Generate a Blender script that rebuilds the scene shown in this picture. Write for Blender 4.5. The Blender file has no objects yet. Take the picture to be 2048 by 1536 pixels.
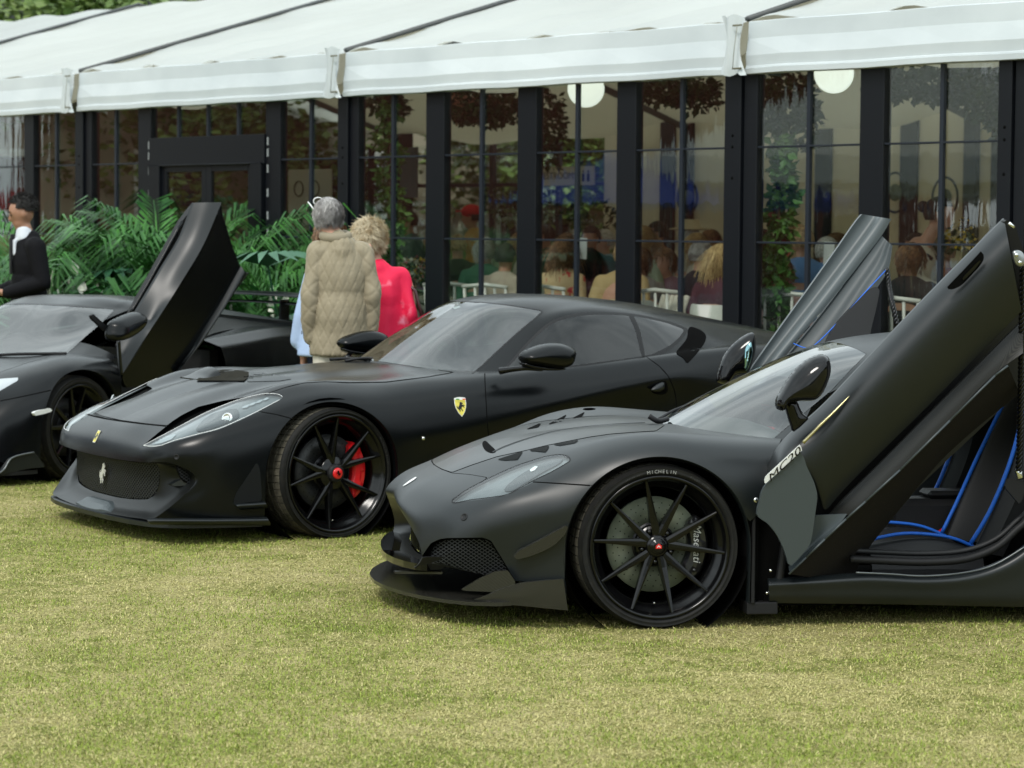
import bpy, bmesh, math, random
import numpy as np
from math import sin, cos, pi, radians, atan, sqrt, atan2
from mathutils import Vector, Matrix
from mathutils.bvhtree import BVHTree

random.seed(7); rng = np.random.default_rng(7)
SC = bpy.context.scene
COL = SC.collection

# ------------------------------------------------------------------ camera, sky, sun, exposure
FPX = 5200.0                      # focal length in pixels of the 2048 px wide photograph
CAM_H = 1.62
PITCH = atan((768 - 465) / FPX)
ROLL = radians(0.5)
cam = bpy.data.cameras.new('camera')
cam.sensor_width = 36.0; cam.lens = 36.0 * FPX / 2048
cam.clip_start = 0.1; cam.clip_end = 4000
cam.dof.use_dof = True; cam.dof.focus_distance = 11.6; cam.dof.aperture_fstop = 5.0
camo = bpy.data.objects.new('camera', cam); COL.objects.link(camo)
FW = np.array([0, cos(PITCH), -sin(PITCH)]); RT0 = np.array([1.0, 0, 0]); UP0 = np.cross(RT0, FW)
RT = RT0 * cos(ROLL) + UP0 * sin(ROLL); UP = -RT0 * sin(ROLL) + UP0 * cos(ROLL)
CC = np.array([0, 0, CAM_H])
camo.matrix_world = Matrix(((RT[0], UP[0], -FW[0], 0), (RT[1], UP[1], -FW[1], 0), (RT[2], UP[2], -FW[2], CAM_H), (0, 0, 0, 1)))
SC.camera = camo

SUN_EL, SUN_AZ = radians(50), radians(205)      # azimuth clockwise from +Y (north)
world = bpy.data.worlds.new('World'); SC.world = world; world.use_nodes = True
nt = world.node_tree; nt.nodes.clear()
wo = nt.nodes.new('ShaderNodeOutputWorld'); bg = nt.nodes.new('ShaderNodeBackground')
sky = nt.nodes.new('ShaderNodeTexSky'); sky.sky_type = 'NISHITA'; sky.sun_disc = False
sky.sun_elevation = SUN_EL; sky.sun_rotation = SUN_AZ; sky.air_density = 1.0; sky.dust_density = 3.0; sky.ozone_density = 1.0
tc = nt.nodes.new('ShaderNodeTexCoord'); mp = nt.nodes.new('ShaderNodeMapping'); mp.inputs['Scale'].default_value = (1.1, 1.1, 3.2)
nz = nt.nodes.new('ShaderNodeTexNoise'); nz.inputs['Scale'].default_value = 2.2; nz.inputs['Detail'].default_value = 7; nz.inputs['Roughness'].default_value = .62
cr = nt.nodes.new('ShaderNodeValToRGB')         # the cloud deck: pale grey billows
cr.color_ramp.elements[0].position = .36; cr.color_ramp.elements[0].color = (7.8, 9.0, 9.4, 1)
cr.color_ramp.elements[1].position = .66; cr.color_ramp.elements[1].color = (14.4, 15.9, 16.1, 1)
mx = nt.nodes.new('ShaderNodeMix'); mx.data_type = 'RGBA'; mx.inputs[0].default_value = .88
L = nt.links.new
L(tc.outputs['Generated'], mp.inputs[0]); L(mp.outputs[0], nz.inputs['Vector']); L(nz.outputs['Fac'], cr.inputs[0])
L(sky.outputs[0], mx.inputs[6]); L(cr.outputs[0], mx.inputs[7]); L(mx.outputs[2], bg.inputs[0])
bg.inputs[1].default_value = 0.10
L(bg.outputs[0], wo.inputs[0])
sl = bpy.data.lights.new('sun', 'SUN'); sl.energy = 1.5; sl.angle = radians(14); sl.color = (1, .955, .89)
so = bpy.data.objects.new('sun', sl); COL.objects.link(so)
sdir = Vector((sin(SUN_AZ) * cos(SUN_EL), cos(SUN_AZ) * cos(SUN_EL), sin(SUN_EL)))
so.rotation_euler = sdir.to_track_quat('Z', 'Y').to_euler(); so.location = (0, -20, 30)
SC.view_settings.view_transform = 'Standard'; SC.view_settings.look = 'None'
SC.view_settings.exposure = 0.42; SC.view_settings.gamma = 1.0; SC.view_settings.use_curve_mapping = False
SC.cycles.max_bounces = 8; SC.cycles.transparent_max_bounces = 24
SC.cycles.use_adaptive_sampling = True; SC.cycles.use_denoising = True

def ray_px(px, py):
    return FW + RT * (px - 1024) / FPX + UP * (768 - py) / FPX
def project(P):
    """world points (n,3) -> photograph pixels (n,2)"""
    d = np.asarray(P, float) - CC; z = d @ FW
    return np.stack([1024 + FPX * (d @ RT) / z, 768 - FPX * (d @ UP) / z], -1)
def at_depth(px, py, Y):
    """the point at forward distance Y seen at a pixel"""
    v = ray_px(px, py); return CC + v * (Y / v[1])
def on_ground(px, py, z=0.0):
    v = ray_px(px, py); return CC + v * ((z - CAM_H) / v[2])

# ------------------------------------------------------------------ object helpers
def tag(o, label=None, cat=None, group=None, kind=None):
    if label: o['label'] = label
    if cat: o['category'] = cat
    if group: o['group'] = group
    if kind: o['kind'] = kind
    return o
def empty(name, loc=(0, 0, 0), rz=0.0, label=None, cat=None, group=None):
    o = bpy.data.objects.new(name, None); COL.objects.link(o); o.location = loc; o.rotation_euler = (0, 0, rz)
    o.empty_display_size = .2
    return tag(o, label, cat, group)
def link(name, me, mats=None, parent=None, loc=None, rot=None, scale=None, smooth=None):
    o = bpy.data.objects.new(name, me); COL.objects.link(o)
    if mats is not None and not me.materials:
        for m in (mats if isinstance(mats, (list, tuple)) else [mats]): me.materials.append(m)
    if parent is not None: o.parent = parent
    if loc is not None: o.location = loc
    if rot is not None: o.rotation_euler = rot
    if scale is not None: o.scale = scale
    return o
def mesh_np(name, V, F, smooth=True, N=None, mi=None):
    me = bpy.data.meshes.new(name)
    V = np.asarray(V, float)
    me.from_pydata(V.tolist(), [], [list(map(int, f)) for f in F])
    if mi is not None: me.polygons.foreach_set('material_index', np.asarray(mi, np.int32))
    if smooth: me.polygons.foreach_set('use_smooth', np.ones(len(me.polygons), bool))
    me.update()
    if N is not None and len(N):
        me.normals_split_custom_set_from_vertices([tuple(n) for n in N])
    return me
def mesh_quads(name, V, F4, smooth=False):
    """fast path for huge quad / tri soups, F4 an (n,k) int array"""
    me = bpy.data.meshes.new(name); V = np.asarray(V, np.float32); F4 = np.asarray(F4, np.int32); k = F4.shape[1]
    me.vertices.add(len(V)); me.vertices.foreach_set('co', V.ravel())
    me.loops.add(F4.size); me.loops.foreach_set('vertex_index', F4.ravel())
    me.polygons.add(len(F4)); me.polygons.foreach_set('loop_start', np.arange(0, F4.size, k, dtype=np.int32))
    if smooth: me.polygons.foreach_set('use_smooth', np.ones(len(F4), bool))
    me.update(calc_edges=True); return me

class MB:
    """collects primitive shapes into one mesh"""
    def __init__(s): s.V = []; s.F = []; s.S = []
    def add(s, V, F, smooth=False):
        b = len(s.V); s.V += [tuple(map(float, v)) for v in V]; s.F += [[i + b for i in f] for f in F]; s.S += [smooth] * len(F); return s
    def box(s, x0, x1, y0, y1, z0, z1, M=None, ch=0.0):
        if ch > 0:
            V = []
            cx, cy, cz = (x0 + x1) / 2, (y0 + y1) / 2, (z0 + z1) / 2; hx, hy, hz = abs(x1 - x0) / 2, abs(y1 - y0) / 2, abs(z1 - z0) / 2
            ch = min(ch, hx * .9, hy * .9, hz * .9)
            bm = bmesh.new(); bmesh.ops.create_cube(bm, size=2)
            for v in bm.verts: v.co = Vector((cx + v.co.x * hx, cy + v.co.y * hy, cz + v.co.z * hz))
            bmesh.ops.bevel(bm, geom=list(bm.edges), offset=ch, segments=1, affect='EDGES')
            bm.verts.index_update()
            V = [v.co.copy() for v in bm.verts]; F = [[v.index for v in f.verts] for f in bm.faces]; bm.free()
        else:
            V = [(x, y, z) for x in (x0, x1) for y in (y0, y1) for z in (z0, z1)]
            F = [(0, 1, 3, 2), (4, 6, 7, 5), (0, 4, 5, 1), (2, 3, 7, 6), (0, 2, 6, 4), (1, 5, 7, 3)]
        if M is not None: V = [M @ Vector(v) for v in V]
        return s.add(V, F)
    def tube(s, pts, r, n=8, caps=True, smooth=True, flat=1.0, up=None):
        pts = [Vector(p) for p in pts]; rs = r if isinstance(r, (list, tuple)) else [r] * len(pts)
        V = []; F = []; prev = None
        for i, p in enumerate(pts):
            t = (pts[min(i + 1, len(pts) - 1)] - pts[max(i - 1, 0)]).normalized()
            if prev is None:
                a = Vector(up) if up is not None else (Vector((0, 0, 1)) if abs(t.z) < .9 else Vector((1, 0, 0)))
                u = (a - t * a.dot(t)).normalized()
            else: u = (prev - t * prev.dot(t)).normalized()
            prev = u; w = t.cross(u)
            for k in range(n):
                a = 2 * pi * k / n; V.append(p + u * (cos(a) * rs[i] * flat) + w * (sin(a) * rs[i]))
        for i in range(len(pts) - 1):
            for k in range(n): F.append((i * n + k, i * n + (k + 1) % n, (i + 1) * n + (k + 1) % n, (i + 1) * n + k))
        if caps: F.append(tuple(range(n - 1, -1, -1))); F.append(tuple((len(pts) - 1) * n + k for k in range(n)))
        return s.add(V, F, smooth)
    def lathe(s, prof, n=32, axis='y', c=(0, 0, 0), a0=0.0, a1=2 * pi, smooth=True, close=False):
        """prof = [(radius, height along axis)]"""
        full = abs(a1 - a0 - 2 * pi) < 1e-6; m = n if full else n + 1; V = []; F = []
        for i in range(m):
            a = a0 + (a1 - a0) * i / n
            for r, h in prof:
                if axis == 'y': V.append((c[0] + r * cos(a), c[1] + h, c[2] + r * sin(a)))
                elif axis == 'z': V.append((c[0] + r * cos(a), c[1] + r * sin(a), c[2] + h))
                else: V.append((c[0] + h, c[1] + r * cos(a), c[2] + r * sin(a)))
        k = len(prof)
        for i in range(n):
            j = (i + 1) % m
            for q in range(k - 1): F.append((i * k + q, j * k + q, j * k + q + 1, i * k + q + 1))
            if close: F.append((i * k + k - 1, j * k + k - 1, j * k, i * k))
        return s.add(V, F, smooth)
    def ball(s, c, r, n=12, m=8, M=None):
        rr = r if isinstance(r, (tuple, list)) else (r, r, r); V = []; F = []
        for i in range(m + 1):
            t = pi * i / m
            for k in range(n):
                a = 2 * pi * k / n; v = Vector((rr[0] * sin(t) * cos(a), rr[1] * sin(t) * sin(a), rr[2] * cos(t)))
                if M is not None: v = M @ v
                V.append(Vector(c) + v)
        for i in range(m):
            for k in range(n): F.append((i * n + k, (i + 1) * n + k, (i + 1) * n + (k + 1) % n, i * n + (k + 1) % n))
        return s.add(V, F, True)
    def prism(s, poly, h0, h1, M=None, inset=0.0):
        """poly in local xy extruded along local z"""
        n = len(poly); V = [(x, y, h0) for x, y in poly] + [(x, y, h1) for x, y in poly]
        F = [tuple(range(n - 1, -1, -1)), tuple(range(n, 2 * n))] + [(i, (i + 1) % n, n + (i + 1) % n, n + i) for i in range(n)]
        if M is not None: V = [M @ Vector(v) for v in V]
        return s.add(V, F)
    def mesh(s, name='shape'):
        me = bpy.data.meshes.new(name); me.from_pydata(s.V, [], s.F); me.polygons.foreach_set('use_smooth', np.array(s.S, bool)); me.update(); return me
    def build(s, name, m, parent=None, **k): return link(name, s.mesh(name), m, parent, **k)

def frame(o, x, y, z):
    """matrix with origin o and axes x, y, z"""
    return Matrix(((x[0], y[0], z[0], o[0]), (x[1], y[1], z[1], o[1]), (x[2], y[2], z[2], o[2]), (0, 0, 0, 1)))

# ------------------------------------------------------------------ materials
MATS = {}
def mat(name, base=(.5, .5, .5), rough=.5, metal=0.0, spec=.5, coat=0.0, coat_rough=.05, trans=0.0, ior=1.45, emit=None, estr=1.0, sheen=0.0, sss=0.0,
        noise=None, bump=None, alpha=1.0):
    """noise=(scale, colour2, lo, hi); bump=(scale, strength, distance)"""
    if name in MATS: return MATS[name]
    m = bpy.data.materials.new(name); m.use_nodes = True; t = m.node_tree; b = t.nodes['Principled BSDF']; I = b.inputs
    I['Base Color'].default_value = (*base, 1); I['Roughness'].default_value = rough; I['Metallic'].default_value = metal
    I['Specular IOR Level'].default_value = spec; I['Coat Weight'].default_value = coat; I['Coat Roughness'].default_value = coat_rough
    I['Transmission Weight'].default_value = trans; I['IOR'].default_value = ior; I['Sheen Weight'].default_value = sheen; I['Alpha'].default_value = alpha
    if sss: I['Subsurface Weight'].default_value = sss; I['Subsurface Radius'].default_value = (.02, .008, .004)
    if emit: I['Emission Color'].default_value = (*emit, 1); I['Emission Strength'].default_value = estr
    co = t.nodes.new('ShaderNodeTexCoord')
    if noise:
        n = t.nodes.new('ShaderNodeTexNoise'); n.inputs['Scale'].default_value = noise[0]; n.inputs['Detail'].default_value = 5
        r = t.nodes.new('ShaderNodeMapRange'); r.inputs[1].default_value = noise[2]; r.inputs[2].default_value = noise[3]
        x = t.nodes.new('ShaderNodeMix'); x.data_type = 'RGBA'; x.inputs[6].default_value = (*base, 1); x.inputs[7].default_value = (*noise[1], 1)
        t.links.new(co.outputs['Object'], n.inputs['Vector']); t.links.new(n.outputs['Fac'], r.inputs[0]); t.links.new(r.outputs[0], x.inputs[0]); t.links.new(x.outputs[2], I['Base Color'])
    if bump:
        n = t.nodes.new('ShaderNodeTexNoise'); n.inputs['Scale'].default_value = bump[0]; n.inputs['Detail'].default_value = 4
        bp = t.nodes.new('ShaderNodeBump'); bp.inputs['Strength'].default_value = bump[1]; bp.inputs['Distance'].default_value = bump[2]
        t.links.new(co.outputs['Object'], n.inputs['Vector']); t.links.new(n.outputs['Fac'], bp.inputs['Height']); t.links.new(bp.outputs[0], I['Normal'])
    MATS[name] = m; return m

def glass_mat(name, tint=(.9, .95, .93), refl=1.0, ior=1.5, dark=0.0):
    """thin sheet glass: see-through tinted by `tint`, mirror by Fresnel"""
    if name in MATS: return MATS[name]
    m = bpy.data.materials.new(name); m.use_nodes = True; t = m.node_tree; t.nodes.clear()
    o = t.nodes.new('ShaderNodeOutputMaterial'); tr = t.nodes.new('ShaderNodeBsdfTransparent'); tr.inputs[0].default_value = (*tint, 1)
    g = t.nodes.new('ShaderNodeBsdfGlossy'); g.inputs['Roughness'].default_value = .015; g.inputs[0].default_value = (refl, refl, refl, 1)
    f = t.nodes.new('ShaderNodeFresnel'); ge = t.nodes.new('ShaderNodeNewGeometry'); ir = t.nodes.new('ShaderNodeMapRange'); ir.inputs[3].default_value = ior; ir.inputs[4].default_value = 1 / ior
    t.links.new(ge.outputs['Backfacing'], ir.inputs[0]); t.links.new(ir.outputs[0], f.inputs[0])
    x = t.nodes.new('ShaderNodeMixShader')
    t.links.new(f.outputs[0], x.inputs[0]); t.links.new(tr.outputs[0], x.inputs[1]); t.links.new(g.outputs[0], x.inputs[2]); t.links.new(x.outputs[0], o.inputs[0])
    MATS[name] = m; return m

def carbon_mat(name='carbon_fibre', coat=.0, rough=.15, sc=105, hi=.045):
    if name in MATS: return MATS[name]
    m = mat(name, (.012, .012, .011), rough, coat=coat, coat_rough=.06, spec=.5); t = m.node_tree; b = t.nodes['Principled BSDF']
    co = t.nodes.new('ShaderNodeTexCoord'); w = t.nodes.new('ShaderNodeTexWave'); w.inputs['Scale'].default_value = sc; w.bands_direction = 'DIAGONAL'; w.wave_profile = 'TRI'
    w.inputs['Distortion'].default_value = 0
    x = t.nodes.new('ShaderNodeMix'); x.data_type = 'RGBA'; x.inputs[6].default_value = (.004, .004, .004, 1); x.inputs[7].default_value = (hi, hi * .97, hi * .8, 1)
    t.links.new(co.outputs['Object'], w.inputs['Vector']); t.links.new(w.outputs['Fac'], x.inputs[0]); t.links.new(x.outputs[2], b.inputs['Base Color'])
    return m

M_PAINT = mat('satin_black_paint', (.0012, .0018, .0024), .265, spec=.32, noise=(3, (.0026, .0034, .0040), .3, .7))
M_PAINT2 = mat('matte_charcoal_paint', (.0038, .0060, .0071), .39, spec=.62, noise=(3, (.0052, .0074, .0084), .3, .7))
M_GLOSS = mat('gloss_black', (.0035, .0035, .004), .09, spec=.42)
M_BLACK = mat('black_plastic', (.008, .008, .009), .55, spec=.35, bump=(400, .2, .0005))
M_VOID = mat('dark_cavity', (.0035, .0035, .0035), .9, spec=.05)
M_RUBBER = mat('tyre_rubber', (.0075, .0075, .0072), .62, spec=.28, bump=(120, .35, .001), noise=(30, (.013, .012, .010), .45, .75))
M_TREAD = mat('dusty_tread', (.055, .050, .038), .85, spec=.3, noise=(25, (.11, .10, .075), .4, .7), bump=(120, .35, .001))
M_RIM = mat('gloss_black_alloy', (.0025, .0025, .0028), .17, spec=.42, coat=.0)
M_DISC = mat('carbon_ceramic_disc', (.11, .125, .09), .62, noise=(14, (.17, .19, .135), .35, .65))
M_WIRE = mat('mesh_wire', (.022, .024, .027), .40)
M_DISCD = mat('dark_brake_disc', (.018, .019, .019), .45, noise=(14, (.03, .03, .03), .35, .65))
M_RED = mat('red_enamel', (.62, .008, .012), .35, coat=.6)
M_CHROME = mat('bright_metal', (.72, .72, .70), .18, metal=1.0)
M_SILVER = mat('silver_reflector', (.15, .165, .17), .30, metal=.4, noise=(5, (.10, .11, .115), .35, .65))
M_EMBLEM = mat('polished_emblem', (.75, .75, .70), .35, metal=.5)
M_CARBON = carbon_mat()
M_CARBON_M = carbon_mat('satin_carbon_fibre', coat=.0, rough=.40, sc=420, hi=.03)
M_GLASS = glass_mat('window_glass', (.50, .56, .54), ior=1.75)
M_LENS = glass_mat('clear_lens', (.86, .9, .9), ior=1.5)
M_TINT = glass_mat('tinted_glass', (.12, .15, .15), ior=1.58)
M_YELLOW = mat('yellow_enamel', (.72, .62, .10), .35)
M_WHITE = mat('white_enamel', (.72, .73, .72), .4)
M_LEATHER = mat('black_leather', (.010, .010, .011), .55, bump=(200, .3, .0008))
M_BLUE = mat('bright_blue_trim', (.012, .13, .62), .5)
M_SILL = mat('satin_grey_sill', (.052, .064, .070), .40)
M_SCREEN = glass_mat('windscreen_glass', (.50, .56, .54), ior=2.05)

# ------------------------------------------------------------------ smooth nets
def spline_matrix(k, t, crease=()):
    """rows of weights that evaluate a C1 Hermite spline with knots k at params t"""
    k = np.asarray(k, float); n = len(k); D = np.diff(k)
    TL = np.zeros((n, n)); TR = np.zeros((n, n))      # tangent weights arriving / leaving
    sec = np.zeros((n - 1, n))
    for i in range(n - 1): sec[i, i] = -1 / D[i]; sec[i, i + 1] = 1 / D[i]
    for i in range(n):
        if i == 0: TR[i] = TL[i] = sec[0]
        elif i == n - 1: TR[i] = TL[i] = sec[-1]
        elif i in crease: TL[i] = sec[i - 1]; TR[i] = sec[i]
        else:
            a = D[i] / (D[i - 1] + D[i]); TL[i] = TR[i] = a * sec[i - 1] + (1 - a) * sec[i]
    M = np.zeros((len(t), n)); idx = np.clip(np.searchsorted(k, t, 'right') - 1, 0, n - 2)
    for r, (i, tt) in enumerate(zip(idx, t)):
        h = D[i]; s = (tt - k[i]) / h; s2 = s * s; s3 = s2 * s
        M[r, i] += 2 * s3 - 3 * s2 + 1; M[r, i + 1] += -2 * s3 + 3 * s2
        M[r] += (s3 - 2 * s2 + s) * h * TR[i] + (s3 - s2) * h * TL[i + 1]
    return M
def knots_of(P, axis):
    d = np.linalg.norm(np.diff(P, axis=axis), axis=2).mean(axis=1 - axis); d = np.maximum(d, .012) ** .7
    return np.concatenate([[0], np.cumsum(d)])
def dense_params(k, per, crease=()):
    """sample params, always including the knots"""
    out = []
    for i in range(len(k) - 1): out += list(np.linspace(k[i], k[i + 1], per[i] + 1)[:-1])
    out.append(k[-1]); return np.array(out)
class Surf:
    """a half body shell (y >= 0): vertices, vertex normals, polygons"""
    def __init__(s, V, N, F): s.V = np.asarray(V, float); s.N = np.asarray(N, float); s.F = F
    def copy(s): return Surf(s.V.copy(), s.N.copy(), list(s.F))
def net_surface(P, step=.014, cu=(), cv=(), smooth=2, flip=True):
    """P (nu, nv, 3) control points -> dense Surf through them; cu / cv = crease indices"""
    P = np.asarray(P, float); ku = knots_of(P, 0); kv = knots_of(P, 1)
    lu = np.linalg.norm(np.diff(P, axis=0), axis=2).max(axis=1); lv = np.linalg.norm(np.diff(P, axis=1), axis=2).max(axis=0)
    pu = [max(2, int(math.ceil(l / step))) for l in lu]; pv = [max(2, int(math.ceil(l / step))) for l in lv]
    tu = dense_params(ku, pu); tv = dense_params(kv, pv)
    A = spline_matrix(ku, tu, cu); B = spline_matrix(kv, tv, cv)
    S = np.einsum('ai,ijk,bj->abk', A, P, B)
    su = np.cumsum([0] + pu); sv = np.cumsum([0] + pv)
    fixu = {int(su[i]) for i in cu} | {0, S.shape[0] - 1}; fixv = {int(sv[i]) for i in cv} | {0, S.shape[1] - 1}
    mu = np.array([0 if i in fixu else 1 for i in range(S.shape[0])])[:, None, None]; mv = np.array([0 if i in fixv else 1 for i in range(S.shape[1])])[None, :, None]
    for _ in range(smooth * 8):
        T = S.copy(); T[1:-1] = (S[:-2] + S[2:]) / 2; S = S + .5 * mu * (T - S)
        T = S.copy(); T[:, 1:-1] = (S[:, :-2] + S[:, 2:]) / 2; S = S + .5 * mv * (T - S)
    return grid_surf(S, flip)
def grid_surf(S, flip=False):
    nu, nv = S.shape[:2]
    gu = np.gradient(S, axis=0); gv = np.gradient(S, axis=1); N = np.cross(gu, gv); N /= np.maximum(np.linalg.norm(N, axis=2, keepdims=True), 1e-9)
    if flip: N = -N
    idx = np.arange(nu * nv).reshape(nu, nv)
    a, b, c, d = idx[:-1, :-1].ravel(), idx[1:, :-1].ravel(), idx[1:, 1:].ravel(), idx[:-1, 1:].ravel()
    F = np.stack([a, b, c, d] if not flip else [d, c, b, a], -1)
    sf = Surf(S.reshape(-1, 3), N.reshape(-1, 3), [tuple(f) for f in F.tolist()]); sf.shape = (nu, nv); return sf
def clip(sf, val):
    """split a Surf by the sign of a per-vertex field; returns (negative side, positive side)"""
    out = []
    for sgn in (1, -1):
        s = val * sgn; V = list(sf.V); N = list(sf.N); F = []; cache = {}
        neg = s < 0
        for f in sf.F:
            m = [neg[i] for i in f]
            if all(m): F.append(f); continue
            if not any(m): continue
            g = []; n = len(f)
            for q in range(n):
                i, j = f[q], f[(q + 1) % n]
                if neg[i]: g.append(i)
                if neg[i] != neg[j]:
                    key = (i, j) if i < j else (j, i)
                    if key not in cache:
                        a, b = key; t = s[a] / (s[a] - s[b]); cache[key] = len(V)
                        V.append(sf.V[a] * (1 - t) + sf.V[b] * t); N.append(sf.N[a] * (1 - t) + sf.N[b] * t)
                    g.append(cache[key])
            if len(g) >= 3: F.append(tuple(g))
        used = sorted({i for f in F for i in f}); mp_ = {u: i for i, u in enumerate(used)}
        V = np.array(V)[used] if used else np.zeros((0, 3)); N = np.array(N)[used] if used else np.zeros((0, 3))
        out.append(Surf(V, N, [tuple(mp_[i] for i in f) for f in F]))
    return out
def poly_sdf(Q, poly):
    """signed distance of points Q (n,2) to a closed polygon, negative inside"""
    poly = np.asarray(poly, float); n = len(poly); d = np.full(len(Q), 1e9); ins = np.zeros(len(Q), bool)
    for i in range(n):
        a = poly[i]; b = poly[(i + 1) % n]; e = b - a; w = Q - a
        t = np.clip((w @ e) / max(e @ e, 1e-12), 0, 1); d = np.minimum(d, np.linalg.norm(w - t[:, None] * e, axis=1))
        c = ((a[1] > Q[:, 1]) != (b[1] > Q[:, 1]))
        with np.errstate(divide='ignore', invalid='ignore'):
            xx = (b[0] - a[0]) * (Q[:, 1] - a[1]) / (b[1] - a[1] if b[1] != a[1] else 1e-9) + a[0]
        ins ^= c & (Q[:, 0] < xx)
    return np.where(ins, -d, d)
def smooth_poly(pts, n=6, closed=True):
    """Catmull-Rom through 2-D or 3-D points"""
    P = np.asarray(pts, float); m = len(P); out = []
    for i in range(m if closed else m - 1):
        p0, p1, p2, p3 = (P[(i + k - 1) % m] if closed else P[min(max(i + k - 1, 0), m - 1)] for k in range(4))
        for q in range(n):
            t = q / n; out.append(.5 * (2 * p1 + (p2 - p0) * t + (2 * p0 - 5 * p1 + 4 * p2 - p3) * t * t + (3 * p1 - p0 - 3 * p2 + p3) * t ** 3))
    if not closed: out.append(P[-1])
    return np.array(out)

class Car:
    """a car frame: x forward, y to its left (towards the camera), z up, origin under the front axle"""
    def __init__(s, hub_px, hub_py, scale, phi, y_hub, name, label):
        phi = radians(phi); s.h = np.array([-cos(phi), -sin(phi), 0]); s.n = np.array([sin(phi), -cos(phi), 0])
        hw = at_depth(hub_px, hub_py, FPX / scale); O = hw - s.n * y_hub; O[2] = 0; s.O = O
        s.root = empty(name, O, atan2(s.h[1], s.h[0]), label, 'car')
    def world(s, P): P = np.asarray(P, float); return s.O + P[..., :1] * s.h + P[..., 1:2] * s.n + P[..., 2:3] * np.array([0, 0, 1.0])
    def px(s, P): return project(s.world(P))
    def local_ray(s, px, py):
        v = ray_px(px, py); o = CC - s.O
        return np.array([o @ s.h, o @ s.n, o[2]]), np.array([v @ s.h, v @ s.n, v[2]])
    def at(s, px, py, y=None, x=None, z=None):
        """car coordinates of the point seen at a pixel, on the plane y= / x= / z="""
        o, v = s.local_ray(px, py)
        k, c = (1, y) if y is not None else ((0, x) if x is not None else (2, z))
        return o + v * ((c - o[k]) / v[k])
    def bvh(s, *surfs):
        V = []; F = []
        for sf in surfs:
            b = len(V); V += [Vector(v) for v in sf.V]; F += [[i + b for i in f] for f in sf.F]
            b = len(V); V += [Vector(v * np.array([1, -1, 1])) for v in sf.V]; F += [[i + b for i in reversed(f)] for f in sf.F]
        return BVHTree.FromPolygons(V, F)
    def hit(s, tree, px, py, mirror=False):
        o, v = s.local_ray(px, py); p, n, _, _ = tree.ray_cast(Vector(o), Vector(v))
        if p is None: return None, None
        if n.dot(Vector(v)) > 0: n = -n
        return p, n
    def split(s, sf, poly, gap=0.0, where=None, proj=None):
        """cut a panel out of the shell; poly in photograph pixels (or proj space). returns (panel, rest)"""
        Q = (proj or s.px)(sf.V); val = poly_sdf(Q, poly)
        if where is not None: val = np.where(where(sf.V), val, np.abs(val) + 1e-3)
        if gap: return clip(sf, val + gap)[0], clip(sf, val - gap)[1]
        a, b = clip(sf, val); return a, b
    def part(s, name, sf, m, both=True, merged=False, side=1, parent=None):
        """panel(s) as objects: the half shown and its mirror image"""
        parent = parent or s.root; res = []
        if not len(sf.F): print('EMPTY PART', name); return res
        if merged:
            n = len(sf.V); V = np.vstack([sf.V, sf.V * [1, -1, 1]]); N = np.vstack([sf.N, sf.N * [1, -1, 1]])
            F = list(sf.F) + [tuple(i + n for i in reversed(f)) for f in sf.F]
            return [link(name, mesh_np(name, V, F, True, N), m, parent)]
        for sd in ((1, -1) if both else (side,)):
            V = sf.V * [1, sd, 1]; N = sf.N * [1, sd, 1]; F = sf.F if sd == 1 else [tuple(reversed(f)) for f in sf.F]
            res.append(link(name, mesh_np(name, V, F, True, N), m, parent))
        return res
def offset(sf, d, thin=1): return Surf(sf.V + sf.N * d, sf.N, sf.F)
def ribbon(car, tree, pts, name, m, w=.0035, lift=.0012, parent=None, mirror=True, sm=True, step=3.0, depth=None):
    """a narrow strip laid on the body along a line given in photograph pixels (shut lines, trims)"""
    P = smooth_poly(pts, 8, closed=False) if sm else np.array(pts, float)
    H = []
    for a, b in zip(P[:-1], P[1:]):
        k = max(1, int(np.linalg.norm(b - a) / step))
        for i in range(k):
            q = a + (b - a) * i / k; p, n = car.hit(tree, q[0], q[1])
            if p is not None: H.append((p, n))
    p, n = car.hit(tree, P[-1][0], P[-1][1])
    if p is not None: H.append((p, n))
    # drop jumps
    K = [H[0]] if H else []
    for h in H[1:]:
        if (h[0] - K[-1][0]).length < .12: K.append(h)
    if len(K) < 2: print('RIBBON LOST', name); return
    V = []; F = []; nn = len(K)
    for i, (p, n) in enumerate(K):
        t = (K[min(i + 1, nn - 1)][0] - K[max(i - 1, 0)][0]).normalized(); sdir_ = n.cross(t).normalized(); ww = w[0] + (w[1] - w[0]) * i / (nn - 1) if isinstance(w, tuple) else w
        V += [p + sdir_ * ww + n * lift * .3, p + n * lift, p - sdir_ * ww + n * lift * .3]
    for i in range(nn - 1):
        for q in (0, 1): F.append((3 * i + q, 3 * i + q + 1, 3 * i + q + 4, 3 * i + q + 3))
    V = np.array(V); out = []
    for sd in ((1, -1) if mirror else (1,)):
        out.append(link(name, mesh_np(name, V * [1, sd, 1], F if sd == 1 else [tuple(reversed(f)) for f in F]), m, parent or car.root))
    return out
def text_mesh(s, size=1.0, depth=0.0, shear=0.0, space=1.0, align='CENTER'):
    c = bpy.data.curves.new('lettering', 'FONT'); c.body = s; c.size = size; c.extrude = depth; c.shear = shear; c.space_character = space; c.align_x = align; c.align_y = 'CENTER'
    c.resolution_u = 3
    o = bpy.data.objects.new('lettering', c); COL.objects.link(o); bpy.context.view_layer.update()
    dg = bpy.context.evaluated_depsgraph_get(); me = bpy.data.meshes.new_from_object(o.evaluated_get(dg)); bpy.data.objects.remove(o); return me
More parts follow.
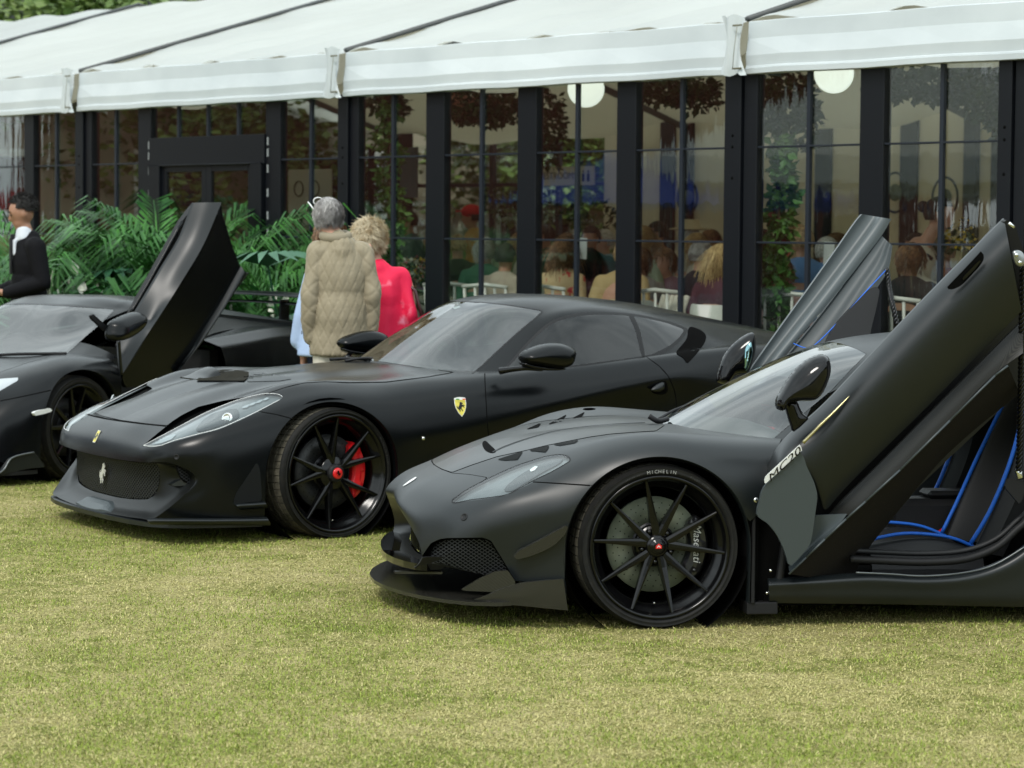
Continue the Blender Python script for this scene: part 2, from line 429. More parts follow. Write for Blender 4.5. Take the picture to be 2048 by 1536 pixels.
# ------------------------------------------------------------------ turf
def turf_material():
    m = mat('dry_turf', (.2, .18, .09), .95, spec=.1); t = m.node_tree; b = t.nodes['Principled BSDF']; N = t.nodes.new; Lk = t.links.new
    co = N('ShaderNodeTexCoord')
    def noise(sc, det=5): n = N('ShaderNodeTexNoise'); n.inputs['Scale'].default_value = sc; n.inputs['Detail'].default_value = det; n.inputs['Roughness'].default_value = .65; Lk(co.outputs['Object'], n.inputs['Vector']); return n
    n1 = noise(1.1); n2 = noise(9); n3 = noise(70, 3)
    a = N('ShaderNodeMath'); a.operation = 'MULTIPLY_ADD'; a.inputs[1].default_value = .5; Lk(n2.outputs['Fac'], a.inputs[0]); 
    h = N('ShaderNodeMath'); h.operation = 'MULTIPLY'; h.inputs[1].default_value = .5; Lk(n1.outputs['Fac'], h.inputs[0]); Lk(h.outputs[0], a.inputs[2])
    r = N('ShaderNodeValToRGB'); e = r.color_ramp.elements; e[0].position = .42; e[0].color = (.18, .20, .040, 1); e[1].position = .60; e[1].color = (.47, .405, .19, 1); k = e.new(.5); k.color = (.36, .33, .12, 1)
    Lk(a.outputs[0], r.inputs[0])
    r3 = N('ShaderNodeMapRange'); r3.inputs[1].default_value = .35; r3.inputs[2].default_value = .6; Lk(n3.outputs['Fac'], r3.inputs[0])
    x = N('ShaderNodeMix'); x.data_type = 'RGBA'; x.inputs[6].default_value = (.10, .09, .042, 1); Lk(r3.outputs[0], x.inputs[0]); Lk(r.outputs[0], x.inputs[7]); Lk(x.outputs[2], b.inputs['Base Color'])
    bp = N('ShaderNodeBump'); bp.inputs['Strength'].default_value = .8; bp.inputs['Distance'].default_value = .012; Lk(n3.outputs['Fac'], bp.inputs['Height']); Lk(bp.outputs[0], b.inputs['Normal'])
    return m
mb = MB(); mb.add([(-400, -400, 0), (400, -400, 0), (400, 400, 0), (-400, 400, 0)], [(0, 1, 2, 3)])
tag(mb.build('ground', turf_material()), kind='structure')

def blade_mat(name, c0, c1):
    m = mat(name, c0, .7, spec=.25); t = m.node_tree; b = t.nodes['Principled BSDF']; at = t.nodes.new('ShaderNodeAttribute'); at.attribute_name = 'tone'
    x = t.nodes.new('ShaderNodeMix'); x.data_type = 'RGBA'; x.inputs[6].default_value = (*c0, 1); x.inputs[7].default_value = (*c1, 1)
    t.links.new(at.outputs['Fac'], x.inputs[0]); t.links.new(x.outputs[2], b.inputs['Base Color']); return m
def vnoise(x, y, s, seed=0):
    """smooth value noise in numpy"""
    r = np.random.default_rng(seed); T = r.random((64, 64)); u = (x * s) % 64; v = (y * s) % 64; i = np.floor(u).astype(int) % 64; j = np.floor(v).astype(int) % 64; fu = u - np.floor(u); fv = v - np.floor(v)
    fu = fu * fu * (3 - 2 * fu); fv = fv * fv * (3 - 2 * fv); i2 = (i + 1) % 64; j2 = (j + 1) % 64
    return (T[i, j] * (1 - fu) + T[i2, j] * fu) * (1 - fv) + (T[i, j2] * (1 - fu) + T[i2, j2] * fu) * fv
def grass(n, green, name, m, seed):
    r = np.random.default_rng(seed)
    # the wedge of lawn in and just around the view, denser near the camera
    Y = 7.2 + (21.0 - 7.2) * r.random(n * 2) ** 1.6; half = Y * .225 + .5; X = (r.random(n * 2) * 2 - 1) * half
    g = .55 * vnoise(X, Y, 1.1, 3) + .45 * vnoise(X, Y, 6.0, 4)
    if green: keep = r.random(n * 2) < np.clip((g - .30) * 2.6, .06, 1)
    else: keep = r.random(n * 2) < np.clip((.95 - g) * 1.3, .2, 1)
    X, Y = X[keep][:n], Y[keep][:n]; n = len(X)
    L_ = (r.normal(.0130, .005, n) if green else r.normal(.0120, .005, n)).clip(.004, .034); a = r.random(n) * 2 * pi
    tilt = (r.normal(.80, .35, n) if green else r.normal(1.12, .28, n)).clip(0, 1.5); w = r.uniform(.0006, .0014, n) * (1 + .04 * Y)
    dx, dy = np.cos(a), np.sin(a); sx, sy = -dy, dx; h1 = L_ * .55; t2 = (tilt * 1.4).clip(0, 1.52)
    P0 = np.stack([X, Y, np.zeros(n)], -1); D1 = np.stack([dx * np.sin(tilt), dy * np.sin(tilt), np.cos(tilt)], -1); D2 = np.stack([dx * np.sin(t2), dy * np.sin(t2), np.cos(t2)], -1); S = np.stack([sx, sy, np.zeros(n)], -1) * w[:, None]
    P0[:, 2] = (r.random(n) * .002 if green else r.random(n) * .005); P1 = P0 + D1 * h1[:, None]; P2 = P1 + D2 * (L_ - h1)[:, None]
    V = np.stack([P0 - S, P0 + S, P1 + S * .8, P1 - S * .8, P2], 1).reshape(-1, 3)
    V[:, 2] = np.maximum(V[:, 2], -.001)
    b = np.arange(n) * 5; F = np.concatenate([np.stack([b, b + 1, b + 2], -1), np.stack([b, b + 2, b + 3], -1), np.stack([b + 3, b + 2, b + 4], -1)])
    me = mesh_quads(name, V, F); at = me.attributes.new('tone', 'FLOAT', 'POINT'); at.data.foreach_set('value', np.repeat(r.random(n), 5).astype(np.float32))
    return link(name, me, m)
tag(grass(290000, True, 'green_grass', blade_mat('green_blades', (.135, .20, .022), (.32, .37, .070)), 1), 'short green grass blades scattered through the lawn', 'grass', kind='stuff')
tag(grass(330000, False, 'straw_grass', blade_mat('straw_blades', (.31, .275, .090), (.58, .52, .24)), 2), 'dry straw-coloured clippings lying on the lawn', 'grass', kind='stuff')
# ------------------------------------------------------------------ the glass-walled marquee
def zpt(px, py, z):
    v = ray_px(px, py); return CC + v * ((z - CAM_H) / v[2])
EZ = 2.75; FLOOR = .25
FA = zpt(0, 232, EZ); FB = zpt(2048, 118, EZ); FT = (FB - FA); FT[2] = 0; FT /= np.linalg.norm(FT); FN = np.array([-FT[1], FT[0], 0])   # FN points away from the camera, into the tent
if FN[1] < 0: FN = -FN
def s_of(px, off=0.0):
    """distance along the facade of the vertical line seen at pixel column px"""
    v = ray_px(px, 400); k = ((FA - CC) @ FN + off) / (v @ FN); return float((CC + v * k - FA) @ FT)
def z_of(px, py, off=0.0):
    v = ray_px(px, py); k = ((FA - CC) @ FN + off) / (v @ FN); return float((CC + v * k)[2])
M_FAC = Matrix(((FT[0], FN[0], 0, FA[0]), (FT[1], FN[1], 0, FA[1]), (0, 0, 1, 0), (0, 0, 0, 1)))     # local: x along, y inwards, z up
T_ = empty('marquee'); T_.matrix_world = M_FAC
tag(T_, 'long marquee with white fabric roof, black frame and clear walls behind the cars', 'marquee')
M_FRAME = mat('black_aluminium', (.004, .005, .0075), .42, spec=.32); M_FRAME2 = mat('dark_glazing_bar', (.010, .014, .022), .4)
def fabric(name, c, tr=.35, bump=(3, .4, .02)):
    m = bpy.data.materials.new(name); m.use_nodes = True; t = m.node_tree; t.nodes.clear(); N = t.nodes.new
    o = N('ShaderNodeOutputMaterial'); d = N('ShaderNodeBsdfPrincipled'); d.inputs['Base Color'].default_value = (*c, 1); d.inputs['Roughness'].default_value = .45; d.inputs['Specular IOR Level'].default_value = .35
    tl = N('ShaderNodeBsdfTranslucent'); tl.inputs[0].default_value = (c[0], c[1] * .97, c[2] * .9, 1); x = N('ShaderNodeMixShader'); x.inputs[0].default_value = tr
    co = N('ShaderNodeTexCoord'); mp_ = N('ShaderNodeMapping'); mp_.inputs['Scale'].default_value = (1, .12, 1); mp_.inputs['Rotation'].default_value = (0, 0, radians(24))
    n = N('ShaderNodeTexNoise'); n.inputs['Scale'].default_value = bump[0]; n.inputs['Detail'].default_value = 4; b = N('ShaderNodeBump'); b.inputs['Strength'].default_value = bump[1]; b.inputs['Distance'].default_value = bump[2]
    t.links.new(co.outputs['Object'], mp_.inputs[0]); t.links.new(mp_.outputs[0], n.inputs['Vector']); t.links.new(n.outputs['Fac'], b.inputs['Height']); t.links.new(b.outputs[0], d.inputs['Normal'])
    n2 = N('ShaderNodeTexNoise'); n2.inputs['Scale'].default_value = .7; n2.inputs['Detail'].default_value = 8; r = N('ShaderNodeMapRange'); r.inputs[1].default_value = .3; r.inputs[2].default_value = .7; r.inputs[3].default_value = .90; r.inputs[4].default_value = 1.03
    mu = N('ShaderNodeMix'); mu.data_type = 'RGBA'; mu.blend_type = 'MULTIPLY'; mu.inputs[0].default_value = 1; mu.inputs[6].default_value = (*c, 1)
    t.links.new(co.outputs['Object'], n2.inputs['Vector']); t.links.new(n2.outputs['Fac'], r.inputs[0]); t.links.new(r.outputs[0], mu.inputs[7]); t.links.new(mu.outputs[2], d.inputs['Base Color'])
    t.links.new(d.outputs[0], x.inputs[1]); t.links.new(tl.outputs[0], x.inputs[2]); t.links.new(x.outputs[0], o.inputs[0]); MATS[name] = m; return m
M_ROOF = fabric('white_pvc_roof', (.70, .735, .715), .42); M_VAL = mat('white_gutter', (.61, .655, .665), .42, noise=(1.2, (.50, .545, .56), .35, .7), bump=(14, .3, .004)); M_DRAPE = fabric('cream_lining', (.66, .61, .50), .40, (2, .6, .05))
def vinyl(name='clear_wall'):
    m = glass_mat(name, (.93, .95, .93), ior=1.55); t = m.node_tree; g = [n for n in t.nodes if n.type == 'BSDF_GLOSSY'][0]; g.inputs['Roughness'].default_value = .02
    co = t.nodes.new('ShaderNodeTexCoord'); mp_ = t.nodes.new('ShaderNodeMapping'); mp_.inputs['Scale'].default_value = (3.2, 1, .55); n = t.nodes.new('ShaderNodeTexNoise'); n.inputs['Scale'].default_value = 2.2; n.inputs['Detail'].default_value = 3; b = t.nodes.new('ShaderNodeBump'); b.inputs['Strength'].default_value = .05; b.inputs['Distance'].default_value = .05
    t.links.new(co.outputs['Object'], mp_.inputs[0]); t.links.new(mp_.outputs[0], n.inputs['Vector']); t.links.new(n.outputs['Fac'], b.inputs['Height']); t.links.new(b.outputs[0], g.inputs['Normal']); return m
M_CLEAR = vinyl()
W_IN = 8.3; PITCHR = radians(16.5); S0, S1 = -16.0, 19.0
def tbox(name, x0, x1, y0, y1, z0, z1, m, parent=T_, ch=.004): mb = MB(); mb.box(x0, x1, y0, y1, z0, z1, ch=ch); return mb.build(name, m, parent)
# posts: (pixel left, pixel right, is a main post)
POSTS = [(50.5,69,0),(156,185,1),(278,303,0),(533,562,0),(681,718,1),(853,889,0),(1036,1073,0),(1234,1272,0),(1453.5,1514,1),(1719,1767,0),(1999,2050,1)]
ps = []
for a, b, main in POSTS:
    s0, s1 = s_of(a), s_of(b); ps.append((s0, s1))
    if main:
        mid = s0 + (s1 - s0) * .56; tbox('main_post', s0, mid - .006, -.035, .16, .02, EZ + .02, M_FRAME); tbox('frame_post', mid + .004, s1, -.012, .07, FLOOR - .2, EZ + .015, M_FRAME)
        q = MB()
        for zz in (2.32, 2.24, 2.02):
            q.lathe([(0, -.037), (.011, -.037), (.011, -.030)], 10, axis='y', c=((s0 + mid) / 2, 0, zz))
        q.build('bolt_hole', M_VOID, T_)
    else: tbox('frame_post', s0, s1, -.012, .07, FLOOR - .2, EZ + .015, M_FRAME)
edges = [S0] + [v for p in ps for v in p] + [S1]
gaps = [(-1.35, ps[0][0])] + [(ps[i][1], ps[i + 1][0]) for i in range(len(ps) - 1)]
extra = []
s = -1.45
while s > S0: tbox('frame_post', s, s + .10, -.012, .07, FLOOR - .2, EZ + .015, M_FRAME); extra.append((s - 1.15, s)); s -= 1.25
s = ps[-1][1] + 1.2
gaps.append((ps[-1][1], s))
while s < S1: tbox('frame_post', s, s + .10, -.012, .07, FLOOR - .2, EZ + .015, M_FRAME); extra.append((s + .10, s + 1.25)); s += 1.25
door_i = 3         # the gap of the doorway
def pane(x0, x1, z0, z1, y=.02, m=M_CLEAR, name='clear_pane', parent=T_):
    mb = MB(); n = max(2, int((x1 - x0) / .15)); V = []; 
    mb.box(x0, x1, y, y + .004, z0, z1); return mb.build(name, m, parent)
for i, (x0, x1) in enumerate(gaps + extra):
    if i == door_i: continue
    pane(x0, x1, FLOOR, EZ + .01)
    if i >= len(gaps) and not (x0 > S0): continue
    xm = (x0 + x1) / 2; tbox('glazing_bar', xm - .016, xm + .016, -.004, .03, FLOOR, EZ + .01, M_FRAME2, ch=.002)
    for zz in (1.565, 2.235): tbox('glazing_bar', x0, x1, -.002, .028, zz - .007, zz + .007, M_FRAME2, ch=.002)
    tbox('bottom_rail', x0, x1, -.012, .06, FLOOR - .2, FLOOR + .10, M_FRAME)
# doorway: transom light over a boxed porch
x0, x1 = gaps[door_i]; zt0, zt1 = z_of(400, 296), z_of(400, 273)
tbox('door_header', x0, x1, -.03, .10, zt0 - .16, zt1, M_FRAME); pane(x0, x1, zt1, EZ + .01)
for f in (.24, .5, .76): tbox('glazing_bar', x0 + (x1 - x0) * f - .014, x0 + (x1 - x0) * f + .014, -.004, .03, zt1, EZ + .01, M_FRAME2, ch=.002)
dz = z_of(400, 328)
tbox('door_lintel', x0 + .02, x1 - .02, -.05, .03, dz, zt0 - .16, M_FRAME)
for a, b in ((x0 + .02, x0 + .20), (x1 - .18, x1 - .02)): tbox('door_jamb', a, b, -.05, .03, FLOOR - .1, dz, M_FRAME)
xa, xb = x0 + .20, x1 - .18
for a, b in ((xa, (xa + xb) / 2), ((xa + xb) / 2, xb)):
    d = empty('door'); d.parent = T_; d.location = (a, 0, FLOOR)
    w = b - a; h = dz - FLOOR
    for nm, bx_ in (('stile', (0, .08, 0, h)), ('stile', (w - .08, w, 0, h)), ('rail', (.08, w - .08, h - .07, h)), ('rail', (.08, w - .08, 0, .2))):
        mb = MB(); mb.box(bx_[0] + .002, bx_[1] - .002, -.02, .02, bx_[2], bx_[3], ch=.004); mb.build(nm, M_FRAME, d)
    mb = MB(); mb.box(.08, w - .08, -.003, .003, .2, h - .07); mb.build('door_pane', M_CLEAR, d)
q = MB()
for xx in (x0 - .02, x1 + .04):
    for zz in (2.40, 2.30, 2.16, 1.95, 1.75, 1.6): q.box(xx - .006, xx + .006, -.02, -.010, zz - .035, zz + .035)
q.build('door_seal_tab', mat('grey_tab', (.35, .37, .37), .5), T_)
# gutter / valance, one length per bay with cloth covers at the joints
JO = [-9.4, -3.9, s_of(160), s_of(690), s_of(1490), s_of(1490) + 5.0, 19.0]
prof = [(-.03, .368), (-.046, .362), (-.052, .245), (-.082, .125), (-.076, .052), (-.080, .046), (-.080, .040), (-.094, .036), (-.092, -.002), (.02, -.004)]
for a, b in zip(JO[:-1], JO[1:]):
    V = []; F = []; n = len(prof); xs = np.linspace(a + .05, b - .05, 14)
    for i, x in enumerate(xs):
        e = min(i, 13 - i); k = 1 - .25 * (e == 0)
        for (o, z) in prof: V.append((x, o * k + .003 * sin(i * 2.1 + o * 30), EZ + z + .004 * sin(i * 1.7)))
    for i in range(13):
        for q_ in range(n - 1): F.append((i * n + q_, (i + 1) * n + q_, (i + 1) * n + q_ + 1, i * n + q_ + 1))
    mb = MB(); mb.add(V, F, False); o = mb.build('gutter_valance', M_VAL, T_)
for x in JO[1:-1]:
    # gathered flap over the joint
    V = []; F = []; nn = 9; mm = 9
    for i in range(nn):
        for j in range(mm):
            u = i / (nn - 1) - .5; v = j / (mm - 1); w_ = .15 * (1.0 - .35 * sin(pi * v) + .15 * v)
            V.append((x + u * 2 * w_ * .75 + .02 * v, -.145 - .035 * cos(u * 9 + v * 3) * (.4 + .6 * v) - .03 * (1 - abs(2 * u)), EZ + .40 - v * .41 + .012 * sin(u * 11)))
    for i in range(nn - 1):
        for j in range(mm - 1): F.append((i * mm + j, (i + 1) * mm + j, (i + 1) * mm + j + 1, i * mm + j + 1))
    mb = MB(); mb.add(V, F, True); f_ = mb.build('joint_flap', M_VAL, T_)
    mb = MB()
    for zz in (.33, .03): mb.box(x + .04, x + .13, -.195, -.182, EZ + zz - .006, EZ + zz + .006, ch=.003)
    mb.build('joint_clip', mat('dull_brass', (.16, .15, .09), .6, metal=.4), f_)
    mb = MB(); mb.tube([(x + .09, -.195, EZ + .33), (x + .07, -.20, EZ + .18), (x + .05, -.195, EZ + .03)], .0025, 5); mb.build('joint_cord', mat('grey_cord', (.2, .19, .14), .8), f_)
# roof: one taut panel per bay on each slope, sagging between rafters, with drawn wrinkles
def roof_panel(a, b, side, name='roof_panel'):
    nu, nv = 40, 60; U, Vv = np.meshgrid(np.linspace(0, 1, nu), np.linspace(0, 1, nv), indexing='ij'); half = W_IN / 2
    x = a + .03 + (b - a - .06) * U; run = Vv * half; sag = .05 * np.sin(pi * U) * np.sin(pi * Vv)
    wr_ = .022 * np.sin((U * 1.6 - Vv * 1.1) * 17 + 2 * np.sin(Vv * 5)) * np.exp(-((U - .5) ** 2) * 3) + .020 * np.sin((U * .9 + Vv * 1.3) * 23) * (1 - U) * (1 - Vv) + .016 * np.sin((U * 1.2 - Vv * .7) * 41) * np.exp(-Vv * 3)
    z = EZ + .365 + run * math.tan(PITCHR) - sag + wr_; y = run - .02 if side == 0 else W_IN - run + .02
    S = np.stack([x, y, z], -1); sf = grid_surf(S, side == 0)
    return link(name, mesh_np(name, sf.V, sf.F, True), M_ROOF, T_)
for a, b in zip(JO[:-1], JO[1:]):
    for sd in (0, 1): roof_panel(a, b, sd)
M_TRACK = mat('dark_keder_track', (.07, .075, .075), .5)
M_RAFT = mat('grey_rafter', (.16, .17, .17), .45, metal=.5)
for x in JO:
    for sd in (0, 1):
        y0, y1 = (0, W_IN / 2) if sd == 0 else (W_IN, W_IN / 2); z0, z1 = EZ + .37, EZ + .37 + W_IN / 2 * math.tan(PITCHR)
        mb = MB(); mb.tube([(x, y0, z0 + .02), (x, y1, z1 + .02)], .030, 6, flat=.7); mb.build('roof_track', M_TRACK, T_)
        mb = MB(); mb.tube([(x, y0 + (.1 if sd == 0 else -.1), z0 - .22), (x, y1, z1 - .20)], .075, 4, smooth=False); mb.build('rafter', M_RAFT, T_)
    tbox('rear_post', x - .08, x + .08, W_IN - .1, W_IN + .1, 0, EZ + .3, M_FRAME)
# floor deck, rear wall: clear at the left, cream lining with dark posts at the right
tbox('floor_deck', S0, S1, .02, W_IN, .02, FLOOR, mat('brown_matting', (.05, .045, .04), .8), ch=.002)
SC_ = s_of(1210, W_IN)          # the lining starts here along the rear wall
s = S0
while s < SC_ - 1.25: pane(s, s + 1.2, FLOOR, EZ + .01, W_IN); tbox('rear_frame', s + 1.2, s + 1.27, W_IN - .03, W_IN + .04, FLOOR, EZ, M_FRAME); s += 1.27
tbox('rear_rail', S0, SC_, W_IN - .02, W_IN + .03, 2.2, 2.25, M_FRAME)
s = SC_
while s < S1 - 1: 
    tbox('cream_panel', s, s + 1.0, W_IN - .02, W_IN + .01, FLOOR, EZ + .35, M_DRAPE); tbox('rear_frame', s + 1.0, s + 1.24, W_IN - .05, W_IN + .04, FLOOR, EZ + .35, M_FRAME); s += 1.24
for x, k in ((S1 - .02, 0),):
    tbox('end_wall', x, x + .02, .05, W_IN, FLOOR, EZ + .3, M_DRAPE)
for a, b in zip(JO[:-1], JO[1:]):      # sagging cream ceiling swags
    nu, nv = 14, 24; U, Vv = np.meshgrid(np.linspace(0, 1, nu), np.linspace(0, 1, nv), indexing='ij')
    hgt = np.where(Vv < .5, Vv, 1 - Vv) * W_IN * math.tan(PITCHR); S = np.stack([a + .1 + (b - a - .2) * U, .25 + Vv * (W_IN - .5), EZ + .16 + hgt - .16 * np.sin(pi * U) + .04 * np.sin(U * 14)], -1); sf = grid_surf(S)
    if b > SC_: link('ceiling_lining', mesh_np('ceiling_lining', sf.V, sf.F, True), M_DRAPE, T_)
# round mirrors / wreath rings on the cream wall
def inside(px, py, off):
    """point seen at a pixel, `off` metres behind the facade"""
    v = ray_px(px, py); k = ((FA - CC) @ FN + off) / (v @ FN); return CC + v * k
for px, py, r_, where_ in ((1890, 395, .17, 'right of the waitress'), (1790, 385, .17, 'left of the waitress'), (1470, 392, .16, 'beside the tall main post'), (1375, 395, .16, 'above the straw hat guest')):
    p = inside(px, py, W_IN - .15); o = empty('wall_ring', p, 0, None); o.rotation_euler = (0, 0, atan2(FT[1], FT[0]))
    q = MB(); q.tube([(r_ * cos(a), 0, r_ * 1.25 * sin(a)) for a in np.linspace(0, 2 * pi, 33)], .014, 6, caps=False); q.build('ring', M_FRAME2, o)
    q = MB(); q.lathe([(0, -.02), (r_ * .5, -.01), (r_ * .55, 0)], 20); q.build('crest', mat('olive_crest', (.10, .11, .06), .6), o)
    tag(o, 'thin oval ring with an olive crest on the cream wall, ' + where_, 'ring ornament', 'oval rings on the cream wall')
for px, py, r_, off, lb in ((1172, 178, .160, 2.0, 'round white globe lamp hanging inside above the restroom sign'), (1668, 147, .150, 1.4, 'round white globe lamp hanging inside right of the main post, twigs in front of it')):
    p = inside(px, py, off); o = empty('globe_lamp', p, 0, lb, 'lamp', 'globe lamps inside the marquee')
    q = MB(); q.ball((0, 0, 0), r_, 28, 18); q.build('globe', mat('lit_globe', (.85, .87, .82), .6, emit=(.92, 1, .90), estr=.75), o)
    q = MB(); q.tube([(0, 0, r_), (0, 0, r_ + .5)], .004, 5); q.build('flex', M_FRAME, o)
p = inside(1135, 352, 5.2); o = empty('restroom_sign', p, 0, 'pale restrooms sign with small figures, hung inside left of centre', 'sign'); o.rotation_euler = (0, 0, atan2(FT[1], FT[0]))
mb = MB(); mb.box(-.42, .42, -.01, .01, -.10, .10); mb.build('sign_board', mat('cream_board', (.52, .50, .42), .6), o)
me = text_mesh('RESTROOMS', .105, .001); link('sign_lettering', me, mat('grey_lettering', (.10, .10, .09), .6), o, loc=(-.14, -.014, 0), rot=(pi / 2, 0, 0))
for dx in (.26, .34):
    q = MB(); q.ball((dx, -.014, .045), (.014, .003, .014), 10, 6); q.box(dx - .018, dx + .018, -.016, -.012, -.06, .025); q.build('figure_symbol', M_VOID, o)
# ------------------------------------------------------------------ shaped pieces placed in a car's own frame
def fill_grid(poly, h=2.0):
    """fine grid clipped to a polygon in a 2-D space, as a flat Surf"""
    P = np.asarray(poly, float); x0, y0 = P.min(0) - h; x1, y1 = P.max(0) + h
    xs = np.linspace(x0, x1, max(3, int((x1 - x0) / h) + 2)); ys = np.linspace(y0, y1, max(3, int((y1 - y0) / h) + 2))
    nx, ny = len(xs), len(ys); V = np.array([(x, y, 0) for x in xs for y in ys]); idx = np.arange(nx * ny).reshape(nx, ny)
    F = np.stack([idx[:-1, :-1].ravel(), idx[1:, :-1].ravel(), idx[1:, 1:].ravel(), idx[:-1, 1:].ravel()], -1)
    sf = Surf(V, np.zeros_like(V), [tuple(f) for f in F.tolist()])
    return clip(sf, poly_sdf(V[:, :2], P))[0]
def inflate(car, name, poly, y, tf, tb, m, parent=None, h=2.5, power=.5, dmax=None, lean=0.0):
    """pillow-shaped solid whose outline is poly (photograph pixels) at lateral position y; tf / tb = bulge outwards / inwards in metres"""
    g = fill_grid(poly, h); Q = g.V[:, :2]; d = np.maximum(-poly_sdf(Q, poly), 0); D = dmax or d.max(); f = (np.clip(d / D, 0, 1)); f = np.sqrt(np.maximum(1 - (1 - f) ** 2, 0)) ** (2 * power)
    cy = Q[:, 1].mean(); B = np.array([car.at(q[0], q[1], y=y + lean * (cy - q[1])) for q in Q])
    A = B.copy(); A[:, 1] += tf * f; C = B.copy(); C[:, 1] -= tb * f
    n = len(A); V = np.vstack([A, C]); F = [tuple(reversed(p)) for p in g.F] + [tuple(i + n for i in p) for p in g.F]
    me = mesh_np(name, V, F)
    bm = bmesh.new(); bm.from_mesh(me); bmesh.ops.remove_doubles(bm, verts=bm.verts, dist=.0004); bmesh.ops.recalc_face_normals(bm, faces=bm.faces); bm.to_mesh(me); bm.free()
    return link(name, me, m, parent or car.root)
def panel(car, name, poly, yf, m, th=.012, parent=None, h=None, smooth=True, dome=0.0):
    """sheet of real thickness; yf = lateral position, a number or a function of the pixel"""
    yfun = yf if callable(yf) else (lambda a, b: yf)
    g = fill_grid(poly, h or 6.0); Q = g.V[:, :2]; d = np.maximum(-poly_sdf(Q, poly), 0); D = max(d.max(), 1e-6); f = np.sqrt(np.maximum(1 - (1 - np.clip(d / D, 0, 1)) ** 2, 0))
    A = np.array([car.at(q[0], q[1], y=yfun(q[0], q[1])) for q in Q]); A[:, 1] += dome * f
    return solid(car, name, A, [tuple(reversed(p)) for p in g.F], m, th, parent)
def solid(car, name, A, F, m, th=.012, parent=None, N=None, d=(0, -1, 0), root=None):
    """close an open sheet into a thin solid by pushing a copy along d"""
    A = np.asarray(A, float); n = len(A); B = A + np.array(d) * th
    from collections import Counter
    E = Counter(); 
    for f in F:
        for i in range(len(f)): E[(f[i], f[(i + 1) % len(f)])] += 1
    edge = [(a, b) for (a, b) in E if (b, a) not in E]
    FF = [tuple(f) for f in F] + [tuple(i + n for i in reversed(f)) for f in F]; ns = len(FF)
    V = np.vstack([A, B]); base = len(V); ex = []; k = 0
    for a, b in edge:
        ex += [A[a], A[b], B[b], B[a]]; FF.append((base + k + 1, base + k, base + k + 3, base + k + 2)); k += 4
    if ex: V = np.vstack([V, np.array(ex)])
    me = bpy.data.meshes.new(name); me.from_pydata(V.tolist(), [], [list(map(int, f)) for f in FF])
    sm = np.zeros(len(me.polygons), bool); sm[:ns] = True; me.polygons.foreach_set('use_smooth', sm); me.update()
    return link(name, me, m, parent or (car.root if car else None))
def loft(car, name, rows, m, th=.012, parent=None, step=.02, cu=(), cv=(), smooth=1, flip=False, closed=False):
    """rows[i][j] = ('p', px, py, y) or (x, y, z); a smooth sheet through them with thickness"""
    P = np.array([[car.at(q[1], q[2], y=q[3]) if q[0] == 'p' else np.array(q, float) for q in r] for r in rows])
    sf = net_surface(P, step, cu, cv, smooth, flip)
    if th: return solid(car, name, sf.V, sf.F, m, th, parent), sf
    return link(name, mesh_np(name, sf.V, sf.F, True, sf.N), m, parent or car.root), sf
def lattice(name, poly, cell, to3, m, parent, w=.0016, depth=.006, ang=35):
    """crossed diagonal wires inside a 2-D polygon, mapped by to3(u, v) -> point; a real open mesh"""
    P = np.asarray(poly, float); mb_V = []; mb_F = []
    lo, hi = P.min(0), P.max(0); c = (lo + hi) / 2; R = np.linalg.norm(hi - lo) / 2
    for sg in (1, -1):
        a = radians(ang) * sg; d = np.array([cos(a), sin(a)]); nrm = np.array([-sin(a), cos(a)])
        k = int(R / cell) + 1
        for i in range(-k, k + 1):
            T = np.arange(-R, R + cell, cell / 2); Q = c + nrm * (i * cell) + d * T[:, None]; ins = poly_sdf(Q, P) < 0
            run = []
            for q, s_ in list(zip(Q, ins)) + [(None, False)]:
                if s_: run.append(q)
                elif run:
                    if len(run) > 1:
                        b = len(mb_V)
                        for q_ in run:
                            o1 = q_ + nrm * w / 2; o2 = q_ - nrm * w / 2
                            mb_V += [to3(o1[0], o1[1], 0), to3(o2[0], o2[1], 0), to3(o2[0], o2[1], depth), to3(o1[0], o1[1], depth)]
                        for j in range(len(run) - 1):
                            for e in range(4): mb_F.append((b + 4 * j + e, b + 4 * j + (e + 1) % 4, b + 4 * j + 4 + (e + 1) % 4, b + 4 * j + 4 + e))
                    run = []
    me = bpy.data.meshes.new(name); me.from_pydata([tuple(v) for v in mb_V], [], mb_F); me.update()
    return tag(link(name, me, m, parent), kind='stuff')
def tube_px(car, name, pts, r, m, parent=None, n=8):
    """a round bar or cable through ('px','py','y') points"""
    P = [car.at(a, b, y=c) for a, b, c in pts]; P = smooth_poly(P, 5, closed=False) if len(P) > 2 else np.array(P)
    mb = MB(); rr = r if not isinstance(r, (list, tuple)) else list(np.interp(np.linspace(0, 1, len(P)), np.linspace(0, 1, len(r)), r)); mb.tube([tuple(p) for p in P], rr, n)
    return mb.build(name, m, parent or car.root)
def rope(car, name, pts, r, m, parent=None, twist=.028):
    """three strands twisted round each other"""
    P = smooth_poly([car.at(a, b, y=c) for a, b, c in pts], 12, closed=False); L_ = np.concatenate([[0], np.cumsum(np.linalg.norm(np.diff(P, axis=0), axis=1))])
    n = int(L_[-1] / (twist / 5)) + 2; S = np.linspace(0, L_[-1], n); C = np.stack([np.interp(S, L_, P[:, k]) for k in range(3)], -1)
    mb = MB()
    for k in range(3):
        pts3 = []
        for i, c in enumerate(C):
            t = C[min(i + 1, n - 1)] - C[max(i - 1, 0)]; t /= np.linalg.norm(t); u = np.cross(t, (0, 1, 0)); u /= np.linalg.norm(u); v = np.cross(t, u); a = 2 * pi * (S[i] / twist / 2.2 + k / 3)
            pts3.append(c + (u * cos(a) + v * sin(a)) * r * .62)
        mb.tube([tuple(p) for p in pts3], r * .58, 6)
    return mb.build(name, m, parent or car.root)
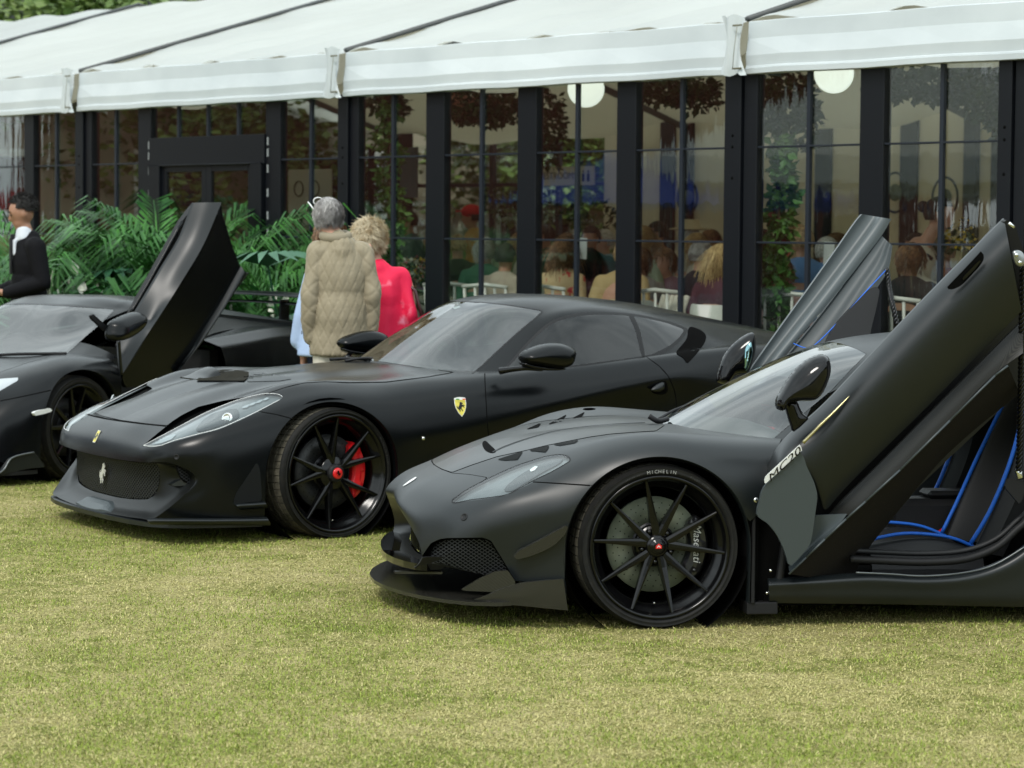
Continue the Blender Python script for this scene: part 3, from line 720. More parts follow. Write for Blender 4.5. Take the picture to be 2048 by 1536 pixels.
# ------------------------------------------------------------------ wheels (axle along +y = outboard, centre at the origin)
def tyre_mesh(R, r_in, w, blocks=64, face_y=0.0):
    """carcass with sidewall ribs, tread cut by lateral grooves"""
    h = R - r_in
    prof = [(r_in, -.012), (r_in + .006, -.002), (r_in + .012, 0.0), (r_in + h * .35, .006), (r_in + h * .42, .0045), (r_in + h * .7, .003), (r_in + h * .74, .0045), (R - .016, -.006), (R - .004, -.022), (R, -.034)]
    y_in = -w
    prof_in = [(R, y_in + .034), (R - .016, y_in + .006), (r_in + h * .5, y_in), (r_in, y_in + .012)]
    tread = [(R, -.034), (R, -w * .30), (R - .007, -w * .305), (R - .007, -w * .33), (R, -w * .335), (R, -w * .48), (R - .007, -w * .485), (R - .007, -w * .52), (R, -w * .525), (R, -w * .68), (R - .007, -w * .685), (R - .007, -w * .71), (R, -w * .715), (R, y_in + .034)]
    mb = MB(); mb.lathe([(r, y + face_y) for r, y in prof], 96); mb.lathe([(r, y + face_y) for r, y in prof_in], 64)
    # tread: alternate proud blocks and narrow grooves
    V = []; F = []; k = len(tread); n = blocks * 2
    for i in range(n):
        b = i // 2; a = 2 * pi * (b + (0 if i % 2 == 0 else .86)) / blocks
        a2 = 2 * pi * (b + (.86 if i % 2 == 0 else 1)) / blocks; dr = 0 if i % 2 == 0 else -.0065; base = len(V)
        for aa in (a, a2):
            for r, y in tread:
                sk = .35 * (abs(y + w / 2) / w) * (2 * pi / blocks)     # grooves sweep back towards the shoulders
                edge = (r, y) in (tread[0], tread[-1])
                rr = r + dr * (1 if not edge else .6)
                V.append((rr * cos(aa + sk), y + face_y, rr * sin(aa + sk)))
        for q in range(k - 1): F.append((base + q, base + k + q, base + k + q + 1, base + q + 1))
    # groove walls
    m = len(V)
    for i in range(n):
        j = (i + 1) % n
        for q in range(k - 1): F.append((i * 2 * k + k + q, j * 2 * k + q, j * 2 * k + q + 1, i * 2 * k + k + q + 1))
    nf = len(mb.F); mb.add(V, F); me = mb.mesh('tyre'); mi = np.zeros(len(me.polygons), np.int32); mi[nf:] = 1; me.polygons.foreach_set('material_index', mi); return me
def rim_mesh(rl, w, depth=.03):
    """rim barrel seen from outboard; rl = outer lip radius"""
    mb = MB()
    mb.lathe([(rl - .002, -.012), (rl, -.004), (rl - .003, .004), (rl - .012, .003), (rl - .016, -.008), (rl - .022, -.014), (rl - .026, -.03), (rl - .040, -.036), (rl - .043, -.048), (rl - .052, -.052), (rl - .058, -w * .45), (rl - .050, -w * .8), (rl - .02, -w + .01)], 96)
    return mb
def spoke(mb, a_root, a_tip, r0, r1, y0, y1, w0, w1, h0, h1, bend=None):
    """tapered spoke of ridge section from the hub to the rim; bend=(radius, angle) puts a knee in it"""
    pts = [(r0, a_root, y0, w0, h0)]
    if bend: pts.append((bend[0], bend[1], y0 + (y1 - y0) * .25, w0 * .8, h0 * .95))
    N = 5
    rs, as_, ys, ws, hs = pts[-1]
    for i in range(1, N + 1):
        t = i / N; x0, z0 = rs * cos(as_), rs * sin(as_); x1, z1 = r1 * cos(a_tip), r1 * sin(a_tip); x = x0 + (x1 - x0) * t; z = z0 + (z1 - z0) * t
        pts.append((sqrt(x * x + z * z), atan2(z, x), ys + (y1 - ys) * (t ** 1.3), ws + (w1 - ws) * t, hs + (h1 - hs) * t))
    C = [Vector((r * cos(a), y, r * sin(a))) for r, a, y, _, _ in pts]; V = []; F = []
    for i, c in enumerate(C):
        t = (C[min(i + 1, len(C) - 1)] - C[max(i - 1, 0)]); t.y = 0; t.normalize(); s_ = Vector((-t.z, 0, t.x)); w_, h_ = pts[i][3], pts[i][4]; up = Vector((0, 1, 0))
        V += [c + s_ * w_ - up * h_, c + s_ * w_ - up * h_ * .12, c + s_ * w_ * .38, c - s_ * w_ * .38, c - s_ * w_ - up * h_ * .12, c - s_ * w_ - up * h_]
    k = 6
    for i in range(len(C) - 1):
        for q in range(k): F.append((i * k + q, i * k + (q + 1) % k, (i + 1) * k + (q + 1) % k, (i + 1) * k + q))
    F.append(tuple(range(k))); F.append(tuple(len(C) * k - 1 - q for q in range(k)))
    mb.add(V, F)
def arc_text(s, R, a_mid, size, y, face=1, space=1.12):
    """raised letters round a sidewall or a rim; a_mid in radians (x right, z up seen from outboard)"""
    mb = MB(); adv = size * space / R * .72; n = len(s)
    for i, ch in enumerate(s):
        if ch == ' ': continue
        me = text_mesh(ch, size); a = a_mid + (i - (n - 1) / 2) * adv      # car +x is to the left seen from outboard
        V = []
        for v in me.vertices:
            rad = R + v.co.y; aa = a + v.co.x / R
            V.append((rad * cos(aa), y, rad * sin(aa)))
        mb.add(V, [tuple(p.vertices) for p in me.polygons]); bpy.data.meshes.remove(me)
    return mb
def horse_outline(s=1.0):
    """rearing horse silhouette, about 1 unit tall, facing left"""
    p = [(-.05, .50), (.02, .46), (.06, .42), (.12, .44), (.10, .36), (.12, .28), (.16, .20), (.20, .10), (.28, .02), (.30, -.08), (.36, -.04), (.40, .06), (.36, .14), (.44, .10), (.46, -.02), (.42, -.14), (.34, -.22), (.28, -.24),
         (.26, -.32), (.18, -.38), (.22, -.48), (.12, -.48), (.08, -.36), (.14, -.26), (.04, -.22), (-.02, -.30), (-.08, -.34), (-.06, -.44), (-.14, -.46), (-.18, -.32), (-.08, -.24), (-.06, -.14), (-.10, -.02), (-.16, .02), (-.28, -.02), (-.32, -.12), (-.38, -.10),
         (-.34, .04), (-.22, .10), (-.32, .12), (-.40, .06), (-.44, .12), (-.34, .20), (-.20, .20), (-.12, .24), (-.16, .30), (-.24, .26), (-.28, .32), (-.18, .42), (-.12, .46)]
    return [(x * s, y * s) for x, y in p]
def fill_poly(poly, z=0.0, th=0.0):
    """flat or extruded concave polygon, triangulated"""
    bm = bmesh.new(); vs = [bm.verts.new((x, y, z + th)) for x, y in poly]; f = bm.faces.new(vs); bm.normal_update()
    if f.normal.z < 0: f.normal_flip()
    if th:
        r = bmesh.ops.extrude_face_region(bm, geom=[f])
        for v in r['geom']:
            if isinstance(v, bmesh.types.BMVert): v.co.z = z
    bmesh.ops.triangulate(bm, faces=bm.faces); bm.verts.index_update()
    V = [tuple(v.co) for v in bm.verts]; F = [tuple(v.index for v in q.verts) for q in bm.faces]; bm.free(); return V, F

def brake(parent, R, m_disc, m_cal, y, cal_a, cal_span, text=None, tcol=None, holes=True):
    mb = MB(); mb.lathe([(R * .46, y), (R, y), (R, y - .028), (R * .46, y - .028)], 64, close=True); d = mb.build('brake_disc', m_disc, parent)
    if holes:
        hb = MB()
        for ring, (rr, n_) in enumerate(((.56, 20), (.66, 24), (.77, 28), (.88, 32))):
            for i in range(n_):
                a = 2 * pi * (i + ring * .33) / n_; hb.lathe([(.0, .0006), (.0028, .0006)], 6, c=(R * rr * cos(a), y, R * rr * sin(a)))
        hb.build('drilled_hole', M_VOID, d)
    hb = MB(); hb.lathe([(.05, y + .012), (R * .40, y + .012), (R * .47, y + .002)], 40)
    for i in range(10):
        a = 2 * pi * i / 10; hb.lathe([(0, .014), (.006, .014), (.006, 0)], 8, c=(R * .43 * cos(a), y, R * .43 * sin(a)))
    hb.build('disc_bell', mat('bell_metal', (.03, .03, .032), .4, metal=.8), d)
    # caliper: a bridge of stepped section swept over the disc edge
    cb = MB(); V = []; F = []; n = 22; Y = y + .052
    for i in range(n + 1):
        t = i / n; a = cal_a + (t - .5) * cal_span; e = min(t, 1 - t) * n; k = min(1, .45 + e * .22)
        lob = 1 + .05 * (1 if (i % 7) in (2, 3, 4) else 0)
        ri, ro = R * (1 - .30 * k), R * (1 + .13 * k * lob)
        for r, yy in ((ri, y + .006), (ri, Y - .018), (ri + .012, Y - .004), ((ri + ro) / 2 - .006, Y), ((ri + ro) / 2 + .01, Y - (.0 if (i % 7) in (2, 3, 4) else .007)), (ro - .012, Y - .008), (ro, Y - .024), (ro, y - .05)): V.append((r * cos(a), yy, r * sin(a)))
    for i in range(n):
        for q in range(7): F.append((i * 8 + q, (i + 1) * 8 + q, (i + 1) * 8 + q + 1, i * 8 + q + 1))
    F += [tuple(range(8)), tuple(n * 8 + 7 - q for q in range(8))]
    cb.add(V, F, False)
    for f_ in (-.36, .0, .36):
        a = cal_a + f_ * cal_span; cb.lathe([(0, .004), (.007, .004), (.008, 0)], 10, c=(R * .98 * cos(a), Y - .004, R * .98 * sin(a)))
    c = cb.build('brake_caliper', m_cal, parent)
    return d, c

def make_wheel(parent, loc, style, steer=0.0, side=1):
    """style 'fork' (centre lock, forked spokes, red caliper) or 'pair' (five lugs, spokes in pairs)"""
    w = empty('wheel'); w.parent = parent; w.location = loc; w.rotation_euler = (0, 0, steer + (0 if side == 1 else pi))
    if style == 'fork': R, rl, tw = .347, .314, .285
    elif style == 'pair': R, rl, tw = .339, .297, .25
    else: R, rl, tw = .338, .282, .255
    key = 'wheel_' + style
    if key not in MESHLIB:
        lib = {}
        lib['tyre'] = tyre_mesh(R, rl - .004, tw, 58)
        mb = rim_mesh(rl, tw)
        if style == 'fork':
            for kk in range(5):
                a = radians(5 + 72 * kk)
                spoke(mb, a, a + radians(15), .05, rl - .022, -.030, -.012, .021, .0055, .045, .022, bend=(.110, a + radians(8)))
                spoke(mb, a, a - radians(15), .05, rl - .022, -.030, -.012, .021, .0055, .045, .022, bend=(.110, a - radians(8)))
            mb.lathe([(.0, -.03), (.085, -.03), (.092, -.045), (.085, -.09), (0, -.09)], 40)
        elif style == 'pair':
            for kk in range(5):
                a = radians(24 + 72 * kk)
                for sg in (1, -1): spoke(mb, a + sg * radians(8), a + sg * radians(18), .046, rl - .020, -.046, -.010, .0185, .0055, .045, .020)
            mb.lathe([(.030, -.036), (.042, -.040), (.050, -.052), (.054, -.10), (0, -.10)], 40); mb.lathe([(.0, -.085), (.082, -.085), (.086, -.095), (.086, -.12)], 40)
        else:
            for kk in range(5):
                a = radians(90 + 72 * kk)
                for sg in (1, -1): spoke(mb, a + sg * radians(10), a + sg * radians(15), .06, rl - .02, -.03, -.012, .018, .010, .04, .02)
            mb.lathe([(0, -.024), (.05, -.028), (.075, -.045), (.075, -.10), (0, -.10)], 32)
        lib['rim'] = mb.mesh('rim')
        if style == 'pair':
            hb = MB()
            for kk in range(5):
                a = radians(-12 + 72 * kk) ; hb.lathe([(.0, -.050), (.007, -.050), (.0085, -.054), (.0085, -.088)], 10, c=(.065 * cos(a), 0, .067 * sin(a)))
            lib['lug'] = hb.mesh('lug')
            hb = MB(); hb.lathe([(0, -.026), (.019, -.026), (.0235, -.028), (.026, -.033), (.033, -.033), (.034, -.05)], 40); lib['cap'] = hb.mesh('cap')
            bx_ = [(-.0125, -.008), (.0125, -.008), (.0125, .004), (0, .0135), (-.0125, .004)]
            V, F = fill_poly(bx_); hb = MB(); hb.add([(-x, -.0245, z) for x, z, _ in V], [tuple(reversed(f)) for f in F]); lib['mark'] = hb.mesh('mark')
            arr = [(-.0075, -.002), (0, .0065), (.0075, -.002), (.0055, -.0045), (0, .0018), (-.0055, -.0045)]
            V, F = fill_poly(arr); hb = MB(); hb.add([(-x, -.0240, z) for x, z, _ in V], [tuple(reversed(f)) for f in F]); lib['chevron'] = hb.mesh('chevron')
        elif style == 'fork':
            hb = MB(); hb.lathe([(0, -.006), (.036, -.006), (.046, -.012), (.050, -.024), (.050, -.05)], 6 * 6)
            for kk in range(12):
                a = 2 * pi * kk / 12; hb.lathe([(0, -.0105), (.005, -.0105), (.006, -.02)], 6, c=(.043 * cos(a), 0, .043 * sin(a)))
            lib['lock'] = hb.mesh('lock')
            hb = MB(); hb.lathe([(0, .003), (.026, .003), (.029, .0), (.030, -.008)], 32); lib['cap'] = hb.mesh('cap')
            V, F = fill_poly(horse_outline(.033)); hb = MB(); hb.add([(-x, .0042, z) for x, z, _ in V], [tuple(reversed(f)) for f in F]); lib['mark'] = hb.mesh('mark')
        MESHLIB[key] = lib
    lib = MESHLIB[key]
    ty = link('tyre', lib['tyre'], [M_RUBBER, M_TREAD], w)
    rim = link('rim', lib['rim'], M_RIM, w)
    if style == 'pair':
        link('lug_nut', lib['lug'], M_RIM, w); link('centre_cap', lib['cap'], M_GLOSS, w)
        link('cap_badge', lib['mark'], M_RED, w); link('cap_chevron', lib['chevron'], M_WHITE, w)
        brake(w, .198, M_DISC, mat('black_caliper', (.008, .008, .009), .3, coat=.5), -.115, radians(180 + 4), radians(80))
    elif style == 'fork':
        link('centre_lock', lib['lock'], M_BLACK, w); link('centre_cap', lib['cap'], M_RED, w); link('cap_emblem', lib['mark'], M_GLOSS, w)
        brake(w, .200, M_DISCD, M_RED, -.105, radians(180 - 2), radians(92))
    else:
        brake(w, .19, M_DISCD, M_BLACK, -.12, radians(180), radians(70), holes=False)
    # valve
    hb = MB(); hb.tube([(0, -.05, -rl + .058), (0, -.034, -rl + .062), (0, -.022, -rl + .066)], .0035, 8); hb.build('valve', M_CHROME, w, rot=(0, radians(-4), 0))
    return w
MESHLIB = {}
# ------------------------------------------------------------------ the front-engined coupe
G = Car(672, 950, 380, 30, .93, 'sports_car', 'satin black front-engined coupe with a yellow shield badge, red brake caliper and closed doors')
GT = [  # stations nose -> tail; columns centre -> sill (x, y, z) in metres
 [(.978,0,.398),(.970,0,.434),(.938,0,.515),(.853,0,.585),(.66,0,.662),(.46,0,.728),(.22,0,.785),(-.05,0,.822),(-.35,0,.848),(-.62,0,.866),(-.92,0,.873),(-1.35,0,.875),(-1.8,0,.88),(-2.2,0,.90),(-2.7,0,.94),(-3.2,0,.96),(-3.6,0,.965),(-3.68,0,.90)],
 [(.976,.27,.400),(.968,.27,.436),(.934,.27,.515),(.845,.27,.59),(.65,.27,.672),(.46,.27,.742),(.22,.27,.800),(-.05,.27,.835),(-.35,.27,.853),(-.62,.27,.866),(-.92,.27,.873),(-1.35,.27,.875),(-1.8,.27,.88),(-2.2,.27,.90),(-2.7,.27,.94),(-3.2,.27,.96),(-3.6,.27,.965),(-3.68,.27,.90)],
 [(.966,.5,.405),(.958,.5,.440),(.922,.5,.515),(.81,.5,.586),(.63,.5,.655),(.46,.5,.712),(.22,.5,.770),(-.05,.5,.803),(-.35,.5,.825),(-.62,.5,.845),(-.92,.5,.862),(-1.35,.5,.87),(-1.8,.5,.88),(-2.2,.5,.90),(-2.7,.5,.95),(-3.2,.5,.965),(-3.59,.5,.965),(-3.67,.5,.90)],
 [(.948,.66,.412),(.944,.66,.448),(.915,.655,.510),(.80,.65,.572),(.63,.665,.655),(.45,.69,.728),(.2,.72,.812),(-.05,.74,.826),(-.35,.75,.812),(-.62,.75,.828),(-.92,.74,.845),(-1.35,.74,.872),(-1.8,.74,.90),(-2.2,.72,.93),(-2.7,.72,.975),(-3.2,.68,.978),(-3.57,.66,.97),(-3.655,.66,.90)],
 [(.892,.785,.420),(.892,.79,.455),(.866,.79,.520),(.75,.79,.592),(.59,.80,.648),(.42,.82,.70),(.19,.84,.765),(-.05,.85,.784),(-.35,.845,.776),(-.62,.835,.795),(-.92,.83,.822),(-1.35,.84,.862),(-1.8,.855,.905),(-2.2,.86,.945),(-2.7,.87,.978),(-3.2,.81,.975),(-3.53,.76,.965),(-3.62,.76,.89)],
 [(.80,.85,.38),(.80,.865,.43),(.77,.88,.495),(.69,.89,.555),(.56,.905,.605),(.40,.922,.655),(.19,.935,.710),(-.05,.94,.725),(-.35,.935,.705),(-.62,.922,.725),(-.92,.915,.748),(-1.35,.925,.778),(-1.8,.94,.83),(-2.2,.95,.865),(-2.7,.965,.87),(-3.2,.92,.87),(-3.48,.85,.86),(-3.56,.83,.80)],
 [(.768,.865,.33),(.75,.885,.37),(.71,.905,.42),(.64,.925,.46),(.53,.945,.50),(.388,.965,.55),(.19,.98,.60),(-.05,.985,.62),(-.35,.978,.57),(-.62,.962,.56),(-.92,.955,.60),(-1.35,.965,.68),(-1.8,.975,.76),(-2.15,.98,.80),(-2.7,.99,.72),(-3.2,.965,.70),(-3.46,.89,.70),(-3.53,.86,.66)],
 [(.825,.84,.255),(.755,.875,.285),(.69,.91,.32),(.61,.932,.355),(.51,.952,.39),(.385,.972,.42),(.19,.982,.45),(-.05,.985,.46),(-.35,.975,.43),(-.62,.935,.44),(-.92,.915,.48),(-1.35,.915,.55),(-1.8,.925,.62),(-2.15,.94,.66),(-2.7,.985,.52),(-3.2,.96,.48),(-3.44,.89,.48),(-3.5,.86,.45)],
 [(.895,.80,.185),(.80,.855,.205),(.70,.90,.225),(.60,.93,.245),(.50,.95,.265),(.385,.968,.285),(.19,.975,.29),(-.05,.98,.29),(-.35,.965,.28),(-.62,.935,.29),(-.92,.92,.31),(-1.35,.92,.34),(-1.8,.93,.36),(-2.15,.95,.37),(-2.7,.98,.33),(-3.2,.955,.30),(-3.42,.88,.30),(-3.48,.85,.29)],
 [(.955,.75,.13),(.84,.825,.125),(.71,.885,.12),(.60,.92,.115),(.5,.945,.11),(.385,.958,.105),(.19,.96,.11),(-.05,.96,.11),(-.35,.955,.11),(-.62,.955,.11),(-.92,.955,.115),(-1.35,.955,.12),(-1.8,.96,.125),(-2.15,.965,.13),(-2.7,.965,.14),(-3.2,.94,.16),(-3.40,.86,.18),(-3.46,.83,.19)],
]
PB = np.array(GT, float).transpose(1, 0, 2)
body = net_surface(PB, .016, smooth=2)
GC = [  # cabin: stations from the cowl to the tail, columns centre -> belt
 [(-.68,0,.850),(-.72,.35,.848),(-.87,.66,.830),(-.93,.75,.81),(-.96,.84,.77)],
 [(-.86,0,.975),(-.91,.34,.97),(-1.08,.64,.925),(-1.13,.735,.885),(-1.16,.85,.81)],
 [(-1.06,0,1.10),(-1.11,.32,1.09),(-1.27,.59,1.04),(-1.33,.69,1.00),(-1.37,.855,.835)],
 [(-1.29,0,1.215),(-1.33,.30,1.205),(-1.47,.535,1.165),(-1.51,.645,1.125),(-1.58,.865,.86)],
 [(-1.6,0,1.258),(-1.62,.28,1.25),(-1.72,.51,1.212),(-1.76,.625,1.168),(-1.84,.865,.885)],
 [(-2.05,0,1.243),(-2.05,.28,1.232),(-2.08,.50,1.195),(-2.10,.615,1.150),(-2.15,.855,.91)],
 [(-2.45,0,1.195),(-2.44,.28,1.182),(-2.42,.50,1.14),(-2.4,.62,1.085),(-2.42,.80,.93)],
 [(-2.8,0,1.135),(-2.78,.28,1.12),(-2.75,.50,1.075),(-2.72,.63,1.01),(-2.70,.80,.92)],
 [(-3.2,0,1.06),(-3.18,.28,1.05),(-3.15,.50,1.01),(-3.1,.64,.965),(-3.1,.77,.91)],
 [(-3.56,0,.985),(-3.55,.28,.98),(-3.52,.50,.955),(-3.5,.62,.94),(-3.5,.74,.90)],
]
cabin = net_surface(np.array(GC, float), .016, smooth=1)

def arch_val(V, cx, cz, R, ymin=.55):
    dx = V[:, 0] - cx; dz = V[:, 2] - cz
    rz = R * .972; d = np.where(dz > 0, np.hypot(dx, dz * R / rz), np.abs(dx)); v = R - d
    return np.where(V[:, 1] > ymin, v, -1)
def arch_flange(car, tree, cx, cz, R, m, depth=.05, name='arch_lip', r_in=None):
    """returned edge of the wheel opening and the dark wheel housing behind it"""
    V = []; F = []; k = 0
    A = [(-R, z) for z in np.linspace(.10 - cz, 0, 8)[:-1]] + [(-R * cos(a), R * .972 * sin(a)) for a in np.linspace(0, pi, 61)] + [(R, z) for z in np.linspace(0, .10 - cz, 8)[1:]]
    for dx, dz in A:
        o = Vector((cx + dx * 1.004, 2.0, cz + dz * 1.004)); p, n, _, _ = tree.ray_cast(o, Vector((0, -1, 0)))
        y = p.y if p is not None else .95
        V += [(cx + dx, y + .001, cz + dz), (cx + dx * .985, y - .006, cz + dz * .985), (cx + dx * .985, y - depth, cz + dz * .985)]
    n = len(A)
    for i in range(n - 1):
        for q in (0, 1): F.append((3 * i + q, 3 * i + 3 + q, 3 * i + 4 + q, 3 * i + 1 + q))
    V = np.array(V)
    for sd in (1, -1):
        link(name, mesh_np(name, V * [1, sd, 1], F if sd == 1 else [tuple(reversed(f)) for f in F]), m, car.root)
        mb = MB(); mb.lathe([(R + .01, .93), (R + .012, .52), (.02, .52)], 40, c=(0, 0, 0)); mb.build('wheel_housing', M_VOID, car.root, loc=(cx, 0 if sd == 1 else 0, cz), rot=(0, 0, 0 if sd == 1 else pi))

for cx in (0.036, -2.72):
    body = clip(body, arch_val(body.V, cx, .345, .388))[0]
G_full = body.copy(); G_cab = cabin.copy()
tree_b = G.bvh(body); tree_bc = G.bvh(body, cabin)
arch_flange(G, tree_b, .036, .345, .388, M_PAINT); arch_flange(G, tree_b, -2.72, .345, .388, M_PAINT)

front = lambda V: V[:, 0] > -1.2
lens_px = [(287.3,890.8),(321.7,872.5),(363,850.6),(413,824.6),(467.5,802.7),(509,791),(536,787),(557,788.8),(565,793.8),(559,799.6),(515,822.5),(478,840),(438,857),(396.7,868),(348.8,881),(321.7,890.8),(300.8,892.5)]
hood_edge = [(334,851.5),(345,843),(363,831),(397,814),(447,801.7),(500,793),(529,789),(570,775),(607,766),(650,763.5),(700,765),(771,764),(850,754.5),(898,746.5)]
lens_s = smooth_poly(lens_px, 5)
chan_px = [(287.3,890.5)] + [(300,879),(318,864)] + hood_edge[:6] + [(520,789.5),(509,791.5),(467.5,803.2),(413,825.1),(363,851.1),(321.7,873)]
hood_px = [(100,790),(150,818),(170,826),(200,834),(238,840),(290,847)] + hood_edge + [(907,744.5),(770,722.5),(640,712),(560,650),(200,650)]
lens, body = G.split(body, lens_s, .0, front)
chan, body = G.split(body, chan_px, 0.0, front)
hood, body = G.split(body, hood_px, .7, front)
# bumper below the line that leaves the headlamp for the wheel arch
bump_px = [(100,600),(238,842),(290,849),(334,853.5),(300,880),(286,892),(305,894),(350,882),(438,858.5),(478,841.5),(516,823),(550,829),(600,842),(640,860),(640,1100),(60,1100),(60,700)]
bumper, body = G.split(body, bump_px, .45, lambda V: V[:, 0] > .0)
door_px = [(969.5,747),(970,765),(972,800),(975,850),(981,905),(984,960),(985,990),(1180,990),(1352,985),(1353,850),(1352,800),(1348,778),(1336,752),(1318,732),(1296,716),(1150,600),(1000,600)]
door, body = G.split(body, door_px, .6, lambda V: (V[:, 0] < -.6) & (V[:, 1] > .80))
G.part('bonnet', hood, M_PAINT, merged=True)
G.part('front_bumper', bumper, M_PAINT, merged=True)
doors = G.part('door', door, M_PAINT)
G.part('body_shell', body, M_PAINT, merged=True)
G.part('headlight_channel', offset(chan, -.03), M_VOID)
backing = offset(G_full, -.032); G.part('inner_shell', backing, M_VOID, merged=True)
# headlights: clear lens over a silver housing
lens_o = G.part('headlight', lens, M_LENS)
for o, sd in zip(lens_o, (1, -1)):
    h = offset(lens, -.014); V = h.V * [1, sd, 1]
    link('headlight_housing', mesh_np('headlight_housing', V, h.F if sd == 1 else [tuple(reversed(f)) for f in h.F]), M_SILVER, o)
wscr_px = [(945,747),(905,745),(770,724),(640,714.5),(500,640),(600,560),(860,598),(905,603),(960,604.5),(1009,609.5),(1050,615.5),(1078,620.5),(1083,623.5),(1078,630),(1040,662),(1000,698),(965,731)]
wscr, cab2 = G.split(cabin, wscr_px, .3, lambda V: V[:, 0] > -1.7)
swin_px = smooth_poly([(1003,746),(1020,724),(1050,689),(1080,659),(1105,641),(1140,629),(1190,624),(1262,627),(1330,640),(1366,653),(1376,660),(1366,676),(1345,696),(1322,709),(1295,717),(1200,730),(1100,742),(1040,746.5)], 4)
swin, cab2 = G.split(cab2, swin_px, 0, lambda V: V[:, 0] < -.9)
seal, glass_ = G.split(swin, smooth_poly([(1014,741),(1028,722),(1058,688),(1088,659),(1113,644),(1148,634),(1192,629.5),(1262,632),(1325,644),(1360,656),(1367,661),(1358,675),(1340,690),(1318,702),(1292,711),(1200,724),(1100,736),(1045,741)], 4), 0)
seal, glass_ = glass_, seal
G.part('roof', cab2, M_PAINT, merged=True)
G.part('windscreen', wscr, M_SCREEN, merged=True)
G.part('window_seal', seal, M_BLACK)
G.part('side_window', glass_, M_TINT)
tree_g = G.bvh(G_full, G_cab)
# line work
ribbon(G, tree_g, [(945,747),(965,731),(1000,698),(1040,662),(1078,630),(1083,623.5),(1078,620.5),(1050,615.5),(1009,609.5),(960,604.5),(915,603)], 'windscreen_seal', M_BLACK, w=.006)
ribbon(G, tree_g, [(1262,631),(1275,660),(1284,700),(1287,714)], 'window_divider', M_BLACK, w=(.018, .010), lift=.003)
ribbon(G, tree_g, lens_px[:1] + lens_px[16:9:-1] + lens_px[9:10], 'headlight_rim', M_WHITE, w=.0016, lift=.002)
ribbon(G, tree_g, lens_px[:9], 'headlight_rim', M_WHITE, w=.0013, lift=.002)
# front wheel steered a little towards the camera; the others straight
make_wheel(G.root, (0, .955, .343), 'fork', radians(4), 1)
make_wheel(G.root, (0, -.955, .343), 'fork', radians(4), -1)
make_wheel(G.root, (-2.72, .955, .343), 'fork', 0, 1)
make_wheel(G.root, (-2.72, -.955, .343), 'fork', 0, -1)
# ------------------------------------------------------------------ the mid-engined coupe with raised doors
K = Car(1318, 1103, 490, 8, .93, 'supercar', 'matte charcoal mid-engined supercar nearest the camera with both doors swung up and blue seat piping')
KT = [
 [(.985,0,.440),(1.012,0,.478),(.955,0,.537),(.84,0,.590),(.70,0,.656),(.54,0,.708),(.38,0,.738),(.2,0,.760),(0,0,.773),(-.2,0,.778),(-.4,0,.778),(-.62,0,.778)],
 [(1.00,.2,.432),(1.018,.2,.470),(.95,.2,.533),(.83,.2,.588),(.69,.2,.652),(.53,.2,.704),(.38,.2,.742),(.2,.2,.770),(0,.2,.785),(-.2,.2,.785),(-.4,.2,.78),(-.62,.2,.778)],
 [(1.0,.36,.418),(1.005,.36,.455),(.935,.37,.525),(.81,.365,.580),(.69,.39,.632),(.53,.45,.686),(.38,.5,.727),(.2,.53,.758),(0,.55,.776),(-.2,.56,.776),(-.4,.56,.77),(-.62,.56,.765)],
 [(.978,.50,.375),(.965,.53,.425),(.90,.54,.498),(.79,.54,.560),(.66,.56,.615),(.52,.59,.668),(.38,.62,.716),(.2,.66,.767),(0,.68,.793),(-.2,.68,.786),(-.4,.67,.770),(-.62,.66,.76)],
 [(.955,.60,.32),(.915,.645,.385),(.865,.685,.455),(.765,.71,.523),(.645,.73,.580),(.51,.745,.632),(.38,.765,.690),(.2,.80,.764),(0,.835,.795),(-.2,.835,.783),(-.4,.825,.766),(-.62,.815,.757)],
 [(.943,.62,.268),(.878,.712,.33),(.830,.765,.400),(.740,.815,.465),(.630,.850,.525),(.51,.875,.570),(.385,.89,.628),(.2,.925,.708),(0,.945,.742),(-.2,.942,.728),(-.4,.925,.702),(-.6,.905,.69)],
 [(.94,.63,.262),(.866,.735,.30),(.812,.790,.35),(.720,.842,.405),(.615,.882,.450),(.505,.912,.490),(.388,.945,.53),(.2,.975,.625),(0,.988,.655),(-.2,.982,.63),(-.4,.966,.58),(-.6,.945,.56)],
 [(.937,.64,.256),(.856,.745,.275),(.797,.80,.305),(.705,.840,.345),(.607,.878,.375),(.503,.908,.405),(.39,.942,.425),(.2,.972,.48),(0,.984,.50),(-.2,.975,.48),(-.4,.957,.44),(-.6,.94,.42)],
 [(.933,.65,.25),(.846,.750,.25),(.785,.80,.26),(.69,.832,.275),(.60,.868,.29),(.50,.900,.305),(.39,.932,.315),(.2,.967,.32),(0,.97,.32),(-.2,.965,.32),(-.4,.955,.31),(-.6,.94,.30)],
 [(.93,.655,.245),(.836,.750,.225),(.775,.795,.215),(.68,.825,.20),(.595,.860,.195),(.50,.892,.19),(.392,.925,.19),(.2,.96,.19),(0,.96,.19),(-.2,.96,.19),(-.4,.95,.19),(-.6,.94,.19)],
]
kb = net_surface(np.array(KT, float).transpose(1, 0, 2), .014, smooth=2)
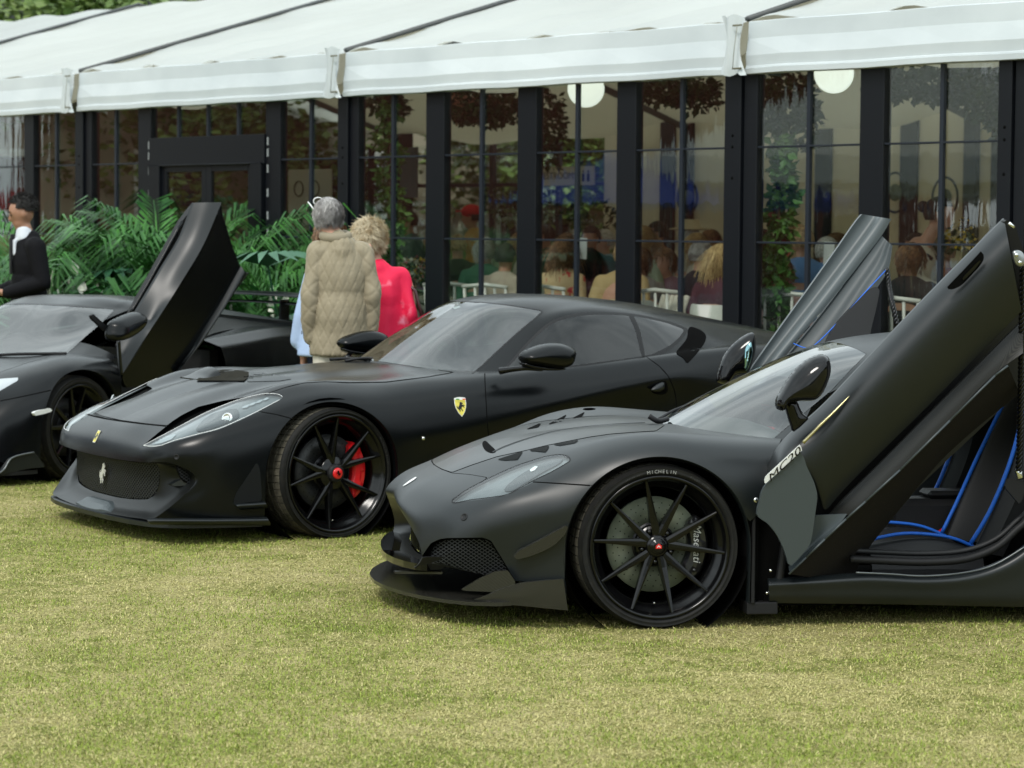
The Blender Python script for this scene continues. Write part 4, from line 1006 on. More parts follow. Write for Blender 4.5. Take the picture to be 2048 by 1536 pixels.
KC = [
 [(-.17,0,.768),(-.21,.3,.762),(-.38,.55,.752),(-.49,.70,.748),(-.60,.80,.72)],
 [(-.42,0,.905),(-.45,.30,.89),(-.58,.53,.865),(-.68,.66,.835),(-.78,.80,.765)],
 [(-.68,0,1.03),(-.70,.28,1.015),(-.79,.50,.985),(-.87,.62,.95),(-.95,.82,.81)],
 [(-.93,0,1.128),(-.94,.27,1.113),(-.985,.485,1.080),(-1.05,.60,1.04),(-1.12,.84,.84)],
 [(-1.3,0,1.185),(-1.3,.27,1.175),(-1.32,.48,1.14),(-1.35,.59,1.10),(-1.4,.86,.87)],
 [(-1.8,0,1.17),(-1.8,.26,1.16),(-1.8,.46,1.12),(-1.8,.58,1.07),(-1.8,.87,.91)],
 [(-2.4,0,1.08),(-2.4,.25,1.07),(-2.4,.44,1.04),(-2.4,.57,1.0),(-2.4,.86,.93)],
 [(-3.0,0,.98),(-3.0,.25,.975),(-3.0,.42,.96),(-3.0,.56,.945),(-3.0,.83,.91)],
 [(-3.52,0,.93),(-3.52,.25,.93),(-3.51,.42,.925),(-3.5,.56,.92),(-3.48,.78,.89)],
]
kc = net_surface(np.array(KC, float), .018, smooth=1)
KR = [  # rear quarter from the door opening to the tail
 [(-1.72,.88,.90),(-1.74,.95,.80),(-1.72,.985,.60),(-1.66,.97,.40),(-1.58,.955,.27),(-1.56,.93,.10)],
 [(-1.95,.90,.93),(-1.95,.965,.84),(-1.95,.99,.62),(-1.95,.97,.42),(-1.95,.965,.25),(-1.95,.94,.10)],
 [(-2.3,.90,.955),(-2.3,.965,.87),(-2.3,.99,.70),(-2.3,.985,.45),(-2.3,.98,.25),(-2.3,.95,.11)],
 [(-2.7,.88,.965),(-2.7,.955,.88),(-2.7,.99,.74),(-2.7,.99,.5),(-2.7,.98,.28),(-2.7,.95,.13)],
 [(-3.1,.84,.94),(-3.1,.91,.86),(-3.1,.96,.72),(-3.1,.96,.5),(-3.1,.95,.3),(-3.1,.92,.17)],
 [(-3.5,.74,.89),(-3.48,.80,.82),(-3.46,.86,.70),(-3.44,.88,.5),(-3.42,.86,.32),(-3.40,.84,.2)],
 [(-3.62,.0,.86),(-3.62,.0,.80),(-3.60,.0,.70),(-3.58,.0,.5),(-3.56,.0,.32),(-3.54,.0,.2)],
]
kr = net_surface(np.array(KR, float), .025, smooth=1, cu=(5,))
kb = clip(kb, arch_val(kb.V, .006, .338, .385))[0]; kr = clip(kr, arch_val(kr.V, -2.70, .352, .385))[0]
K_full = kb.copy(); K_cab = kc.copy(); ktree_b = K.bvh(kb); ktree = K.bvh(kb, kc)
arch_flange(K, ktree_b, .006, .338, .385, M_PAINT2); arch_flange(K, K.bvh(kr), -2.70, .352, .385, M_PAINT2)
# rear edge of the front wing, where the raised door has left the opening
fend_end = [(1566,870),(1556,893),(1545,912),(1536,945),(1528,978),(1514,1030),(1500,1043),(1490,1030),(1486,1100),(1480,1400),(900,1400),(700,1000),(700,700),(1540,700)]
kb, _ = K.split(kb, fend_end, 0, None)
klens_px = [(903.6,1003.5),(909.7,996.4),(934,979),(965,962.5),(985.6,952.3),(1026.6,933.8),(1067.6,919.5),(1098.4,911.3),(1123,909.2),(1137.4,914.3),(1139.4,921.5),(1129,928.7),(1098.4,946),(1067.6,960.5),(1039,976.9),(1014,989),(985.6,994.3),(944.6,999.4),(911.8,1005.6)]
klens, kb = K.split(kb, smooth_poly(klens_px, 4), 0, front)
khood_px = [(840,900),(862,925),(874,933),(883,938),(903.6,945),(944.6,929.7),(993.8,913.3),(1047,902),(1098.4,889.7),(1180,874),(1222,868),(1270,864.4),(1312,862),(1330,850),(1322,840),(1300,760),(1000,780)]
khood, kb = K.split(kb, khood_px, .75, front)
intake_px = [(843,1113),(862,1086),(880,1078),(894,1076),(965,1075),(982,1081),(1002,1113),(1016,1137),(1035,1170),(1020,1220),(800,1200)]
intake, kb = K.split(kb, intake_px, 0, front)
kbump_px = [(700,800),(862,926),(883,938.5),(903.6,946),(940,949),(975,955),(965,962.5),(934,979),(903,1000),(906,1006),(944,1000.5),(986,995),(1014,990),(1040,977),(1066,963.6),(1109,966.2),(1180,970.7),(1200,972),(1200,1300),(700,1300)]
kbump, kb = K.split(kb, kbump_px, .5, front)
K.part('bonnet', khood, mat('charcoal_bonnet', (.008, .009, .009), .30, spec=.6), merged=True)
K.part('front_bumper', kbump, M_PAINT2, merged=True); K.part('front_wing', kb, M_PAINT2)
K.part('inner_shell', offset(clip(K_full, -K_full.V[:, 0] - .42)[0], -.032), M_VOID, merged=True)
lo = K.part('headlight', klens, M_LENS)
for o, sd in zip(lo, (1, -1)):
    h = offset(klens, -.014); V = h.V * [1, sd, 1]
    link('headlight_housing', mesh_np('headlight_housing', V, h.F if sd == 1 else [tuple(reversed(f)) for f in h.F]), M_SILVER, o)
ribbon(K, ktree, klens_px + klens_px[:1], 'headlight_rim', M_BLACK, w=.003, lift=.0015)
kws_px = [(1541,882),(1500,877),(1468,873.5),(1395,863.5),(1340,854),(1318,845),(1200,800),(1500,640),(1645,684),(1652,683.5),(1680,687),(1710,696),(1733,708),(1700,741),(1664,780)]
kws, kc2 = K.split(kc, kws_px, .4, lambda V: V[:, 0] > -1.2)
# opening left by the near and far doors: side glass zone above the sill
V = kc2.V; opening = np.maximum(np.maximum(V[:, 0] + .80 + (1.0 - V[:, 2]) * -.75, -(V[:, 0] + 1.72)), .575 - V[:, 1])
kc2 = clip(kc2, -opening)[0]
K.part('windscreen', kws, M_SCREEN, merged=True); K.part('roof', kc2, M_PAINT2, merged=True); K.part('rear_quarter', kr, M_PAINT2)
kin = offset(intake, -.055); K.part('intake_backing', kin, M_VOID)
for sd in (1, -1): make_wheel(K.root, (0, .955 * sd, .338), 'pair', radians(3), sd)
for sd in (1, -1): make_wheel(K.root, (-2.70, .965 * sd, .345), 'pair', 0, sd)

# --- splitter and lower carbon parts (plan shape x, y at z)
def plan_solid(car, name, outline, z0, z1, m, mirror=True, parent=None):
    """horizontal plate: half outline (x, y) from the centre line out and back; z0 / z1 a number or function (x, y)"""
    P = list(outline) + [(x, -y) for x, y in reversed(outline)] if mirror else list(outline)
    f0 = z0 if callable(z0) else (lambda x, y: z0); f1 = z1 if callable(z1) else (lambda x, y: z1)
    g = fill_grid(P, .03); V = g.V; n = len(V)
    A = np.array([(v[0], v[1], f1(v[0], v[1])) for v in V]); B = np.array([(v[0], v[1], f0(v[0], v[1])) for v in V])
    from collections import Counter
    E = Counter((f[i], f[(i + 1) % len(f)]) for f in g.F for i in range(len(f)))
    F = [tuple(f) for f in g.F] + [tuple(i + n for i in reversed(f)) for f in g.F]
    VV = np.vstack([A, B]); b = len(VV); ex = []; k = 0
    for a, c in E:
        if (c, a) not in E: ex += [A[a], A[c], B[c], B[a]]; F.append((b + k + 3, b + k + 2, b + k + 1, b + k)); k += 4
    VV = np.vstack([VV, np.array(ex)]); me = bpy.data.meshes.new(name); me.from_pydata(VV.tolist(), [], [list(map(int, f)) for f in F]); me.update()
    return link(name, me, m, parent or car.root)
plan_solid(K, 'front_splitter', [(1.105,0),(1.10,.12),(1.075,.28),(1.02,.46),(.95,.62),(.87,.76),(.77,.87),(.66,.925),(.55,.90),(.5,.6),(.5,0)], lambda x, y: .088 + .03 * max(0, (1.0 - x)), lambda x, y: .103 + .03 * max(0, 1.0 - x), M_CARBON)
# skirt that climbs from the splitter to the wheel arch
def kp(a, b, y): return ('p', a, b, y)
loft(K, 'splitter_skirt', [[kp(949,1199,.86),kp(951,1201,.86),kp(955,1203,.86)],[kp(970,1192,.885),kp(970,1198,.885),kp(972,1206,.88)],[kp(996,1181,.90),kp(996,1194,.90),kp(997,1208,.895)],[kp(1033,1168,.922),kp(1034,1188,.925),kp(1035,1211,.92)],[kp(1080,1162,.945),kp(1082,1188,.945),kp(1085,1216,.94)],[kp(1127,1158,.96),kp(1131,1188,.96),kp(1136,1221,.955)]], M_CARBON, th=.015, cu=(), flip=False, smooth=0)
panel(K, 'splitter_fin', [(920,1181),(958,1158),(990,1143),(1016,1141),(1033,1167),(1020,1172),(1000,1180),(985,1184)], lambda a, b: .80 + .0018 * (a - 920) * .6, M_CARBON, th=.02)
panel(K, 'canard', [(1010.7,1117.5),(1029,1113.8),(1034,1106),(1039.4,1101),(1076.4,1082),(1137.5,1048.6),(1136,1056),(1129.7,1069.7),(1110,1089),(1088.7,1101.5),(1060,1112.8),(1035,1119),(1020,1119.5)], lambda a, b: .925 + .00035 * (a - 1010) - .0003 * (b - 1080), M_CARBON, th=.03, dome=.0)
# rounded lower lip of the mouth (left-right bar of carbon in front of the grille)
lipc = [(.985,.60,.235),(1.02,.50,.222),(1.055,.34,.212),(1.072,.17,.208),(1.075,0,.206)]
lipf = lipc + [(x, -y, z) for x, y, z in reversed(lipc[:-1])]
plan_solid(K, 'mouth_lip', [(1.052,0),(1.049,.14),(1.035,.30),(1.005,.46),(.965,.58),(.93,.63),(.90,.60),(.90,.3),(.90,0)], lambda x, y: .188 + .03 * abs(y), lambda x, y: .216 + .03 * abs(y), mat('dark_lip', (.003, .003, .003), .07, spec=.4))

# mouth: surround back to the grille, vertical bars, dark backing
mo = [KT[0][0], KT[1][0], KT[2][0], KT[3][0], KT[4][0], KT[5][0], (.95,.60,.235), (1.0,.45,.215), (1.03,.2,.207), (1.03,0,.205)]
mi_ = [(.90,0,.43),(.90,.17,.42),(.885,.3,.40),(.87,.40,.36),(.86,.45,.32),(.86,.46,.28),(.88,.44,.25),(.90,.33,.235),(.92,.15,.228),(.92,0,.228)]
P = np.array([[np.array(a) * (1 - t) + np.array(b) * t for t in (0, .3, 1)] for a, b in zip(mo, mi_)]); sfm = net_surface(P, .02, smooth=0)
K.part('mouth_surround', sfm, mat('satin_inner_nose', (.004, .0045, .0045), .36, spec=.3), merged=True)
for i in range(-9, 10):
    yb = i * .046; x = .905 - .04 * (abs(yb) / .45) ** 2; zt = .425 - .07 * (abs(yb) / .45) ** 3
    mbb = MB(); mbb.box(x - .03, x + .012, yb - .004, yb + .004, .232, zt, ch=.003); mbb.build('grille_bar', M_GLOSS, K.root)
mbb = MB(); mbb.box(.80, .81, -.5, .5, .2, .46); mbb.build('radiator', M_VOID, K.root)
# ------------------------------------------------------------------ supercar: raised doors, mirrors, sill, cabin
Yd = lambda py: 1.0 + .0005 * (1150 - py)
def door_skin(car, A, B, name, m, bulge, parent, side=1, n=5, th=.02):
    rows = []
    for (a, b) in zip(A, B):
        r = []
        for t, dy in bulge:
            px = a[0] + (b[0] - a[0]) * t; py = a[1] + (b[1] - a[1]) * t; r.append(('p', px, py, side * (Yd(py) + dy)))
        rows.append(r)
    return loft(car, name, rows, m, th, parent, step=.02, smooth=1)
nd = empty('door'); nd.parent = K.root
A_ = [(1530,966),(1547,908),(1581,866),(1616,838),(1652,805),(1700,754),(1764,686),(1848,598),(1932,513),(2008,437)]
B_ = [(1603,902),(1616,935),(1636,985),(1648,1024),(1664,1006),(1700,966),(1762,904),(1852,816),(1950,716),(2043,622)]
door_skin(K, A_, B_, 'door_skin', M_PAINT2, [(0, -.15), (.08, -.085), (.22, -.03), (.5, .0), (.8, -.015), (1, -.05)], nd)
S1 = [(1660,1030),(1674,1012),(1684,1001),(1740,947),(1850,836),(1960,726),(2046,640)]
S2 = [(1700,1030),(1712,1016),(1731,1001),(1800,937),(1900,838),(1990,747),(2046,706)]
door_skin(K, S1, S2, 'door_lower_strip', M_CARBON_M, [(0, -.115), (.3, -.08), (.7, -.03), (1, .0)], nd)
U1 = [(1578,1148),(1612,1115),(1650,1078),(1692,1038),(1731,1003),(1800,940),(1900,841),(1990,751),(2016,731)]
U2 = [(1700,1167),(1708,1150),(1722,1122),(1745,1085),(1790,1030),(1836,974),(1900,903),(1990,826),(2040,788)]
M_FELT = mat('dusty_underside', (.016, .014, .012), .95, spec=.1, noise=(160, (.06, .05, .035), .62, .8), bump=(300, .5, .001))
door_skin(K, U1, U2, 'door_underside', M_FELT, [(0, -.0), (.35, -.06), (.7, -.15), (1, -.26)], nd)
mb = MB()
for a, b in zip(U1[:-1], U1[1:]): mb.tube([tuple(K.at(*a, y=Yd(a[1]) + .003)), tuple(K.at(*b, y=Yd(b[1]) + .003))], .0045, 6)
mb.build('door_edge_trim', M_SILL, nd)
door_skin(K, [(1631,1031),(1622,1078),(1612,1100),(1579,1134)], [(1694,1028),(1672,1058),(1640,1086),(1581,1143)], 'door_fairing', M_SILL, [(0, -.06), (.4, -.05), (1, .0)], nd)
panel(K, 'kick_panel', smooth_poly([(1528.5,973),(1565,938),(1600,904),(1613,932),(1628,964),(1634.6,989),(1633,1010),(1630,1031),(1623.5,1075),(1614,1098),(1582,1132),(1577,1128),(1569,1102),(1554,1070),(1534,1045.5),(1513.4,1030.7),(1519.6,1001)], 2), lambda a, b: 1.035 + .0004 * (1150 - b) , M_SILL, th=.018, parent=nd)
panel(K, 'nameplate', [(1526,972),(1531,953),(1600,889),(1605,900)], lambda a, b: 1.045 + .0004 * (1150 - b), M_WHITE, th=.006, parent=nd)
# lettering on the nameplate: M C 2 0
def plate_text(car, s, p0, p1, yf, size, m, parent, name='lettering', lift=.002, shear=.3, space=1.0):
    a = car.at(p0[0], p0[1], y=yf(*p0)); b = car.at(p1[0], p1[1], y=yf(*p1)); u = b - a; L_ = np.linalg.norm(u); u /= L_
    nrm = np.cross(u, np.array([0, 0, 1.0])); nrm /= np.linalg.norm(nrm)
    if nrm[1] < 0: nrm = -nrm
    up = np.cross(nrm, u); up = up if up[2] > 0 else -up; me = text_mesh(s, size, .0008, shear, space); xs = [v.co.x for v in me.vertices]; w = max(xs) - min(xs); k = L_ / w; c = (a + b) / 2
    Mx = frame(c + nrm * lift, u * k, up, nrm); me.transform(Mx); return link(name, me, m, parent)
plate_text(K, 'MC20', (1535,962), (1600,899), lambda a, b: 1.046 + .0004 * (1150 - b), .036, M_GLOSS, nd, shear=.35)
tube_px(K, 'brass_trim', [(1606,886,Yd(886)+.01),(1640,851,Yd(851)+.0),(1672,820,Yd(820)-.02),(1699,792,Yd(792)-.04)], [.007,.006,.005,.002], mat('champagne_metal', (.45, .40, .22), .25, metal=.9), nd)
panel(K, 'door_handle', smooth_poly([(1893,577),(1925,543),(1955,511),(1962,503),(1967,508),(1967,520),(1958,534),(1946,547),(1925,569),(1908,578),(1899,579)], 3), lambda a, b: Yd(b) + .000, M_VOID, th=.008, parent=nd)
panel(K, 'handle_blade', [(1921,562),(1930,550),(1955,524),(1964,517),(1964,521),(1948,540),(1926,562)], lambda a, b: Yd(b) + .007, M_GLOSS, th=.012, parent=nd)
panel(K, 'door_end', [(2008,437),(2030,448),(2036,470),(2048,505),(2052,640),(2043,624),(2030,540),(2018,480)], lambda a, b: Yd(b) - .10, M_BLACK, th=.06, parent=nd)
panel(K, 'door_inner', [(2004,442),(2040,620),(2050,760),(1990,830),(1836,975),(1700,1140),(1600,1120),(1600,900),(1700,770)], lambda a, b: Yd(b) - .30, M_LEATHER, th=.05, parent=nd, h=20)
# latch on the trailing end and the twisted strap hanging from it
inflate(K, 'latch', smooth_poly([(2024,506),(2031,500),(2043,503),(2050,514),(2050,528),(2040,534),(2028,525)], 3), 1.30, .012, .02, mat('cast_metal', (.32, .33, .33), .3, metal=.9), nd, h=2)
for lx, ly in ((2033, 510), (2040, 525)): q = MB(); c = K.at(lx, ly, y=1.312); q.lathe([(0, .004), (.007, .004), (.008, 0)], 12, c=tuple(c)); q.build('latch_screw', M_CHROME, nd)
tube_px(K, 'latch_pin', [(2018,446,1.33),(2028,455,1.33)], .007, M_CHROME, nd)
nr = rope(K, 'door_strap', [(2046,530,1.25),(2044,640,1.18),(2042,780,1.05),(2039,900,.93),(2037,945,.9)], .013, M_GLOSS, K.root)
inflate(K, 'strap_clamp', [(2028,938),(2045,940),(2048,958),(2034,960)], .90, .015, .015, M_CHROME, K.root)
panel(K, 'strap_buckle', [(2016,956),(2048,962),(2048,990),(2040,1010),(2010,975)], .9, M_BLACK, th=.02)
# mirrors
def mirror_near(car, parent):
    inflate(car, 'mirror_housing', smooth_poly([(1550,812),(1553,795),(1559,785),(1570,765),(1583,747),(1600,729),(1618,716),(1636,709),(1646,708.5),(1656,715),(1660,730),(1659,750),(1650,774),(1640,791),(1627,801),(1603,802),(1590,803),(1575,806),(1568,820),(1558,821)], 2), 1.16, .09, .06, M_GLOSS, parent)
    inflate(car, 'mirror_arm', smooth_poly([(1568,806),(1578,796),(1590,797),(1597,808),(1604,824),(1617,835),(1610,845),(1587,864),(1580,850),(1573,828)], 2), 1.10, .03, .03, M_GLOSS, parent)
mirror_near(K, nd)
# the far door: seen from its inner side, leaning away
fd = empty('door'); fd.parent = K.root
Yf = lambda py: -(1.0 + .0005 * (1150 - py))
loft(K, 'door_frame', [[('p', a[0] + (b[0] - a[0]) * t, a[1] + (b[1] - a[1]) * t, Yf(a[1]) + dy) for t, dy in ((0, .02), (.15, .0), (.45, .0), (.62, .05), (.8, .06), (1, .05))] for a, b in
     zip([(1470,785),(1500,741),(1560,656),(1620,573),(1672,500),(1714,440),(1724,428.5)], [(1530,765),(1553,730),(1616,655),(1672,588),(1722,525),(1768,464),(1783,438)])], mat('grey_door_frame', (.085, .10, .105), .42), .03, fd, step=.02, smooth=0, flip=True)
loft(K, 'door_card', [[('p', a[0] + (b[0] - a[0]) * t, a[1] + (b[1] - a[1]) * t, Yf(a[1]) + dy) for t, dy in ((0, .02), (.3, .06), (.55, .07), (.75, .10), (1, .10))] for a, b in
     zip([(1548,752),(1575,712),(1632,642),(1690,566),(1735,505),(1762,470)], [(1700,760),(1700,700),(1722,640),(1752,580),(1778,535),(1785,492)])], mat('grey_leather', (.050, .060, .064), .5), .03, fd, step=.03, smooth=0, flip=True)
panel(K, 'door_pocket', smooth_poly([(1650,700),(1668,655),(1700,618),(1735,583),(1758,575),(1754,610),(1742,660),(1730,720),(1680,740)], 3), lambda a, b: Yf(b) + .175, M_LEATHER, th=.03, parent=fd)
tube_px(K, 'blue_piping', [(1587,687,Yf(687)+.11),(1612,696,Yf(696)+.14),(1632,688,Yf(688)+.15),(1680,640,Yf(640)+.16),(1730,585,Yf(585)+.17),(1774,538,Yf(538)+.16)], .0028, M_BLUE, fd)
rope(K, 'door_strap', [(1774,538,-1.15),(1779,575,-1.1),(1786,610,-1.0),(1794,650,-.95)], .012, M_GLOSS, K.root)
inflate(K, 'mirror_housing', smooth_poly([(1432,760),(1436,740),(1444,717),(1455,700),(1468,686),(1486,672),(1504,664),(1510,672),(1511.5,700),(1505,725),(1497,745),(1490,749),(1473,750),(1462,762),(1456,769),(1440,767)], 2), -1.16, .07, .08, M_GLOSS, fd)
inflate(K, 'mirror_glass', smooth_poly([(1489,702),(1494,690),(1502,684),(1506,700),(1501,725),(1493,742),(1488,735)], 2), -1.09, .012, .01, mat('mirror_face', (.25, .42, .45), .03, metal=1), fd)
inflate(K, 'mirror_arm', smooth_poly([(1458,768),(1466,758),(1476,752),(1486,765),(1476,778),(1462,780)], 2), -1.10, .02, .02, M_BLACK, fd)
# sill and opening
def yb(a, b): return .955
loft(K, 'side_sill', [[kp(a, t, y1), kp(a + 1, t + 7, y1 + .034), kp(a + 2, (t + b) / 2, y1 + .030), kp(a + 3, b - 8, y1 + .020), kp(a + 3, b, y1 + .004)] for a, t, b, y1 in
   ((1536,1158,1206,.93),(1640,1152,1207,.93),(1735,1146,1208,.93),(1850,1151,1210,.93),(1930,1145,1212,.935),(1990,1128,1213,.94),(2050,1092,1214,.95),(2120,1010,1216,.96))], M_PAINT2, .02, step=.02, smooth=1)
tube_px(K, 'sill_trim', [(1712,1145,.955),(1780,1148,.957),(1850,1152,.958),(1930,1145,.96),(1990,1129,.965),(2052,1092,.975)], .0035, M_SILVER, K.root)
for nm, dz, r, m_ in (('door_seal', 0, .017, M_BLACK), ('door_seal', 17, .012, M_LEATHER)):
    tube_px(K, nm, [(1700,1118-dz,.90-dz*.004),(1760,1121-dz,.90-dz*.004),(1850,1124-dz,.90-dz*.004),(1930,1118-dz,.90-dz*.004),(1990,1096-dz,.90-dz*.004),(2030,1062-dz,.90-dz*.004),(2060,1030-dz,.90-dz*.004),(2110,930-dz,.90-dz*.004)], r, m_)
# sheet behind the front wheel: liner, hinge and dampers
mb = MB(); mb.box(-.62, -.405, .62, .88, .10, .64); mb.build('hinge_pillar', M_VOID, K.root)
mb = MB(); mb.box(-.400, -.385, .70, .955, .10, .50, ch=.004); mb.build('wheel_arch_liner', M_BLACK, K.root)
mb = MB(); mb.box(-.50, -.37, .80, .945, .055, .105, ch=.004); mb.build('jacking_pad', M_BLACK, K.root)
tube_px(K, 'gas_strut', [(1575,1050,.92),(1566,1110,.92),(1558,1165,.92)], .018, M_BLACK)
for a, b in ((1512,1000),): 
    p, n = K.hit(ktree, a, b); q = MB(); q.ball(tuple(p), (.011, .006, .011)); q.build('wing_screw', M_CHROME, K.root)
for a, b in ((1566,1169),(1534,1186),(1541,1141)):
    q = MB(); c = K.at(a, b, y=.935); q.ball(tuple(c), (.007, .006, .007)); q.build('hinge_bolt', M_CHROME, K.root)
# cabin tub, seats, console
mb = MB()
mb.box(-2.0, -.45, -.90, .90, .085, .13); mb.build('floor_pan', M_VOID, K.root)
mb = MB(); mb.box(-2.06, -2.0, -.86, .86, .13, 1.02); mb.build('rear_bulkhead', M_LEATHER, K.root)
mb = MB(); mb.box(-.66, -.50, -.86, .78, .30, .74, ch=.05); mb.build('dashboard', M_LEATHER, K.root)
def seat(y0, near):
    s_ = empty('seat'); s_.parent = K.root; s_.location = (-.20, y0, 0)
    def bl(nm, pts, rr, m_): q = MB(); q.tube(pts, rr, 14, flat=1); return q.build(nm, m_, s_)
    # cushion with raised bolsters, backrest leaning rearwards with wings
    cs = [[(-.78,-.26,.20),(-.78,-.2,.30),(-.78,-.1,.27),(-.78,.1,.27),(-.78,.2,.30),(-.78,.26,.20)],[(-.95,-.27,.20),(-.95,-.21,.335),(-.95,-.1,.275),(-.95,.1,.275),(-.95,.21,.335),(-.95,.27,.20)],
          [(-1.12,-.27,.20),(-1.12,-.21,.33),(-1.12,-.1,.255),(-1.12,.1,.255),(-1.12,.21,.33),(-1.12,.27,.20)],[(-1.28,-.25,.19),(-1.28,-.2,.27),(-1.28,-.1,.235),(-1.28,.1,.235),(-1.28,.2,.27),(-1.28,.25,.19)]]
    sf = net_surface(np.array(cs, float), .02, smooth=1); solid(None, 'seat_cushion', sf.V, sf.F, M_LEATHER, .05, s_, d=(0, 0, -1))
    bk = [[(x - .23, y_ * w_, z) for y_, x, z in ((-.27, -1.19 - lean + .10, zz), (-.22, -1.16 - lean + .14, zz + .01), (-.12, -1.25 - lean, zz), (.12, -1.25 - lean, zz), (.22, -1.16 - lean + .14, zz + .01), (.27, -1.19 - lean + .10, zz))] for zz, lean, w_ in ((.26, -.02, .92), (.42, .05, 1.0), (.58, .12, .98), (.72, .17, .86), (.85, .215, .62), (.96, .25, .50))]
    sf = net_surface(np.array(bk, float), .02, smooth=1); solid(None, 'backrest', sf.V, sf.F, M_LEATHER, .06, s_, d=(-1, 0, -.2))
    for sg in (1, -1):
        q = MB(); q.tube([tuple(p) for p in smooth_poly([(-.76,.205*sg,.315),(-.9,.215*sg,.345),(-1.02,.215*sg,.345),(-1.15,.215*sg,.325),(-1.28,.20*sg,.27)], 4, closed=False)], .0075, 6); q.build('blue_piping', M_BLUE, s_)
        q = MB(); q.tube([tuple(p) for p in smooth_poly([(-1.23,.205*sg,.30),(-1.305,.225*sg,.44),(-1.375,.22*sg,.60),(-1.43,.19*sg,.74),(-1.475,.14*sg,.87)], 4, closed=False)], .0095, 6); q.build('blue_piping', M_BLUE, s_)
    return s_
seat(.40, True); seat(-.40, False)
mb = MB(); mb.box(-1.75, -1.22, -.09, .09, .13, .44, ch=.03); mb.box(-1.75, -1.40, -.08, .08, .44, .475, ch=.02); mb.build('centre_console', M_LEATHER, K.root)
mb = MB(); c = K.at(1816, 1020, y=.0); mb.lathe([(0, .014), (.016, .012), (.018, 0)], 16, axis='z', c=tuple(c)); mb.build('rotary_knob', M_CHROME, K.root)
tube_px(K, 'belt_buckle', [(1868,1071,.15),(1886,1059,.15)], .008, M_RED)
panel(K, 'seat_belt', [(2010,975),(2035,960),(2048,1000),(1990,1085),(1975,1080)], .62, M_BLACK, th=.01)
# bonnet details: intake nostril, side gills, wipers, badge
def decal(car, tree, poly, name, m, lift=.002, mirror=False, h=3.0, parent=None, th=0.0):
    """a thin plate wrapped onto the body inside an outline given in pixels"""
    g = fill_grid(poly, h); V = []; ok = []
    for q in g.V[:, :2]:
        p, n = car.hit(tree, q[0], q[1]); ok.append(p is not None); V.append(tuple(p + n * lift) if p is not None else (0, 0, 0))
    F = [f for f in g.F if all(ok[i] for i in f)]; F = [f for f in F if max((Vector(V[f[i]]) - Vector(V[f[i - 1]])).length for i in range(len(f))) < .08]
    V = np.array(V); return [link(name, mesh_np(name, V * [1, s_, 1], [tuple(reversed(f)) for f in F] if s_ == 1 else F), m, parent or car.root) for s_ in ((1, -1) if mirror else (1,))]
M_GILL = mat('dark_gill', (.008, .009, .009), .8, spec=.15)
for pl in ([(994,919.5),(1047,902.5),(1038,916),(1035,920),(1010,921.5)], [(1050,901.5),(1100,891.5),(1096,899),(1091,905),(1070,903)], [(1106,890),(1160,880),(1150,887),(1120,892)]): decal(K, ktree, pl, 'wing_gill', M_GILL)
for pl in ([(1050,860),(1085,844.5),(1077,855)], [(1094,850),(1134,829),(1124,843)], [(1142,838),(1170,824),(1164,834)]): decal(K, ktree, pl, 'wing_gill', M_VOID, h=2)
for sg in (1,):
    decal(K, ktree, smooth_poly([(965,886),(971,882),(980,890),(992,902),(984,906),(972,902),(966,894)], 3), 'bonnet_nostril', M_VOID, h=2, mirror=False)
    ribbon(K, ktree, [(985,905),(1010,893),(1060,876),(1120,861),(1200,851),(1290,846)], 'bonnet_crease', M_PAINT2, w=(.006,.002), lift=.004, mirror=False)
# nose badge
decal(K, ktree, [(804,974),(818,963),(832,954.5),(834,956),(828,961),(812,971)], 'nose_badge', M_WHITE, h=1.5, lift=.003)
for a, b in ((928,1034),):
    p, n = K.hit(ktree, a, b); q = MB(); q.lathe([(0, .0), (.012, 0), (.013, .0015), (.016, .0015), (.017, 0)], 20, axis='z'); me = q.mesh('parking_sensor'); me.transform(Matrix.Translation(p + n * .001) @ n.to_track_quat('Z', 'Y').to_matrix().to_4x4()); link('parking_sensor', me, M_BLACK, K.root)
ribbon(K, ktree, [(1066,963.8),(1109,966.4),(1180,971),(1197,972.5)], 'shut_line', M_VOID, w=.003, lift=.0008)
tube_px(K, 'wiper_arm', [(1318,838,-.05),(1345,822,-.15),(1375,810,-.22),(1405,796,-.30)], .007, M_BLACK); tube_px(K, 'wiper_blade', [(1330,843,.0),(1365,822,-.1),(1405,799,-.28)], .006, M_BLACK)
tube_px(K, 'wiper_arm', [(1298,832,.1),(1316,842,.1),(1335,838,.05)], .012, M_BLACK)
# mesh in the side intake
kin2 = offset(intake, -.03); it = K.bvh(kin2)
def on_intake(u, v, d):
    p, n = K.hit(it, u, v); 
    return p - n * d if p is not None else Vector((.7, .7, .2))
lattice('intake_mesh', [(862,1088),(894,1079),(965,1078),(980,1084),(1000,1114),(1014,1138),(1026,1160),(900,1160),(858,1130)], 6, on_intake, M_WIRE, K.root, w=1.1, depth=.004, ang=33)
panel(K, 'intake_lip', [(846,1114),(910,1113.5),(884,1139),(858,1140),(822,1140),(838,1128)], lambda a, b: .64 + .0012 * (a - 844) - .002 * (b - 1113), M_BLACK, th=.02)
panel(K, 'splitter_blade', [(785,1142),(884,1144),(889,1150),(884,1149),(790,1147)], lambda a, b: .45 + .0018 * (a - 785), M_CARBON, th=.05)
